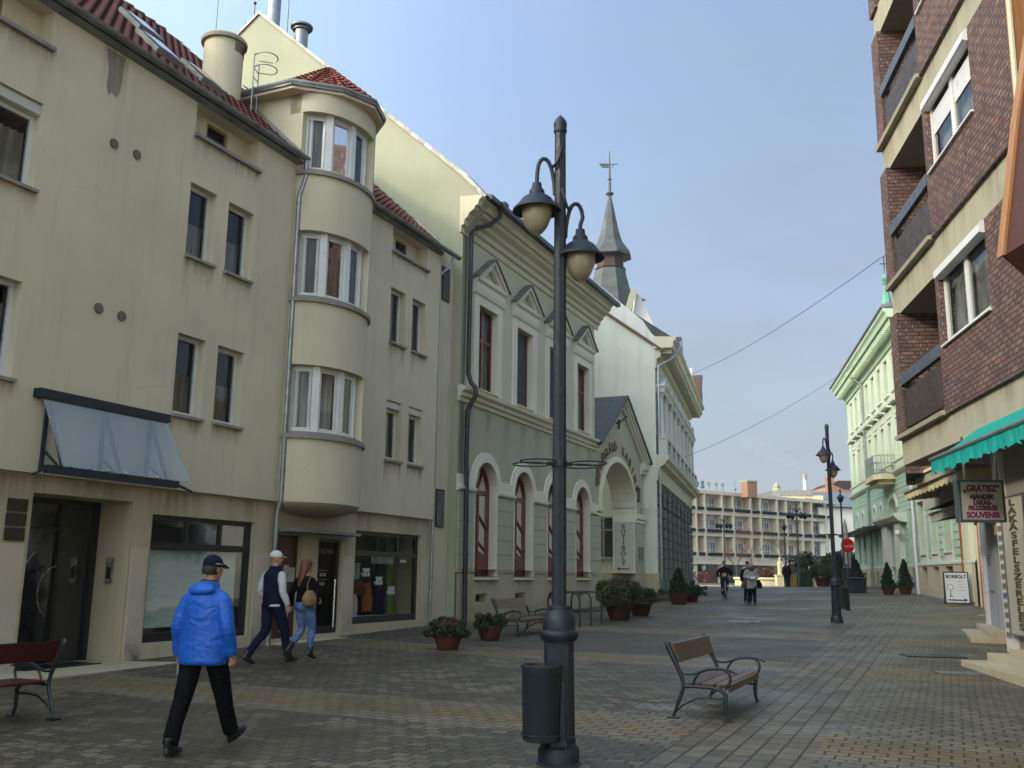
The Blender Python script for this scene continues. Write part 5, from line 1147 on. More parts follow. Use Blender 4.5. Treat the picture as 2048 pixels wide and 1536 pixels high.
for nm, lab, ox, oy, th, b, y1, zt, zb, mt, vh in (('yellow_awning', 'faded yellow striped awning with a pointed valance behind the teal awning', 9.97, 24, 11.9, 5.3, 2.2, 3.80, 3.60, 'yellow_canvas', 1), ('box_awning', 'grey beige box awning, the upper one beside the hanging sign', 11.28, 26, 14, 5.2, 1.8, 3.87, 3.50, 'grey_canvas', 0), ('box_awning', 'grey beige box awning, the smaller lower one beside the hanging sign', 11.52, 26.2, 14, 4.2, 1.5, 3.42, 3.20, 'grey_canvas', 0)):
    t_ = facade(nm, lab, 'awning', ox, oy, th, True); a = 0
    c_ = MB(); c_.add([(a, y1, zt+.3), (b, y1, zt+.3), (b, 0, zt), (a, 0, zt), (a, y1, zt+.27), (b, y1, zt+.27), (b, 0, zt-.02), (a, 0, zt-.02)], [(0, 1, 2, 3), (7, 6, 5, 4), (0, 3, 7, 4), (1, 5, 6, 2), (2, 6, 7, 3), (0, 4, 5, 1)]); c_.build('canvas', M[mt], t_)
    v_ = MB(); m = 140
    for i in range(m):
        x0, x1 = a+(b-a)*i/m, a+(b-a)*(i+1)/m; tz = lambda k: zb+(.055*abs((k % 4)-2)/2 if vh else 0)
        v_.poly((x0, -.01, zt-.02), (x1, -.01, zt-.02), (x1, -.02+.012*math.sin(i+1), tz(i+1)), (x0, -.02+.012*math.sin(i), tz(i)))
    for x in (a, b): v_.poly((x, -.01, zt-.02), (x, y1, zt+.25), (x, y1, zb+.25), (x, -.02, zb))
    v_.build('valance', M[mt], t_); MB().tube([(a-.05, -.02, zt), (b+.05, -.02, zt)], .035, 6).build('front_bar', M['zinc_dk'], t_)
os_ = thing('orange_sign', 'small yellow sign with an orange emblem under the souvenir sign', 'sign', (10.75, 20.5, 0)); MB().box(-.38, .32, -.04, .04, 2.62, 2.84).build('sign_panel', plain('pale_yellow_panel', (.5, .42, .16), .5), os_)
MB().prism([(-.3, 2.64), (-.2, 2.76), (-.05, 2.79), (.0, 2.70), (.05, 2.79), (.2, 2.76), (.28, 2.64)], -.05, -.041).build('emblem', plain('orange_print', (.6, .09, .01), .5), os_)

# ================================================================== MINT GREEN PALACE AND ITS LOW WING
Rb = facade('mint_palace', 'tall mint green palace with bracketed cornice, white hooded windows and a small iron balcony', 'building', 20, 50, 11.8, True)
X0, X1 = -14.3, 5.9
tw = [(.27+2.15*k, 1.22+2.15*k) for k in range(-6, 2)]
u_ = MB(); wall(u_, X0, X1, 7.0, 13.6, [(a, b, 11.2, 13.05, .3) for a, b in tw]+[(a, b, 7.75 if abs(a) > 5 or a > 1 else 7.2, 9.72, .3) for a, b in tw]); u_.poly((X0, 0, 0), (X0, 12, 0), (X0, 12, 15), (X0, 0, 15)); u_.poly((X1, 0, 6), (X1, 12, 6), (X1, 12, 15), (X1, 0, 15))
u_.build('upper_wall', M['mint_lt'], Rb)
l_ = MB(); smw = [(-12.0+2.2*k-.32, -12.0+2.2*k+.32) for k in range(5)]
glw = [(-12.4+2.2*k-.1, -12.4+2.2*k+.75) for k in range(5)]
wall(l_, X0, X1, 0, 7.0, [(a, b, 5.02, 5.72, .25, 5.4) for a, b in smw]+[(-.85, 1.35, .4, 5.85, .4, 5.3)]+[(a, b, 2.6, 4.3, .25) for a, b in glw]+[(4.3, 5.5, 2.77, 5.0, .3)]+[(a, b, 1.3, 2.1, .3) for a, b in glw]+[(4.25, 5.3, 1.25, 2.2, .4)])
l_.build('lower_wall', M['mint_dk'], Rb)
gv = MB()
for i in range(9): z = 4.95+.235*i*1.0; gv.box(X0, X1, -.018, 0, z+.04, z+.215) if z+.2 < 6.9 and z > 5.9 else None
for p, q in ((X0, smw[0][0]-.2), (smw[-1][1]+.2, -1.1), (1.6, X1)):
    for i in range(5): z = 4.95+.235*i; gv.box(p, q, -.018, 0, z+.04, z+.215)
for p in [X0+.05]+[b for a, b in glw][:-1]+[-2.6, 1.7, 2.9]:
    for i in range(7): z = 2.5+.26*i; gv.box(p+.15, p+(1.1 if p < -3 else .8), -.03, 0, z+.03, z+.235)
gv.build('rustication', M['mint_dk'], Rb)
tr_ = MB()
tr_.prof([(0, 6.85), (-.1, 6.88), (-.22, 7.0), (-.24, 7.1), (0, 7.14)], X0, X1); tr_.prof([(0, 7.55), (-.07, 7.57), (-.08, 7.66), (0, 7.68)], X0, X1); tr_.prof([(0, 2.3), (-.05, 2.3), (-.06, 2.4), (0, 2.4)], X0, X1)
for a, b in tw:
    for z0, z1 in ((11.2, 13.05), (7.75, 9.72)):
        tr_.box(a-.2, a, -.04, 0, z0-.05, z1+.15); tr_.box(b, b+.2, -.04, 0, z0-.05, z1+.15); tr_.box(a, b, -.04, 0, z1, z1+.15)
    tr_.prof([(0, 11.05), (-.12, 11.07), (-.12, 11.15), (0, 11.18)], a-.2, b+.2)
    tr_.box(a-.15, b+.15, -.045, 0, 9.95, 10.35); tr_.prof([(0, 10.42), (-.3, 10.45), (-.32, 10.55), (0, 10.58)], a-.35, b+.35); c = (a+b)/2; tr_.prism([(a-.35, 10.58), (b+.35, 10.58), (c+.3, 10.72), (c-.3, 10.72)], -.3, 0)
for a, b in smw:
    ap = arch_pts(a-.14, b+.14, 5.4, 5.9, 10); ai = arch_pts(a, b, 5.4, 5.72, 10)
    for i in range(10): tr_.add([(p[0], y, p[1]) for y in (-.06, 0) for p in (ap[i], ap[i+1], ai[i], ai[i+1])], [(0, 1, 3, 2), (4, 6, 7, 5), (0, 4, 5, 1), (2, 3, 7, 6)])
    tr_.box(a-.14, a, -.06, 0, 5.0, 5.4); tr_.box(b, b+.14, -.06, 0, 5.0, 5.4); tr_.prof([(0, 4.86), (-.14, 4.88), (-.14, 4.98), (0, 5.0)], a-.2, b+.2)
ap = arch_pts(-1.05, 1.55, 5.3, 6.1, 14); ai = arch_pts(-.85, 1.35, 5.3, 5.85, 14)
for i in range(14): tr_.add([(p[0], y, p[1]) for y in (-.08, 0) for p in (ap[i], ap[i+1], ai[i], ai[i+1])], [(0, 1, 3, 2), (4, 6, 7, 5), (0, 4, 5, 1), (2, 3, 7, 6)])
tr_.build('trim', M['mint_white'], Rb)
po = MB(); po.box(-2.2, -.9, -.25, 0, 0, 4.45); po.box(1.4, 2.7, -.25, 0, 0, 4.45); po.prof([(0, 4.4), (-.4, 4.5), (-.6, 4.72), (-.62, 4.85), (0, 4.9)], -2.9, 3.6)
for i in range(14): po.box(-1.98, -1.8, -.27, -.25, .8+.26*i, .92+.26*i); po.box(2.3, 2.48, -.27, -.25, .8+.26*i, .92+.26*i)
po.build('portal', M['mint_white'], Rb); MB().box(-.9, 1.4, .3, .36, .4, 5.9).build('door', M['darkframe'], Rb)
MB().box(-.8, 1.3, .25, .29, 4.6, 5.8).build('fanlight', M['stone'], Rb)
plb = MB(); wall(plb, X0, -2.2, 0, 2.3, [(a, b, 1.3, 2.1, .3) for a, b in glw], y=-.06); plb.build('plinth', M['plinth'], Rb); plb = MB(); wall(plb, 2.7, X1, 0, 2.3, [(4.25, 5.3, 1.25, 2.2, .35)], y=-.06); plb.build('plinth', M['plinth'], Rb)
cm = MB(); cm.prof([(0, 13.35), (-.1, 13.38), (-.12, 13.62), (-.2, 13.7), (0, 13.7)], X0, X1); cm.prof([(0, 14.1), (-.72, 14.1), (-.78, 14.3), (-.9, 14.42), (-.92, 14.6), (0, 14.72)], X0-.5, X1+.1)
x = X0+.1
while x < X1-.1: cm.box(x, x+.2, -.62, 0, 13.72, 14.08); x += .44
cm.build('bracketed_cornice', M['mint'], Rb)
MB().prof([(-.96, 14.55), (-1.02, 14.62), (-.92, 14.74), (2, 15.2), (6, 16.2), (6, 14)], X0-.6, X1+.1).build('roof', M['zinc_dk'], Rb)
for a, b in tw:
    for z0, z1 in ((11.2, 13.05), (7.75 if abs(a) > 5 or a > 1 else 7.2, 9.72)): window(Rb, a, b, z0, z1, .24, fm='white_dim', cols=(.5,), rows=(.66,), curtain=None, glass='blueglass')
for a, b in smw: MB().box(a, b, .2, .22, 5.0, 5.75).build('window', M['blueglass'], Rb)
for a, b in glw: window(Rb, a, b, 2.6, 4.3, .2, fm='white_dim', cols=(.5,), curtain=None, glass='darkpane'); MB().box(a, b, .2, .22, 1.3, 2.1).build('basement_window', M['darkpane'], Rb)
window(Rb, 4.3, 5.5, 2.77, 5.0, .24, fm='redframe', cols=(.5,), curtain=None, glass='darkpane'); MB().box(4.2, 5.35, .25, .27, 1.2, 2.25).build('basement_window', M['darkpane'], Rb)
# shop ledge and balcony
MB().prof([(0, 4.42), (-.9, 4.36), (-1.0, 4.5), (0, 4.62)], X0-.2, -2.35).build('shop_canopy', M['iron'], Rb)
bc = MB().slab([(-2.0, 0), (-2.0, -.7), (-1.6, -1.05), (1.15, -1.05), (1.55, -.7), (1.55, 0)], 6.72, 6.98); bc.slab([(-1.7, 0), (-1.7, -.5), (-1.4, -.8), (.95, -.8), (1.25, -.5), (1.25, 0)], 6.5, 6.72); o = bc.build('balcony', M['yellowwall'], Rb)
rl = MB(); ring = [(-1.92, 0), (-1.92, -.66), (-1.55, -.99), (1.1, -.99), (1.47, -.66), (1.47, 0)]
for z in (7.05, 7.55, 7.95): rl.tube([(x, y, z) for x, y in ring], .022, 5)
for (xa, ya), (xb, yb) in zip(ring, ring[1:]):
    L_ = math.hypot(xb-xa, yb-ya); k_ = max(2, int(L_/.16))
    for i in range(k_+1): rl.bar((xa+(xb-xa)*i/k_, ya+(yb-ya)*i/k_, 6.98), (xa+(xb-xa)*i/k_, ya+(yb-ya)*i/k_, 7.95), .02 if i % 4 else .035)
rl.build('railing', M['zinc'], o)
MB().box(-.5, .5, -.9, -.85, 7.25, 7.6).build('ac_unit', M['white_dim'], o) if 0 else None
downpipe(Rb, [(-7.0, -.7, 13.8), (-6.9, -.12, 13.3), (-6.9, -.12, .9)], .07, 'zinc'); downpipe(Rb, [(5.75, -.12, 7.0), (5.75, -.12, 1.0)], .08, 'white_pvc')
sl_ = MB().sphere((3.0, -.35, 3.9), .16, 10, 8); sl_.build('wall_lamp', M['white_pvc'], Rb, 60)
# low wing
Wg = facade('mint_wing', 'single storey mint wing with tall reddish windows and a beige plinth behind the folding sign', 'building', 20, 50, 11.8, True)
ww = [(6.5, 7.66), (8.8, 9.85), (11.05, 12.3)]
a_ = MB(); wall(a_, 5.92, 15.6, 2.34, 7.2, [(a, b, 2.77, 5.1, .3) for a, b in ww]); a_.build('wall', M['mint'], Wg)
p_ = MB(); wall(p_, 5.92, 15.6, 0, 2.34, [(a, b, 1.3, 2.22, .5) for a, b in ww], y=-.07); p_.build('plinth', M['plinth'], Wg)
for p, q in ((5.95, 6.3), (7.95, 8.55), (10.1, 10.8), (12.6, 13.5)):
    g_ = MB()
    for i in range(10): z = 2.62+.3*i; g_.box(p, q, -.05, 0, z, z+.26)
    g_.build('rusticated_strip', M['mint_dk'], Wg)
t_ = MB(); t_.prof([(0, 6.8), (-.2, 6.9), (-.25, 7.1), (0, 7.15)], 5.92, 15.6); t_.prof([(-.07, 2.30), (-.11, 2.30), (-.11, 2.40), (0, 2.42)], 5.92, 15.6)
for a, b in ww: t_.box(a-.16, a, -.06, 0, 2.42, 5.5); t_.box(b, b+.16, -.06, 0, 2.42, 5.5); t_.box(a, b, -.055, 0, 2.42, 2.77); t_.prof([(0, 5.1), (-.1, 5.12), (-.12, 5.3), (0, 5.35)], a-.2, b+.2); t_.prof([(.1, 2.74), (-.12, 2.74), (-.12, 2.79), (.1, 2.80)], a-.05, b+.05)
t_.build('trim', M['mint_white'], Wg)
for a, b in ww: window(Wg, a, b, 2.79, 5.1, .22, fm='redframe', cols=(.5,), curtain=None, glass='darkpane', fw=.12); MB().box(a, b, .4, .42, 1.3, 2.25).build('basement_window', M['darkpane'], Wg)
MB().box(5.95, 15.5, 1.0, 10, 0, 7.15).build('body', M['mint'], Wg)
MB().box(13.9, 14.1, -.12, 0, .9, 5.8).build('brown_strip', M['g3'], Wg); MB().box(14.15, 15.2, -.1, 0, .9, 6).build('end_pier', M['trim_cream'], Wg)
CH = thing('church_spire', 'green copper church spire with a ball and cross behind the mint palace', 'spire', (40.85, 100, 0))
MB().lathe([(2.4, 18), (1.35, 25), (.86, 29.3), (.22, 33.4)], (0, 0, 0), 8, R(10)).build('spire_roof', M['verdigris'], CH)
MB().lathe([(.22, 33.3), (.34, 33.5), (.16, 33.65), (.2, 33.75), (.42, 34.05), (.42, 34.2), (.18, 34.5), (.05, 34.7), (.04, 36.6)], (0, 0, 0), 12).build('ball', M['verdigris'], CH, 50)
MB().bar((-.45, 0, 35.8), (.45, 0, 35.8), .09).bar((0, 0, 34.6), (0, 0, 36.7), .09).build('cross', M['iron'], CH)

decals('run_off_stains', [(x, x+random.uniform(.3, .9), z0, z1) for z0, z1 in ((3.95, 4.46), (6.97, 7.6), (10.12, 10.73)) for x in [.5+1.1*i for i in range(12)]], -.0245, M['runoff'], Bb)
# ================================================================== BALCONY HOTEL closing the square
Hb = facade('balcony_hotel', 'long cream three storey block with rows of balcony bays and planters across the square', 'building', 23, 120, math.degrees(math.atan2(27, 19)))
fins = [-5.3, -3.2, .36, 1.95, 5.16, 7.22, 10.6, 12.53, 15.9, 17.8, 21.1, 23.2, 26.3, 28.4, 31.7, 33.8, 37.0]
HX0, HX1 = fins[0], fins[-1]
w = MB(); w.box(HX0, HX1, 1.15, 12, 3.87, 12.2); w.build('back_wall', M['hotel_in'], Hb)
s_ = MB()
for z in (3.87, 6.80, 9.55): s_.box(HX0, HX1, -.05, 1.15, z, z+.42); s_.box(HX0, HX1, -.05, .1, z+.42, z+.95)
s_.box(HX0, HX1, -.15, 12, 12.12, 12.55); s_.box(HX0, HX1, -.0, .5, 3.3, 3.87); s_.build('balcony_band', M['hotel'], Hb)
f = MB()
for x in fins: f.box(x-.11, x+.11, -.12, 1.15, 3.87, 12.12)
f.build('divider_fin', M['hotel'], Hb)
f = MB()
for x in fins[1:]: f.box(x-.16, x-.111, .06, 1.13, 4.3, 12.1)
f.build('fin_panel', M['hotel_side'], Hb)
M['planter_dark'] = plain('dark_planter_growth', (.02, .022, .02), .9, 0, .2, .4, 6); random.seed(3)
for k in range(len(fins)-1):
    a, b = fins[k], fins[k+1]; wide = b-a > 2.6
    for z in (4.82, 7.75, 10.5):
        zz = z-.12; m_ = MB(); n = int((b-a-.6)/.16)
        for i in range(n): x = a+.3+i*.16; m_.box(x, x+.17, -.30, -.06, zz-.30-random.random()*.05, zz+.02+random.random()*.06)
        m_.build('planter', M['planter_dark'], Hb)
        for x, w_ in (((a+1.15, .62), (a+1.95, .95)) if wide and k < 8 else ((a+1.6, .95),) if wide else ((a+1.15, .5),)):
            window(Hb, x, x+w_, z-.4, z+1.30, 1.04, fm='white_pvc', cols=(.5,), rows=(.45,), fw=.09, mw=.09, curtain=None, glass='blueglass')
gf = MB(); gf.box(HX0, HX1, 4.5, 12, .9, 3.87); gf.build('arcade_wall', M['darkpane'], Hb)
for x in fins[::2]: MB().box(x-.25, x+.25, .2, .8, .9, 3.4).build('arcade_column', M['hotel'], Hb)
rp = MB().box(.5, 4.5, 1.0, 1.3, .95, 2.3); rp.build('red_hoarding', M['reddoor2'], Hb)
for i, x in enumerate((2.2, 5.2, 9.6)): MB().sphere((x, .6, 2.9), .28, 8, 6, sz=1.6).build('globe_lamp', M['white_pvc'], Hb, 60)
MB().box(5.5, 14, .2, .4, 1.7, 1.95).build('blue_band', plain('blue_grey_band', (.10, .16, .20), .6), Hb)
ch = thing('brick_chimney', 'square orange brick chimney standing on the hotel roof', 'chimney', (30.7, 122.5, 0), R(20)); MB().box(-.72, .72, -.72, .72, 11.8, 13.75).build('shaft', M['brick_far'], ch); MB().box(-.8, .8, -.8, .8, 13.75, 13.92).build('chimney_cap', M['concrete'], ch)
for i, (x, t) in enumerate(((.7, 0), (1.9, 0), (3.2, 1), (4.6, 1), (5.8, 1))):
    o = thing('roof_letter' if t == 0 else 'satellite_dish', ('tall blue letter %s standing on the hotel roof edge' % 'OS'[i]) if t == 0 else ('satellite dish on the hotel roof, %s of three' % ('leftmost', 'middle', 'rightmost')[i-2]), 'roof sign' if t == 0 else 'satellite dish'); o.location = Hb.matrix_basis @ Vector((0, 0, 0)); o.location = Hb.location; o.rotation_euler = Hb.rotation_euler
    if t == 0: text('letter', 'OS'[i], plain('blue_letter%d' % i, (.10, .16, .24), .5), 1.3, o, (x, .2, 13.2), extrude=.08, bold=.04)
    else: MB().lathe([(.02, 0), (.3, .06), (.42, .16)], (0, 0, 0), 12, cap=False).xf(Matrix.Translation((x, .3, 13.25)) @ Matrix.Rotation(R(70), 4, 'X')).build('dish', M['white_dim'], o, 60); MB().bar((x, .3, 12.5), (x, .3, 13.25), .06).build('mast', M['zinc_dk'], o)
o = thing('roof_antenna', 'small antenna mast on the hotel roof', 'antenna'); o.location = Hb.location; o.rotation_euler = Hb.rotation_euler
MB().bar((8.3, .5, 12.5), (8.3, .5, 14.2), .05).bar((8.0, .5, 13.9), (8.6, .5, 13.9), .03).sphere((8.3, .5, 13.1), .2, 8, 6).build('mast', M['zinc_dk'], o)
yb = thing('yellow_building', 'sunlit yellow building with a roof cupola behind the hotel', 'building', (0, 0, 0)); MB().slab([(39.0, 141), (45.6, 139), (49, 160), (38, 160)], 1, 13.6).build('wall', M['yellowwall'], yb); MB().slab([(38.7, 141), (44.0, 139.2), (44, 152), (38, 152)], 13.6, 14.4).build('roof', M['zinc_dk'], yb)
MB().lathe([(.7, 12.5), (.7, 14.6), (.95, 14.7), (.5, 15.4), (.55, 15.7), (.15, 16.3), (.05, 16.9)], (41.4, 148, 0), 8).build('cupola', M['concrete'], yb)
bb_ = thing('brick_gable_house', 'distant orange brick gabled house with chimneys behind the street lamp', 'building', (0, 0, 0)); MB().prism([(52.8, 1), (52.8, 15.6), (54.3, 17.2), (56.2, 16.4), (64, 16.2), (64, 1)], 160, 172).build('wall', M['brick_far'], bb_)
MB().prism([(54.3, 17.25), (56.2, 16.45), (65, 16.25), (65, 18.0), (55.4, 18.0)], 160.5, 172).build('roof', M['copper'], bb_)
for x, z in ((54.2, 18.6), (58.9, 18.6), (60.2, 18.8)): MB().box(x-.6, x+.6, 161, 162, 15, z).build('chimney', M['brick_far'], bb_)
sr = thing('slate_roof_hall', 'low building with a pale slate roof at the right end of the hotel', 'building', (0, 0, 0)); MB().slab([(43.5, 135), (56, 138), (56, 150), (43.5, 150)], 1, 11.6).build('wall', M['hotel_in'], sr); MB().add([(43.0, 134.5, 11.7), (57, 137, 11.7), (57, 146, 14.6), (43, 144, 14.6)], [(0, 1, 2, 3)]).add([(43, 144, 14.6), (57, 146, 14.6), (57, 152, 11.7), (43, 152, 11.7)], [(0, 1, 2, 3)]).build('roof', M['zinc'], sr)
fc = thing('factory_stack', 'tall thin white factory chimney with a wisp of smoke on the skyline', 'chimney', (92.9, 300, 0)); MB().lathe([(.85, 0), (.65, 34)], (0, 0, 0), 14).build('shaft', M['white_pvc'], fc, 40); MB().lathe([(.68, 32.3), (.68, 34.1)], (0, 0, 0), 14, cap=False).build('collar', M['concrete'], fc)
sm = MB()
random.seed(8)
for i in range(9): sm.sphere((-1.5-i*1.8, 0, 36+i*.9+random.random()*.6), 1.0+i*.28, 10, 8, sx=1.6, sy=.8)
t = NT('smoke'); pv = t.n('ShaderNodeVolumePrincipled'); pv.inputs['Color'].default_value = (.75, .76, .8, 1); pv.inputs['Density'].default_value = .022; t.l(pv.outputs[0], t.out.inputs['Volume'])
so_ = sm.build('smoke', t.m, None); so_.location = (92.9, 300, 0); tag(so_, None, kind='stuff'); so_['label'] = 'faint smoke drifting left from the factory chimney'
# buildings beyond the frame that shade and close the street
bk = thing('street_block', 'plain rendered house row behind the viewer', 'building', (0, 0, 0))
MB().box(9.6, 22, -40, 0.0, -.5, 11).build('wall', M['trim_cream'], bk)
# low background terrace so that the horizon is closed
tb = thing('distant_terrace', 'low distant row of houses closing the skyline', 'building', (0, 0, 0)); MB().box(-60, 20, 150, 160, 0, 9).box(60, 160, 175, 190, 0, 9).build('wall', M['hotel'], tb)

# ================================================================== SQUARE: hedge, stair, pots
def leafcloud(pts_fn, n, size, seed, flat=.5):
    random.seed(seed); mb = MB()
    for _ in range(n):
        p = Vector(pts_fn()); a = Vector((random.gauss(0, 1), random.gauss(0, 1), random.gauss(0, 1))).normalized(); b = a.orthogonal().normalized(); c = a.cross(b)
        s_ = size*(.6+.8*random.random()); r = random.random()*6.28; u = (b*math.cos(r)+c*math.sin(r)); v = a.cross(u)
        mb.add([p-u*s_, p+v*s_*flat, p+u*s_, p-v*s_*flat], [(0, 1, 2, 3)])
    return mb
def blobpts(cs):
    def f():
        c = random.choice(cs); d = Vector((random.gauss(0, 1), random.gauss(0, 1), random.gauss(0, 1))).normalized()*(random.random()**.45)
        return (c[0]+d.x*c[3], c[1]+d.y*c[4], c[2]+d.z*c[5])
    return f
hd = leafcloud(blobpts([(21+i*.55, 70+(i % 3)*.5, 2.3+.35*math.sin(i*1.3)+.05*i, .9, .9, .9+.15*(i % 2)) for i in range(9)]), 5200, .14, 5)
tag(hd.build('hedge', M['leaf_dk'], None), 'dark evergreen hedge mass above the steps on the square', 'hedge')
h2 = leafcloud(blobpts([(19.9+i*.5, 67+(i % 2), 1.7, .6, .6, .75) for i in range(3)]), 1200, .12, 6); tag(h2.build('shrub', M['leaf'], None), 'rounded green shrub left of the steps below the dark hedge', 'shrub')
sq = thing('terrace_steps', 'stone steps with sloping side wall and handrail rising to the square terrace', 'steps', (21.2, 64, 1.0))
m_ = MB()
for i in range(6): m_.box(-.2, 3.6, .35*i, 3, .0, .15*(i+1))
m_.build('steps', M['stone'], sq); MB().prof([(-.2, 0), (-.2, .25), (2.4, 1.5), (3, 1.5), (3, 0)], -.5, -.2).build('side_wall', M['yellowwall'], sq)
r_ = MB().tube([(-.35, -.1, 1.1), (-.35, 2.4, 2.3)], .03, 6).tube([(-.35, -.1, .8), (-.35, 2.4, 2.0)], .02, 6)
for i in range(4): r_.tube([(-.35, -.1+.8*i, .2+.35*i), (-.35, -.1+.8*i, 1.1+.38*i)], .025, 6)
r_.build('handrail', M['iron'], sq)
lw_ = MB().box(20.6, 27, 66.4, 66.9, .9, 1.9); tag(lw_.build('planter_wall', M['stone'], None), 'low stone planter wall on the square terrace', 'wall')
fb = thing('fountain_base', 'sunlit cream stone basin in front of the hotel', 'basin', (22.5, 84, 1.0)); MB().lathe([(2.9, 0), (2.9, .5), (3.05, .55), (3.0, .72), (2.6, .72), (2.55, .3), (.1, .3)], (0, 0, 0), 28).build('basin', M['yellowwall'], fb, 40)
stt = thing('statue', 'sunlit cream stone figure on a pedestal in the square', 'statue', (22.35, 80, 1.0)); stt.scale = (.85, .85, .85)
MB().box(-.42, .42, -.42, .42, .0, 1.0).box(-.5, .5, -.5, .5, 1.0, 1.1).build('pedestal', M['yellowwall'], stt, bevel=.02)
MB().rings([(0, 0, 1.1, .26, .24), (.03, 0, 1.5, .24, .2), (-.02, 0, 1.9, .2, .17), (.02, 0, 2.2, .27, .18), (0, 0, 2.38, .2, .14), (0, 0, 2.42, .07, .07), (.02, 0, 2.5, .08, .08), (.03, 0, 2.6, .13, .13), (.03, 0, 2.7, .12, .13), (.03, 0, 2.78, .05, .05)], 12).tube([(.25, 0, 2.3), (.35, -.1, 2.0), (.15, -.25, 1.85)], .06, 6).build('figure', M['yellowwall'], stt, 60)
# sunlit strip of the square's ground, its light put into a pale slab
MB_ = MB().box(-6, 10, 0, .5, 0, .09); tag(onstreet('pale_kerb', MB_, M['trim'], None, None, 16.5, 74), None); bpy.data.objects['pale_kerb']['kind'] = 'structure'
# bare reddish tree and bushes by the hotel
def bare_tree(name, label, x, y, h, sp, seed, mat='twig', group=None):
    random.seed(seed); o = thing(name, label, 'tree', (x, y, gz(y)), 0, group); tr = MB(); tw_ = MB()
    tr.tube([(0, 0, 0), (.03, 0, h*.2), (-.02, .02, h*.38)], [.09, .07, .055], 8)
    def grow(p, d, L_, r, lv):
        pts = [p]; q = p.copy(); dd = d.copy()
        for i in range(3): dd = (dd+Vector((random.gauss(0, .16), random.gauss(0, .16), random.gauss(.05, .1)))).normalized(); q = q+dd*L_/3; pts.append(q.copy())
        (tr if lv < 2 else tw_).tube(pts, [r, r*.8, r*.65, r*.5], 5 if lv < 2 else 3, cap=False)
        if lv < 5:
            for k in range(3 if lv < 3 else 2):
                a = random.random()*6.28; s2 = Vector((math.cos(a), math.sin(a), random.uniform(.1, .8))).normalized(); grow(pts[random.choice((2, 3))], (dd*.55+s2*sp).normalized(), L_*.72, r*.55, lv+1)
    for k in range(4): a = k*1.57+random.random(); grow(Vector((0, 0, h*.36)), Vector((math.cos(a)*.6, math.sin(a)*.6, 1)).normalized(), h*.26, .04, 0)
    tr.build('trunk', M['twig'], o, 60); tw_.build('crown', M[mat], o)
M['twig_red'] = plain('reddish_fine_twigs', (.13, .06, .055), .8, 0, .2)
bare_tree('bare_tree', 'bare reddish winter tree in front of the hotel balconies', 24.5, 98, 6.5, .8, 11, 'twig_red'); bare_tree('bare_tree', 'bare grey winter tree right of the reddish one before the hotel', 27.0, 95, 5.2, .9, 12); bare_tree('bare_tree', 'low bare reddish tree behind the woman in the grey coat', 21.6, 92, 4.2, 1.0, 13, 'twig_red')
cr = leafcloud(blobpts([(18.4+i*1.2, 104, 1.7, .7, .6, .7) for i in range(3)]), 500, .16, 9, .3); tag(cr.build('dry_bush', M['leaf_red'], None), 'dry brown bushes below the hotel balconies', 'bush')
cr = leafcloud(blobpts([(23.2+i*1.1, 90, 1.9, .8, .7, .95) for i in range(3)]), 1600, .12, 10, .3); tag(cr.build('red_bush', M['leaf_red'], None), 'dense dark red bush beside the fountain basin', 'bush')

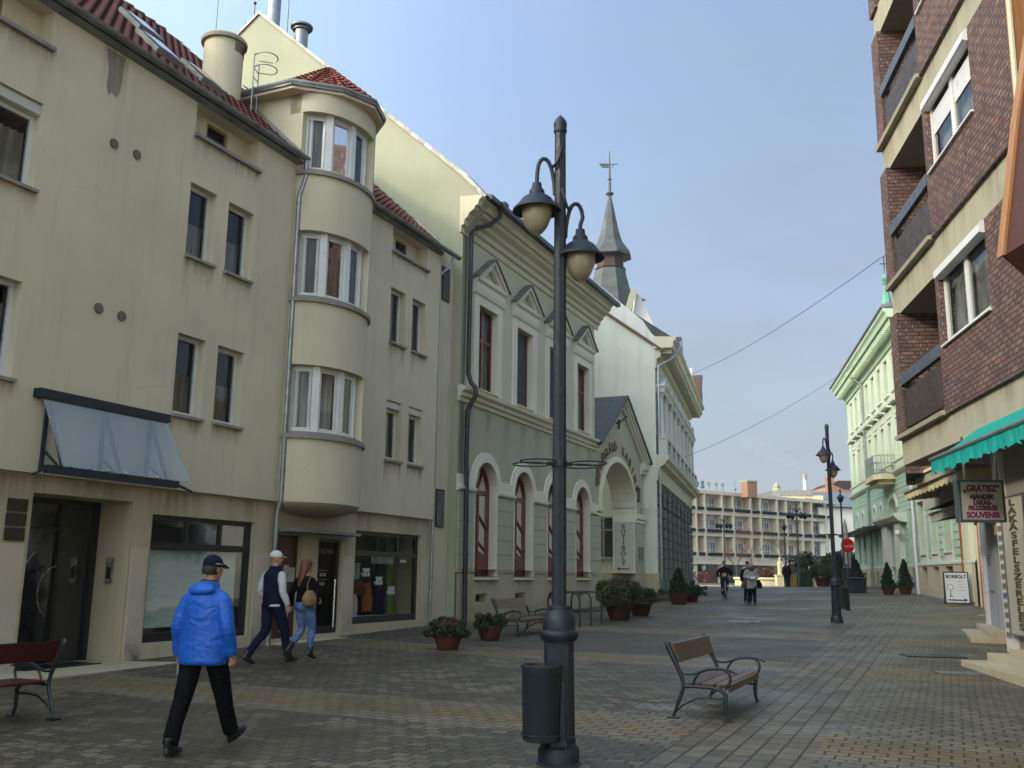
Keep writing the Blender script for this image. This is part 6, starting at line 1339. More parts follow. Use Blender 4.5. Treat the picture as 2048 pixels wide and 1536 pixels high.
# ================================================================== STREET LAMPS
def lamp_tall(label, x, y, rot, scale=1.0, rings=True, ground=None):
    z0 = gz(y) if ground is None else ground
    o = thing('street_lamp', label, 'street lamp', (x, y, z0), rot, 'blue grey double lantern street lamps')
    MB().lathe([(.205, 0), (.205, .03), (.185, .05), (.185, .15), (.17, .18), (.15, .21), (.155, .25), (.13, .28)], (0, 0, 0), 16).build('base', M['lamp'], o, 35)
    MB().lathe([(.146, .22), (.134, 1.10)], (0, 0, 0), 8, R(22.5)).build('column', M['lamp'], o)
    MB().lathe([(.15, 1.08), (.176, 1.12), (.182, 1.155), (.165, 1.175), (.15, 1.18), (.152, 1.24), (.14, 1.31), (.105, 1.345), (.10, 1.36), (.105, 1.37), (.10, 1.39), (.075, 1.40)], (0, 0, 0), 24).build('collar', M['lamp'], o, 50)
    MB().lathe([(.068, 1.38), (.060, 4.62), (.055, 6.06)], (0, 0, 0), 8, R(22.5)).build('pole', M['lamp'], o)
    MB().lathe([(.058, 6.03), (.068, 6.05), (.068, 6.07), (.060, 6.08), (.068, 6.11), (.066, 6.15), (.045, 6.19), (.012, 6.225), (.002, 6.24)], (0, 0, 0), 16).build('finial', M['lamp'], o, 60)
    for s_, zt, reach, ztop in ((-1, 5.42, .24, 5.80), (1, 4.98, .21, 5.36)):
        r_ = .13
        arm = MB().tube([(s_*.0, -.06, ztop+.06), (s_*.02, -.07, ztop-.03), (s_*.05, -.06, ztop-.12), (s_*.09, -.03, ztop-.15)], .016, 6)
        arm.tube([(s_*(.055), 0, zt-.05), (s_*.062, 0, zt+.06), (s_*.075, 0, zt+.15), (s_*.095, 0, zt+.235), (s_*.12, 0, zt+.29), (s_*.15, 0, zt+.318), (s_*.18, 0, zt+.318), (s_*.205, 0, zt+.295), (s_*.225, 0, zt+.25), (s_*.236, 0, zt+.18), (s_*reach, 0, zt+.1), (s_*reach, 0, zt)], .021, 8)
        a_ = arm.build('arm', M['lamp'], o, 60)
        c = (s_*reach, 0, zt)
        hd_ = MB().lathe([(.022, .06), (.045, .05), (.05, .0), (.06, -.01), (.075, -.03), (.078, -.07), (.095, -.08), (.15, -.12), (.19, -.18), (.235, -.225), (.24, -.245), (.225, -.24), (.17, -.2), (.05, -.17)], c, 28, cap=False)
        h_ = hd_.build('lantern_hood', M['lamp'], o, 50)
        MB().lathe([(.15, -.20), (.15, -.26), (.138, -.33), (.105, -.41), (.055, -.47), (.02, -.482), (.018, -.495), (.002, -.5)], c, 24).build('globe', M['globe'], o, 60)
    if rings:
        rg = MB(); zc = 2.69
        for s_ in (-1, 1): 
            rg.bar((0, 0, zc), (s_*.12, 0, zc), .03, .035)
            for ty in (-.14, .14): rg.tube([(s_*.24+.17*math.cos(a*math.pi/14), ty+.17*math.sin(a*math.pi/14), zc) for a in range(28)], .008, 5, closed=True)
        rg.lathe([(.075, -.03), (.075, .03)], (0, 0, zc), 12); rg.build('basket_ring', M['iron'], o, 40)
    MB().box(-.02, .02, -.085, -.05, 4.62, 4.78).build('bracket', M['lamp'], o) if 0 else None
    o.scale = (scale,)*3
    return o
t = NT('frosted_amber_globe'); v = t.tc.outputs['Object']
t.bsdf(t.mix(t.rng(t.noise(v, 6, 3), .3, .7), (.22, .20, .13), (.30, .27, .19)), .3, 0, .5, None, Subsurface_Weight=0.0, Coat_Weight=.4); M['globe'] = t.m
bin_mat = None
def binmat():
    t = NT('perforated_dark_metal'); o = t.xyz(t.tc.outputs['Object']); a = t.math('MULTIPLY', t.math('ARCTAN2', o[1], o[0]), .17)
    b = t.math('MULTIPLY', t.math('SINE', t.math('MULTIPLY', a, 260)), t.math('SINE', t.math('MULTIPLY', o[2], 190))); hol = t.math('GREATER_THAN', b, .25)
    inside = t.math('MULTIPLY', t.math('GREATER_THAN', o[2], .06), t.math('LESS_THAN', o[2], .58)); hol = t.math('MULTIPLY', hol, inside)
    t.bsdf(t.mix(hol, (.022, .032, .042), (.003, .004, .005)), .45, .1, .5, t.bump(t.math('MULTIPLY', hol, -1), .5, .004)); return t.m
M['bin'] = binmat()
def litter(label, x, y, z, rz, r=.175):
    o = thing('litter_bin', label, 'litter bin', (x, y, z), rz, 'perforated litter bins on the lamp posts')
    MB().lathe([(.155*r/.175, .0), (.165*r/.175, .02), (r, .60), (r+.012, .615), (r+.012, .64), (r-.01, .64), (r-.02, .3)], (0, 0, 0), 28, cap=False).lathe([(.15, .02), (.01, .02)], (0, 0, 0), 28, cap=False).build('bin_body', M['bin'], o, 40)
    MB().tube([((r+.005)*math.cos(a*.2244), (r+.005)*math.sin(a*.2244), .055) for a in range(28)], .007, 5, closed=True).build('bin_band', M['lamp'], o, 60); MB().box(.08, .22, -.03, .03, -.05, .0).box(.16, .2, -.03, .03, 0, .5).build('bin_bracket', M['lamp'], o)
    return o
l1 = lamp_tall('tall blue grey street lamp with two frosted lanterns and rings in the foreground', .455, 8.9, R(14), 1.0, ground=-.01)
litter('dark perforated litter bin hung on the foreground lamp post', .295, 8.72, .24, 0)
l2 = lamp_tall('blue grey street lamp with two lanterns standing mid street before the mint building', 9.85, 29.35, R(35), .97)
litter('dark litter bin on the post of the mid street lamp', 9.97, 29.1, gz(29)+.42, 0)
def lamp_far(label, x, y, n, h, arms):
    o = thing('plaza_lamp', label, 'street lamp', (x, y, gz(y)), 0, 'dark lamps on the far square')
    MB().lathe([(.12, 0), (.10, 1.0), (.06, 1.05), (.045, h)], (0, 0, 0), 8).build('pole', M['lamp'], o, 40)
    for k in range(n):
        a = 2*math.pi*k/n+.2 if n > 1 else 0; dx = arms*math.cos(a) if n > 2 else arms*(1 if k else -1) if n == 2 else 0; dy = arms*math.sin(a) if n > 2 else 0
        zt = h-.55
        if n > 1: MB().tube([(0, 0, zt), (dx*.5, dy*.5, zt+.32), (dx*.85, dy*.85, zt+.22), (dx, dy, zt)], .025, 5).build('arm', M['lamp'], o)
        MB().lathe([(.03, .05), (.06, 0), (.2, -.12), (.24, -.18), (.16, -.2), (.12, -.38), (.02, -.45)], (dx, dy, zt if n > 1 else h-.3), 10).build('lantern', M['lamp'], o, 50)
    return o
lamp_far('dark three armed lamp in front of the hotel left of the cyclist', 16.7, 75, 4, 5.4, .55); lamp_far('dark lamp with hanging lanterns and loudspeaker before the hotel', 19.45, 65, 4, 5.6, .6); lamp_far('single lantern lamp beside the closed parasol', 18.0, 52, 1, 5.7, 0)
lamp_far('slim plain lamp mast left of the loudspeaker lamp', 18.85, 66, 1, 4.6, 0)
lamp_far('low globe lamp in front of the basin', 22.6, 78, 1, 2.6, 0)
# parasol, round sign, kiosk things
ps = thing('closed_parasol', 'closed beige parasol beside the round red sign', 'parasol', (20.95, 60, gz(60))); MB().lathe([(.04, 0), (.04, 1.4), (.26, 1.5), (.30, 2.1), (.22, 3.2), (.10, 4.2), (.03, 4.45)], (0, 0, 0), 10).build('canvas', M['grey_canvas'], ps, 50)
rs = thing('round_red_sign', 'round red advertising disc with white script on a post', 'sign', (19.3, 55, gz(55)), R(5)); MB().tube([(0, -.03, 2.72), (0, .03, 2.72)], .40, 28).build('disc', plain('bright_red_enamel', (.55, .008, .012), .3), rs, 40); MB().tube([(0, .05, 0), (0, .05, 2.7)], .03, 6).build('post', M['iron'], rs); text('sign_script', 'Coca-Cola', M['lettering'], .24, rs, (0, -.035, 2.70), sx=.72)
# ---- terracotta pots with shrubs and conifers
def pot(label, x, y, r, h, kind, seed, gname, ph=None, z=None):
    ph = ph or r*1.05
    o = thing('potted_plant', label, 'potted plant', (x, y, gz(y, x)), seed, gname)
    MB().lathe([(r*.62, 0), (r*.68, .02), (r*.95, ph*.8), (r*.98, ph*.86), (r*1.06, ph*.88), (r*1.08, ph), (r*.98, ph), (r*.9, ph*.9)], (0, 0, 0), 26, cap=False).lathe([(.01, .01), (r*.62, .01)], (0, 0, 0), 26, cap=False).build('pot', M['terra'], o, 35)
    MB().lathe([(.01, ph*.93), (r*.95, ph*.9)], (0, 0, 0), 16, cap=False).build('soil', M['soil'], o)
    random.seed(seed)
    if kind == 'cone':
        def f():
            t_ = random.random()**1.3; rr = (r*1.05)*(1-t_)**.8*(.45+.55*random.random())+.02; a = random.random()*6.28; k = 1+.22*math.sin(a*3+t_*9+seed)+.16*math.sin(a*5-t_*17)
            return (rr*k*math.cos(a), rr*k*math.sin(a), ph*.95+t_*h)
        lf = leafcloud(f, int(3600), .05, seed, .35); lf.build('foliage', M['leaf_dk'], o)
        MB().tube([(0, 0, ph*.8), (0, 0, ph+h*.8)], [.04, .01], 6).build('trunk', M['twig'], o)
        MB().lathe([(r*.55, ph*1.0), (r*.62, ph+h*.12), (r*.35, ph+h*.5), (.02, ph+h*.85)], (0, 0, 0), 10).build('inner_foliage', M['leaf_dk'], o)
    else:
        st_ = MB(); cs = []
        nb = 16 if kind != 'big' else 30
        for i in range(nb):
            a = random.random()*6.28; el = random.uniform(.15, 1.0); L_ = h*(.7+.45*random.random()); d = Vector((math.cos(a)*(1.1-el*.6), math.sin(a)*(1.1-el*.6), el)).normalized()
            p0 = Vector((math.cos(a)*r*.3, math.sin(a)*r*.3, ph*.9)); p1 = p0+d*L_*.55; p2 = p0+d*L_+Vector((0, 0, -.12*L_*(1-el)))
            st_.tube([p0, p1, p2], [.012, .008, .004], 4); cs += [(p1.x, p1.y, p1.z, r*.38, r*.38, r*.30), (p2.x, p2.y, p2.z, r*.34, r*.34, r*.26)]
        st_.build('stems', M['twig'], o)
        if kind == 'big': cs = [(r*1.25*math.cos(a_), r*1.1*math.sin(a_), ph+h*(.22+.5*((k_*7) % 5)/5), r*.62, r*.62, h*.30) for k_, a_ in enumerate([i_*.7 for i_ in range(11)])]+[(0, 0, ph+h*.75, r*.9, r*.9, h*.32), (.1, .1, ph+h*.5, r*1.1, r*1.1, h*.4)]
        else: cs += [(r*.75*math.cos(a_), r*.75*math.sin(a_), ph+h*.32, r*.5, r*.5, h*.38) for a_ in (0, 1, 2, 3, 4, 5)]+[(0, 0, ph+h*.45, r*.7, r*.7, h*.4)]
        n = 11000 if kind == 'big' else 5200
        leafcloud(blobpts(cs), n, .030 if kind != 'big' else .036, seed, .45).build('foliage', M['leaf2' if kind == 'big' else 'leaf'], o)
        leafcloud(blobpts(cs), n//3, .035, seed+1, .45).build('dark_foliage', M['leaf_dk'], o)
        if kind == 'red':
            rc_ = [(-r*.35, 0, ph+h*.55, r*.7, r*.6, h*.5)]; leafcloud(blobpts(rc_), 1500, .03, seed+2, .25).build('dry_shoots', M['leaf_red'], o)
    return o
GP = 'terracotta pots with shrubs along the left facade'
pot('terracotta pot with a reddish dry heather and green trailing plant, nearest by the cream house', -1.20, 19.4, .30, .30, 'red', 21, GP)
pot('terracotta pot with low spreading green plant beside the left bench', -.42, 21.6, .29, .26, 'shrub', 22, GP)
pot('big terracotta pot with a tall loose yellow green bush in front of the arched gateway', 3.30, 29.3, .42, .80, 'big', 23, GP)
pot('terracotta pot with rounded dark bush behind the big yellow green one', 4.25, 31.6, .38, .65, 'shrub', 24, GP)
pot('terracotta pot with tall dark shrub before the rusticated grey building', 6.95, 39.9, .42, 1.05, 'cone', 25, GP); pot('smaller potted shrub behind the tall one at the grey building', 7.9, 42.2, .34, .55, 'shrub', 26, GP)
GC = 'potted conifers before the mint palace'
pot('terracotta pot with slim conifer, left of the pair at the mint portal', 17.45, 44.7, .30, 1.15, 'cone', 27, GC); pot('terracotta pot with conifer, right of the pair at the mint portal', 18.15, 44.5, .33, 1.25, 'cone', 28, GC)
pot('terracotta trough with conifer, farther from the portal', 19.6, 57.2, .45, 1.5, 'cone', 29, GC); pot('low pot with spreading bush next to the dark pillar', 18.9, 58.5, .5, .9, 'big', 30, GC); pot('terracotta pot between the two far conifers', 20.3, 56.6, .40, 1.1, 'cone', 31, GC)
wp_ = thing('white_planter', 'tall white tapered planter with a conical shrub at the terrace steps', 'planter', (20.2, 62.3, gz(62))); MB().lathe([(.28, 0), (.46, .95), (.40, .95), (.38, .85)], (0, 0, 0), 4, R(45), cap=False).build('planter_box', M['white_pvc'], wp_); leafcloud(lambda: (lambda t_, a: (.32*(1-t_*.8)*math.cos(a), .32*(1-t_*.8)*math.sin(a), .85+t_*.8))(random.random(), random.random()*6.28), 900, .05, 31, .4).build('foliage', M['leaf2'], wp_)
ad = thing('dark_plinth', 'dark octagonal metal pillar base with post at the mint building corner', 'pillar', (16.7, 47.5, gz(47.5))); MB().lathe([(.62, 0), (.62, .18), (.5, .22), (.48, .95), (.56, 1.0), (.5, 1.06)], (.25, 0, 0), 8, R(22)).lathe([(.24, .9), (.22, 1.45), (.25, 1.5), (.1, 1.56)], (-.12, 0, 0), 12).build('pillar', M['lamp'], ad, 30)
kb = thing('waste_container', 'dark green litter container with a yellow lid before the hedge', 'container', (19.7, 66, 1.0)); MB().box(-.1, .9, 0, .8, 0, 1.1).build('container_body', M['leaf_dk'], kb, bevel=.03); MB().box(-.62, -.12, 0, .6, 0, .95).build('container_lid', M['g1'], kb, bevel=.02)

# ================================================================== BENCHES
def bench(label, cx, cy, rz, wood, group='cast iron benches with slatted seats', L_=1.80):
    o = thing('park_bench', label, 'bench', (cx, cy, gz(cy)), rz, group)
    for x in (0, L_):
        f = MB(); w_ = .045
        def T(pts, r, flat=.8): f.tube([(x, a, b) for a, b in pts], r, 8, up=(1, 0, 0), flat=flat)
        T([(.44, .98), (.455, .955), (.44, .90), (.40, .80), (.34, .66), (.29, .52), (.27, .42), (.29, .34), (.34, .20), (.40, .03)], [.018, .032, .036, .034, .028, .024, .024, .024, .022, .018])
        T([(.27, .41), (.15, .42), (-.05, .415), (-.16, .39), (-.21, .33), (-.20, .22), (-.205, .1), (-.235, .0)], [.022, .022, .022, .024, .026, .026, .022, .018])
        T([(.30, .60), (.26, .575), (.18, .575), (.10, .60), (-.0, .645), (-.12, .665), (-.24, .65), (-.35, .605)], [.014, .015, .017, .02, .022, .022, .018, .01])
        T([(.08, .60), (.13, .53), (.17, .43)], .015); T([(-.2, .655), (-.255, .60), (-.27, .53), (-.25, .46), (-.20, .41)], .017)
        T([(.38, .08), (.28, .18), (.12, .27), (-.04, .29), (-.19, .28)], .014)
        f.box(x-.05, x+.05, .34, .46, 0, .02); f.box(x-.05, x+.05, -.28, -.18, 0, .015)
        f.build('end_frame', M['iron_blue'], o, 50)
    e = .02
    b_ = MB(); A = Vector((0, .405, .95)); 
    b_.add([(x, y, z) for x in (e, L_-e) for y, z in ((.385, .955), (.415, .965), (.345, .72), (.315, .715))], [(0, 1, 2, 3), (7, 6, 5, 4), (0, 4, 5, 1), (1, 5, 6, 2), (2, 6, 7, 3), (3, 7, 4, 0)]); b_.build('backrest_slat', M[wood], o, bevel=.006)
    for a, b2 in ((.09, .245), (-.08, .075), (-.215, -.095)): MB().box(e, L_-e, a, b2, .435, .468).build('seat_slat', M[wood], o, bevel=.006)
    MB().add([(x, y, z) for x in (e, L_-e) for y, z in ((-.225, .466), (-.255, .45), (-.262, .37), (-.235, .368))], [(0, 1, 2, 3), (7, 6, 5, 4), (0, 4, 5, 1), (1, 5, 6, 2), (2, 6, 7, 3), (3, 7, 4, 0)]).build('front_slat', M[wood], o, bevel=.005)
    o.scale = (1, 1, .87); return o
bench('cast iron bench with orange brown slats, alone right of the lamp post', 2.27, 11.30, R(90-24.7), 'bench_wood')
bench('cast iron bench with red slats seen from behind, cut by the left edge', -5.27, 10.95, R(270-24.7), 'bench_red')
bench('dark bench with purplish seat in front of the pale green house', .02, 22.6, R(90-24.4), 'bench_grey' if 'bench_grey' in M else 'bench_wood')
# bicycle stand of hoops
rk = thing('bicycle_stand', 'row of dark tubular bicycle hoops by the green house', 'bicycle stand', (1.45, 25.9, gz(26)), R(90-24.4))
for i in range(3):
    h = MB(); x = .55*i*1.6
    h.tube([(x, -.45, 0), (x, -.45, .72), (x, -.40, .84), (x, -.28, .90), (x, .28, .90), (x, .40, .84), (x, .45, .72), (x, .45, 0)], .026, 8).tube([(x, -.45, .38), (x, .45, .38)], .02, 6); h.build('hoop', M['iron_blue'], rk, 60)
MB().tube([(0, .28, .90), (1.76, .28, .90)], .02, 6).tube([(0, -.28, .90), (1.76, -.28, .90)], .02, 6).build('rail', M['iron_blue'], rk, 60)
# ---- A-board
ab = thing('folding_sign', 'white folding pavement sign with wine glass and arrow, lettered BORBOLT', 'sign', (16.35, 35.5, gz(35.5, 16.35)+.03), R(-20))
fr_ = MB()
for y0, y1, s_ in ((-.32, -.03, -1), (.32, .03, 1)):
    fr_.bar((-.40, y0, 0), (-.40, y1, 1.16), .035).bar((.40, y0, 0), (.40, y1, 1.16), .035).bar((-.40, y0*.93, .06), (.40, y0*.93, .06), .035).bar((-.40, y1, 1.16), (.40, y1, 1.16), .035)
fr_.build('sign_frame', M['iron'], ab)
MB().add([(-.38, -.30, .08), (.38, -.30, .08), (.38, -.04, 1.14), (-.38, -.04, 1.14), (-.38, -.28, .08), (.38, -.28, .08), (.38, -.02, 1.14), (-.38, -.02, 1.14)], [(0, 1, 2, 3), (7, 6, 5, 4), (0, 4, 5, 1), (1, 5, 6, 2), (2, 6, 7, 3), (3, 7, 4, 0)]).build('sign_panel', M['lettering'], ab)
til = math.atan2(.26, 1.06); rt = (math.pi/2-til, 0, 0)
M['navyprint'] = plain('dark_blue_print', (.02, .02, .05), .6)
text('sign_text', 'BORBOLT', M['navyprint'], .17, ab, (0, -.088, 1.0), rt, sx=.9, bold=.004); text('sign_text', '———\n———\n————\n———', M['zinc_dk'], .11, ab, (.15, -.165, .68), rt, sx=.7)
def onp(x, z): return (x, -.32+.2453*z-.005, z)
gl_ = MB()
gl_.tube([onp(-.22+.10*math.cos(a*.45), .62+.11*math.sin(a*.45)) for a in range(14)], .006, 4, closed=True); gl_.bar(onp(-.22, .5), onp(-.22, .3), .02).bar(onp(-.28, .29), onp(-.16, .29), .02); gl_.bar(onp(-.32, .17), onp(.24, .17), .035); gl_.add([onp(.22, .11), onp(.22, .24), onp(.34, .17)], [(0, 1, 2)])
gl_.build('print', M['navyprint'], ab)
# ---- covers and mats in the paving
for lab, x, y, w_, d_, m_, c in (('rectangular dark drain cover in the paving right of the bench', 7.7, 19.0, 1.1, .55, 'iron', 'drain cover'), ('grey rubber mat in front of the shop steps', 7.05, 16.15, .75, .45, 'zinc_dk', 'mat')):
    mb = MB().box(0, w_, 0, d_, 0, .012)
    if c == 'drain cover':
        for i in range(14): mb.box(.04+.078*i, .06+.078*i, .02, d_-.02, .012, .016)
    onstreet('drain_cover' if c == 'drain cover' else 'rubber_mat', mb, M[m_], lab, c, x, y, R(-8))
mb = MB().box(0, 1.0, 0, .3, 0, .012); onstreet('drain_cover', mb, M['steel'], 'bright narrow metal cover in the paving left of the mid street lamp', 'drain cover', 6.5, 29.0, R(-4))
# fallen leaves and grit lying on the paving
random.seed(77); lt = MB()
for _ in range(420):
    if random.random() < .55: t_ = random.random()*22-6; x = -2.4+.416*(t_)+random.random()*1.3*.9+.2; y = 22+.909*(t_)-random.random()*.6
    else: x = random.uniform(-5, 8); y = random.uniform(8, 30)
    z = gz(y, x)+.012; s_ = random.uniform(.012, .032); a = random.random()*6.28; dx, dy = math.cos(a)*s_, math.sin(a)*s_
    lt.add([(x-dx, y-dy, z), (x+dy*.5, y-dx*.5, z+random.random()*.012), (x+dx, y+dy, z), (x-dy*.5, y+dx*.5, z+random.random()*.01)], [(0, 1, 2, 3)])
lo = lt.build('fallen_leaves', plain('dry_leaf_litter', (.10, .065, .03), .8, 0, .2, .7, 2), None); tag(lo, 'scattered dry leaf bits on the paving', kind='stuff')
# ---- wires
for lab, pts in (('thin overhead wire from the columned building to the brick block', [(9.4, 56, 13.2), (9.1, 21, 9.4)]), ('thin overhead wire sagging from the columned building towards the mint palace', [(8.7, 50.5, 7.7), (21.5, 55, 15.0)])):
    a, b = Vector(pts[0]), Vector(pts[1]); n = 14; sag = .5
    o = MB().tube([a.lerp(b, i/n)-Vector((0, 0, sag*4*(i/n)*(1-i/n))) for i in range(n+1)], .009, 4).build('overhead_wire', M['iron'], None); tag(o, lab, 'wire')
# ================================================================== PEOPLE
def solid(name, mb, mat, parent, voxel, sm=4, wr=0, label=None):
    """fuse overlapping closed lofts into one smooth continuous surface"""
    me0 = mb.mesh('raw'); o = bpy.data.objects.new('raw', me0); COL.objects.link(o)
    r = o.modifiers.new('r', 'REMESH'); r.mode = 'VOXEL'; r.voxel_size = voxel; r.use_smooth_shade = True
    s_ = o.modifiers.new('s', 'SMOOTH'); s_.iterations = sm; s_.factor = .5
    if wr:
        tx = bpy.data.textures.new('wr', 'CLOUDS'); tx.noise_scale = .13; d = o.modifiers.new('d', 'DISPLACE'); d.texture = tx; d.strength = wr; d.mid_level = .5
    me = bpy.data.meshes.new_from_object(o.evaluated_get(bpy.context.evaluated_depsgraph_get())); bpy.data.objects.remove(o)
    me.name = name; me.materials.clear(); me.materials.append(mat); me.shade_smooth()
    q = bpy.data.objects.new(name, me); COL.objects.link(q); q.parent = parent
    if label: q['label'] = label
    return q
def limb(mb, pts, rad, n=12, sub=4):
    P_ = [Vector(p) for p in pts]; out, rr = [], []
    for i in range(len(P_)-1):
        p0, p1, p2, p3 = P_[max(i-1, 0)], P_[i], P_[i+1], P_[min(i+2, len(P_)-1)]
        for k in range(sub):
            t = k/sub; out.append(.5*((2*p1)+(p2-p0)*t+(2*p0-5*p1+4*p2-p3)*t*t+(3*p1-p0-3*p2+p3)*t**3)); rr.append(rad[i]+(rad[i+1]-rad[i])*t)
    out.append(P_[-1]); rr.append(rad[-1]); return mb.tube(out, rr, n)
def hand(mb, w, d, nrm, side, curl=.5, k=1.0):
    """w wrist, d pointing direction, nrm palm side, side thumb side"""
    w, d, nrm = Vector(w), Vector(d).normalized(), Vector(nrm); nrm = (nrm-d*nrm.dot(d)).normalized(); s_ = d.cross(nrm).normalized()*side
    mb.tube([w-d*.02, w+d*.03*k, w+d*.07*k, w+d*.095*k], [.026*k, .034*k, .036*k, .030*k], 10, flat=.5, up=nrm)
    for i, (off, L_) in enumerate(((.028, .068), (.010, .078), (-.009, .072), (-.027, .056))):
        p = w+d*.085*k+s_*off*k; a = curl; pts = [p]
        for j in range(3): dd = d*math.cos(a)+nrm*math.sin(a); p = p+dd*L_*k*(.45, .32, .25)[j]; pts.append(p); a += curl*1.1
        mb.tube(pts, [.0095*k, .009*k, .0085*k, .007*k], 7)
    p = w+d*.03*k+s_*.03*k
    mb.tube([p, p+(d*.5+s_*.6+nrm*.3)*.035*k, p+(d*.9+s_*.7+nrm*.6)*.058*k, p+(d*1.35+s_*.55+nrm*.9)*.075*k], [.013*k, .0115*k, .010*k, .008*k], 7)
def head(mb, c, turn=0, tilt=0, k=1.0):
    h = MB(); h.rings([(0, .035, -.002, .02, .022), (0, .034, .006, .034, .036), (0, .028, .028, .050, .056), (0, .018, .06, .062, .074), (0, .008, .095, .069, .086), (0, 0, .13, .074, .094), (0, -.004, .165, .073, .094), (0, -.008, .195, .063, .08), (0, -.010, .218, .04, .055), (0, -.01, .228, .012, .02)], 20)
    h.tube([(0, .09, .125), (0, .104, .105), (0, .118, .085), (0, .105, .076)], [.008, .010, .014, .008], 8)
    for s_ in (-1, 1): h.sphere((s_*.074, -.004, .10), .022, 8, 6, sz=1.4, sx=.4); h.sphere((s_*.028, .070, .07), .024, 8, 6); h.tube([(s_*.012, .092, .135), (s_*.045, .078, .137)], .007, 6)
    h.tube([(-.022, .083, .048), (0, .091, .05), (.022, .083, .048)], .007, 6); h.sphere((0, .075, .015), .022, 8, 6)
    h.tube([(0, -.015, -.10), (0, -.005, -.02), (0, 0, .06)], [.062, .054, .052], 14)
    X = Matrix.Translation(c) @ Matrix.Rotation(turn, 4, 'Z') @ Matrix.Rotation(tilt, 4, 'X') @ Matrix.Scale(k, 4); mb.join(h.xf(X)); return X
def shoe(mb, a, heading, pitch=0, L_=.28, boot=0, heel=0):
    s_ = MB(); s_.rings([(0, .06, -.085, .042, .128), (0, .06, -.07, .047, .135), (0, .055, -.045, .046, .128), (0, .02, -.015, .042, .085), (0, -.01, .02, .045, .058), (0, -.012, .07+boot, .052, .056)], 16)
    if heel: s_.tube([(0, -.055, -.085), (0, -.05, -.05)], .022, 8)
    s_.xf(Matrix.Translation(a) @ Matrix.Rotation(heading, 4, 'Z') @ Matrix.Rotation(pitch, 4, 'X')); mb.join(s_)
def figure(label, x, y, rz, S, z=None):
    o = thing('person', label, 'person', (x, y, gz(y) if z is None else z), rz); k = S.get('scale', 1); vx = S.get('vox', .008)
    J = S; b = MB(); X = head(b, J['head'], J.get('turn', 0), J.get('tilt', 0))
    b.rings([(0, 0, .86, .10, .08), (0, 0, .95, .135, .10), (0, 0, 1.1, .12, .09), (0, 0, 1.3, .15, .10), (0, 0, 1.40, .15, .085), (0, 0, 1.46, .06, .055)], 14)
    for s_ in (-1, 1):
        L_ = J['legs'][0 if s_ < 0 else 1]; limb(b, L_, [.075, .05, .035], 10); A = J['arms'][0 if s_ < 0 else 1]; limb(b, A, [.045, .035, .026], 10)
        hd = J.get('hand', [None, None])[0 if s_ < 0 else 1] or {}; d = Vector(hd.get('d', Vector(A[2])-Vector(A[1]))); hand(b, A[2], d, hd.get('n', (-s_, 0, 0)), hd.get('s', s_), hd.get('curl', .5))
    solid('body', b, M['skin'], o, vx*.8, 3)
    # trousers
    t_ = MB(); R_ = J.get('trad', (.108, .080, .068, .064)); 
    for L_ in J['legs']:
        h, kn, an = [Vector(p) for p in L_]; t_h = h.lerp(kn, .5)+Vector((0, .01, 0)); cf = kn.lerp(an, .45)+Vector((0, -.012, 0)); e = an+Vector((0, 0, .0)) if not J.get('boots') else kn.lerp(an, .8)
        limb(t_, [h+Vector((0, 0, .04)), t_h, kn, cf, e], [R_[0], R_[0]*.90, R_[1], R_[2], R_[3]], 14)
    t_.rings([(0, .0, .83, .10, .08), (0, -.012, .90, .165, .118), (0, -.01, .98, .165, .115), (0, 0, 1.06, .15, .10)], 18)
    solid('trousers', t_, M[J.get('tmat', 'black_cloth')], o, vx, 3, J.get('twr', .012))
    sh = MB(); sp_ = J.get('shoes', (0, 0))
    for i, L_ in enumerate(J['legs']): sh = MB(); shoe(sh, Vector(L_[2]), J.get('sh', (0, 0))[i], sp_[i], boot=J.get('boot', 0), heel=J.get('heel', 0)); solid('boot' if J.get('boot') else 'shoe', sh, M['leather'], o, vx*.8, 2)
    # upper garment
    g = MB(); g.rings(J['torso'], 22)
    if J.get('sleeves', 1):
        for i, A in enumerate(J['arms']):
            a0, a1, a2 = [Vector(p) for p in A]; ar = J.get('arad', (.078, .062, .05)); e = a1.lerp(a2, J.get('cuff', .97)); limb(g, [Vector((a0.x*.45, 0, a0.z+.03)), Vector((a0.x*.85, a0.y, a0.z+.005)), a0.lerp(a1, .18), a0.lerp(a1, .55), a1, a1.lerp(a2, .5), e], [ar[0]*.55, ar[0]*.78, ar[0]*.98, ar[0]*.95, ar[1], (ar[1]+ar[2])/2, ar[2]], 14)
    for e in J.get('extra', ()): g.rings(e, 16)
    solid(J.get('gname', 'jacket'), g, M[J['gmat']], o, vx, J.get('gsm', 4), J.get('gwr', .016))
    o.scale = (k,)*3; return o, X
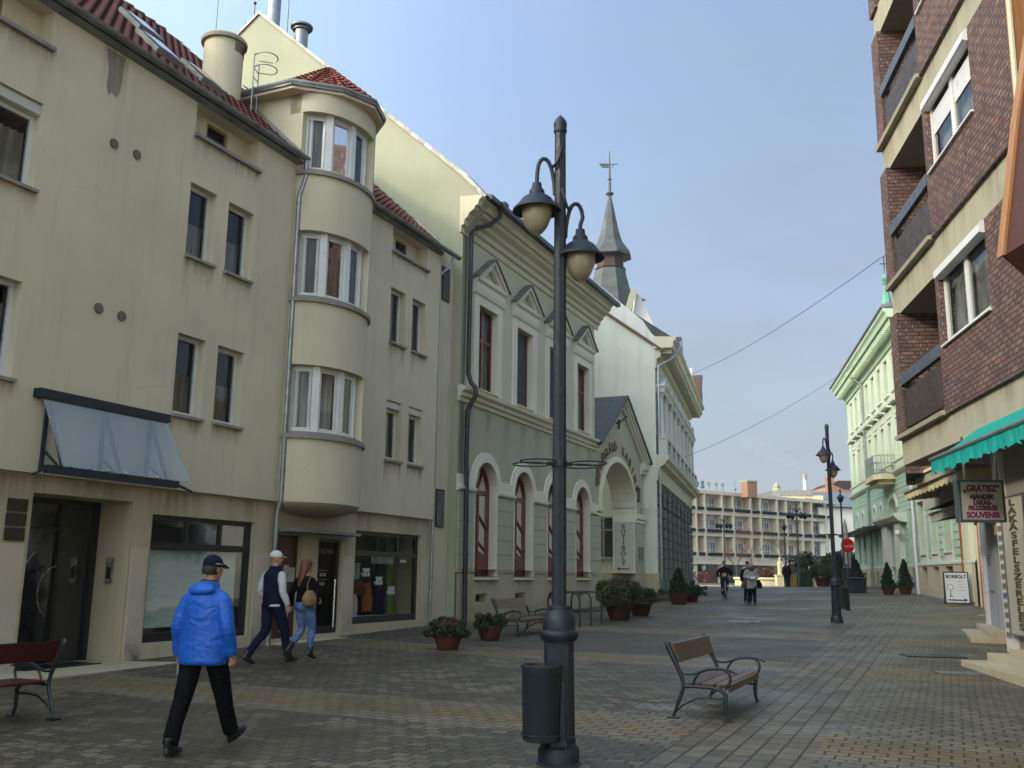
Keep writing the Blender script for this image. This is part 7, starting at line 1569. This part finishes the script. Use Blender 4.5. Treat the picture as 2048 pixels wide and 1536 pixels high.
# --- man in the blue jacket
JB = dict(head=(0, .05, 1.545), turn=R(-14), tilt=R(-4), vox=.009,
    legs=[[(-.10, -.01, .90), (-.09, -.12, .50), (-.06, -.30, .10)], [(.10, .02, .90), (.11, .20, .50), (.12, .36, .135)]], shoes=(0, R(28)), sh=(R(4), R(-8)), trad=(.112, .086, .076, .072),
    cuff=1.0, arms=[[(-.175, 0, 1.385), (-.262, -.04, 1.12), (-.285, .02, .855)], [(.175, 0, 1.385), (.275, -.04, 1.12), (.285, .05, .865)]],
    hand=[dict(n=(1, .3, 0), s=-1, curl=.75), dict(n=(-1, .2, 0), s=1, curl=1.15)],
    torso=[(0, 0, .775, .235, .165), (0, 0, .80, .245, .175), (0, 0, .95, .240, .172), (0, 0, 1.12, .228, .162), (0, 0, 1.28, .220, .155), (0, -.005, 1.37, .200, .142), (0, -.005, 1.43, .150, .115), (0, .01, 1.48, .11, .095), (0, .02, 1.515, .085, .085)],
    extra=[[(0, -.085, 1.40, .06, .035), (0, -.10, 1.425, .125, .058), (0, -.095, 1.46, .145, .065), (0, -.075, 1.495, .125, .06), (0, -.05, 1.52, .08, .05)], [(0, .02, 1.42, .10, .08), (0, .02, 1.49, .105, .095), (0, .02, 1.535, .088, .088)]],
    arad=(.084, .070, .054), gmat='blue', gwr=.011, tmat='black_cloth')
p, X = figure('man in a bright blue jacket and dark cap walking away', -2.86, 9.22, R(-19), JB)
def capmesh(X, mat, parent, brim=True, k=1.0, name='cap', back=False):
    c_ = MB(); c_.rings([(0, -.006, .128, .082*k, .104*k), (0, -.006, .16, .083*k, .105*k), (0, -.008, .195, .074*k, .094*k), (0, -.01, .225, .050*k, .064*k), (0, -.01, .240, .014*k, .018*k)], 22)
    if brim: c_.rings([(0, .115 if not back else -.1, .134, .062, .065, -.25), (0, .115 if not back else -.1, .143, .062, .065, -.25)], 18)
    c_.xf(X); return solid(name, c_, mat, parent, .006, 2)
capmesh(X, M['navy_cloth'], p)
hr = MB().rings([(0, -.03, .05, .070, .070), (0, -.025, .09, .080, .086), (0, -.01, .135, .080, .098)], 18).xf(X); solid('hair', hr, plain('dark_grey_hair', (.014, .012, .012), .7), p, .006, 2)
MB().tube([tuple(X @ Vector(q)) for q in ((.078, .0, .155), (.086, .06, .15), (.07, .10, .148), (0, .128, .15))], .0045, 5).build('glasses', M['iron'], p); ls = MB().poly(*[tuple(X @ Vector(q)) for q in ((.02, .112, .15), (.075, .088, .15), (.072, .09, .115), (.022, .112, .115))]).build('glasses_lens', M['darkpane'], p)
cs_ = MB().tube([tuple(X @ Vector((.086*math.sin(a), -.006+.108*math.cos(a), .150))) for a in (.35, .8, 1.2, 1.5, 1.9)], .006, 5).build('cap_strip', M['concrete'], p)
sc = MB().rings([(0, .02, 1.485, .088, .082), (0, .022, 1.52, .092, .088), (0, .022, 1.55, .075, .075)], 18); solid('scarf', sc, clothmat('olive_brown_scarf', (.05, .045, .03), .8), p, .008, 2, .02)
MB().add([(-.30, .02, .80), (-.26, .10, .82), (-.25, .09, .68), (-.29, .02, .66)], [(0, 1, 2, 3)]).build('folded_paper', M['paper'], p)
# --- man in white cap and navy vest
JC = dict(head=(0, .03, 1.545), turn=R(-32), vox=.012, scale=1.045,
    legs=[[(-.09, -.01, .90), (-.11, -.02, .50), (-.12, -.34, .13)], [(.09, .02, .90), (.10, .20, .51), (.11, .30, .10)]], shoes=(R(-22), R(4)),
    arms=[[(-.20, 0, 1.41), (-.26, -.03, 1.14), (-.24, .10, .92)], [(.20, 0, 1.41), (.27, -.02, 1.14), (.30, .08, .90)]], hand=[dict(n=(1, .3, 0), s=-1, curl=.6), dict(n=(-1, .2, 0), s=1, curl=.8)],
    torso=[(0, 0, .92, .185, .13), (0, 0, .96, .19, .135), (0, 0, 1.12, .188, .135), (0, 0, 1.28, .20, .14), (0, -.005, 1.38, .20, .13), (0, -.005, 1.435, .165, .11), (0, .01, 1.48, .10, .09), (0, .015, 1.53, .085, .085)],
    gmat='navy_cloth', sleeves=0, gname='vest', tmat='navy_cloth', gwr=.01)
p, X = figure('man in a white cap and navy vest with white sleeves', -4.02, 16.55, R(-38), JC)
sl_ = MB()
for A in JC['arms']: limb(sl_, [Vector((A[0][0]*.8, 0, 1.415)), Vector(A[0])+Vector((0, 0, -.03)), Vector(A[0]).lerp(Vector(A[1]), .5), A[1], Vector(A[1]).lerp(Vector(A[2]), .5), Vector(A[1]).lerp(Vector(A[2]), .96)], [.045, .068, .070, .060, .052, .044], 14)
solid('sleeves', sl_, M['white_cloth'], p, .012, 3, .022)
solid('shirt_hem', MB().rings([(.02, 0, .885, .172, .12), (.02, 0, .925, .175, .122)], 18), M['white_cloth'], p, .01, 1)
capmesh(X, M['lettering'], p)
# --- woman with long auburn hair
JW = dict(head=(0, .03, 1.50), turn=R(-25), vox=.012, scale=1.0,
    legs=[[(-.085, -.01, .92), (-.08, .06, .54), (-.07, -.24, .21)], [(.085, .02, .92), (.08, .14, .54), (.05, .16, .17)]], shoes=(R(-38), R(-20)), boot=.08, heel=1, boots=1, trad=(.10, .068, .056, .050),
    arms=[[(-.175, 0, 1.37), (-.26, -.04, 1.12), (-.36, .07, .93)], [(.175, 0, 1.37), (.22, -.03, 1.12), (.17, .17, 1.02)]], hand=[dict(n=(-1, .3, 0), s=1, curl=.9), dict(n=(-1, 0, 0), s=1, curl=.9)],
    torso=[(0, 0, .98, .165, .12), (0, 0, 1.02, .168, .122), (0, 0, 1.14, .148, .112), (0, 0, 1.28, .165, .118), (0, -.005, 1.35, .168, .11), (0, -.005, 1.40, .14, .095), (0, .01, 1.45, .08, .07)],
    arad=(.062, .050, .042), gmat='black_cloth', tmat='denim', gwr=.012, twr=.016)
p, X = figure('woman with long auburn hair, black jacket, blue jeans and heeled boots', -3.52, 16.75, R(-30), JW)
hr = MB().rings([(0, -.13, -.25, .03, .03), (.0, -.115, -.20, .075, .045), (0, -.10, -.10, .095, .055), (0, -.07, .0, .098, .075), (0, -.03, .09, .092, .10), (0, -.012, .15, .087, .108), (0, -.012, .20, .073, .09), (0, -.012, .236, .03, .04)], 22).xf(X)
def hairm():
    t = NT('auburn_hair'); v = t.tc.outputs['Object']; n = t.noise(t.map(v, (60, 60, 5)), 1.2, 4); t.bsdf(t.mix(t.rng(n, .35, .65), (.055, .019, .008), (.16, .06, .022)), .5, 0, .4, t.bump(n, .6, .01)); return t.m
solid('hair', hr, hairm(), p, .010, 2, .014)
tan = clothmat('tan_leather_bag', (.22, .14, .07), .6)
bg = MB().rings([(.20, -.10, .92, .05, .06), (.20, -.10, .96, .10, .125), (.20, -.10, 1.05, .11, .15), (.20, -.09, 1.14, .08, .12), (.19, -.08, 1.20, .05, .07)], 16); b_ = solid('shoulder_bag', bg, tan, p, .012, 3, .02)
MB().tube([(.20, -.16, 1.17), (.17, -.13, 1.30), (.15, -.04, 1.435), (.17, .03, 1.38), (.20, -.02, 1.20)], .014, 6, flat=.5).build('bag_strap', tan, p, 60)
# --- far people
JF = dict(head=(0, .03, 1.54), vox=.02, legs=[[(-.09, 0, .90), (-.09, .10, .5), (-.08, .14, .10)], [(.09, 0, .90), (.10, .05, .5), (.10, -.20, .12)]], shoes=(0, R(-20)),
    arms=[[(-.18, 0, 1.39), (-.27, -.02, 1.14), (-.06, .20, 1.08)], [(.18, 0, 1.39), (.27, -.02, 1.14), (.06, .20, 1.08)]],
    torso=[(0, 0, .66, .235, .16), (0, 0, .80, .235, .165), (0, 0, 1.0, .21, .155), (0, 0, 1.2, .205, .15), (0, 0, 1.36, .20, .13), (0, 0, 1.43, .14, .10), (0, .01, 1.50, .08, .08)], gmat='greycoat', gwr=.02, tmat='black_cloth', arad=(.08, .07, .055), gname='coat')
M['greycoat'] = clothmat('pale_grey_quilted_coat', (.27, .26, .25), .8, 10)
p, X = figure('woman in a pale grey coat carrying dark bags and walking towards the viewer', 10.0, 40.1, R(182), JF)
solid('hair', MB().rings([(0, -.03, .0, .085, .07), (0, -.02, .10, .088, .09), (0, -.01, .16, .085, .105), (0, -.01, .235, .04, .05)], 16).xf(X), plain('fair_blond_hair', (.34, .29, .20), .7), p, .014, 2)
solid('scarf', MB().rings([(0, .05, 1.36, .12, .09), (0, .05, 1.46, .13, .11), (0, .04, 1.53, .09, .09)], 14), clothmat('dark_grey_scarf', (.05, .05, .055), .8), p, .015, 2, .02)
for s_, m_ in ((-1, 'black_cloth'), (1, 'railpanel')): solid('hand_bag', MB().rings([(s_*.32, .03, .68, .12, .07), (s_*.31, .03, .85, .13, .08), (s_*.28, .03, 1.02, .07, .05)], 12), M[m_], p, .02, 1)
solid('gloves', MB().rings([(0, .25, 1.03, .11, .06), (0, .26, 1.10, .12, .07), (0, .24, 1.14, .06, .04)], 12), M['white_cloth'], p, .015, 1)
JG = dict(JF); JG.update(gmat='black_cloth', torso=[(0, 0, .80, .2, .15), (0, 0, 1.0, .2, .15), (0, 0, 1.2, .205, .15), (0, 0, 1.38, .20, .13), (0, 0, 1.44, .14, .10), (0, .01, 1.50, .08, .08)], arms=[[(-.18, 0, 1.39), (-.26, -.02, 1.14), (-.25, .06, .90)], [(.18, 0, 1.39), (.26, -.02, 1.14), (.25, .06, .90)]], tmat='navy_cloth', gname='jacket')
p, X = figure('companion in dark clothes and hat, half hidden behind the woman in the grey coat', 10.22, 41.6, R(176), JG); capmesh(X, M['navy_cloth'], p, False, 1.1, 'hat')
p, X = figure('stout man in a dark coat standing alone on the square near the statue', 18.9, 66, R(160), dict(JG, legs=[[(-.09, 0, .90), (-.10, .02, .5), (-.11, 0, .10)], [(.09, 0, .90), (.10, .02, .5), (.11, 0, .10)]], shoes=(0, 0), torso=[(0, 0, .80, .25, .19), (0, 0, 1.0, .27, .21), (0, 0, 1.2, .26, .2), (0, 0, 1.38, .22, .15), (0, 0, 1.44, .14, .10), (0, .01, 1.50, .08, .08)], trad=(.13, .10, .09, .085), scale=1.0)); capmesh(X, M['black_cloth'], p, False, 1.02, 'hat')
# cyclist and bicycle
bk_ = thing('bicycle', 'bicycle ridden towards the viewer by the person in black', 'bicycle', (10.2, 46, gz(46)), R(172))
for y0, nm in ((-.52, 'wheel'), (.52, 'wheel')):
    w_ = MB().tube([(0, y0+.33*math.cos(a*.224), .34+.33*math.sin(a*.224)) for a in range(28)], .018, 6, closed=True); o = w_.build(nm, M['iron'], bk_, 60)
    sp2 = MB()
    for a in range(12): sp2.bar((0, y0, .34), (0, y0+.32*math.cos(a*.5236), .34+.32*math.sin(a*.5236)), .004)
    sp2.build('spokes', M['steel'], o)
MB().tube([(0, -.52, .34), (0, -.05, .30), (0, .42, .78), (0, -.18, .80), (0, -.05, .30)], .018, 6).tube([(0, -.52, .34), (0, -.18, .80)], .012, 5).tube([(0, .52, .34), (0, .42, .78), (0, .38, .98)], .018, 6).build('bike_frame', M['white_dim'], bk_, 60)
MB().tube([(-.28, .22, 1.0), (-.2, .34, 1.02), (0, .38, 1.0), (.2, .34, 1.02), (.28, .22, 1.0)], .014, 6).build('handlebar', M['steel'], bk_, 60); MB().rings([(0, -.22, .90, .05, .12), (0, -.22, .95, .07, .13)], 10).build('saddle', M['leather'], bk_, 60)
MB().rings([(0, .50, .88, .12, .10), (0, .50, 1.05, .13, .11)], 10).box(-.05, .05, .1, .14, .2, .24).build('front_basket', M['iron'], bk_)
JY = dict(JF); JY.update(gmat='black_cloth', gname='jacket', head=(0, .10, 1.56), legs=[[(-.09, -.2, .98), (-.12, .18, .82), (-.10, .08, .42)], [(.09, -.2, .98), (.12, .16, .66), (.10, .04, .22)]], shoes=(0, 0), tmat='denim_dark', torso=[(0, -.18, .92, .18, .15), (0, -.14, 1.05, .20, .15), (0, -.04, 1.25, .215, .15), (0, .03, 1.38, .20, .13), (0, .05, 1.45, .13, .10), (0, .08, 1.52, .08, .08)],
    arms=[[(-.18, .03, 1.40), (-.32, .12, 1.2), (-.27, .24, 1.03)], [(.18, .03, 1.40), (.32, .12, 1.2), (.27, .24, 1.03)]])
M['denim_dark'] = clothmat('dark_blue_jeans', (.012, .02, .045), .6)
p, X = figure('cyclist in black with glasses riding towards the viewer', 10.2, 46, R(172), JY, gz(46))
solid('hair', MB().rings([(0, -.03, .03, .08, .07), (0, -.02, .10, .086, .09), (0, -.01, .16, .083, .105), (0, -.01, .238, .04, .05)], 16).xf(X), plain('dark_brown_hair', (.03, .015, .01), .7), p, .014, 2)
MB().tube([tuple(X @ Vector(q)) for q in ((-.05, .10, .12), (0, .115, .12), (.05, .10, .12))], .008, 5).build('glasses', M['iron'], p)

# ================================================================== HAZE
hz = MB().box(-920, 920, -70, 1520, -1.5, 45); t = NT('thin_haze'); t.t.nodes.remove(t.tc); pv = t.n('ShaderNodeVolumePrincipled'); pv.inputs['Color'].default_value = (.86, .87, .88, 1); pv.inputs['Density'].default_value = .0004; pv.inputs['Anisotropy'].default_value = .2
t.l(pv.outputs[0], t.out.inputs['Volume']); t.m.cycles.homogeneous_volume = True
tag(hz.build('haze', t.m, None), None, kind='stuff')
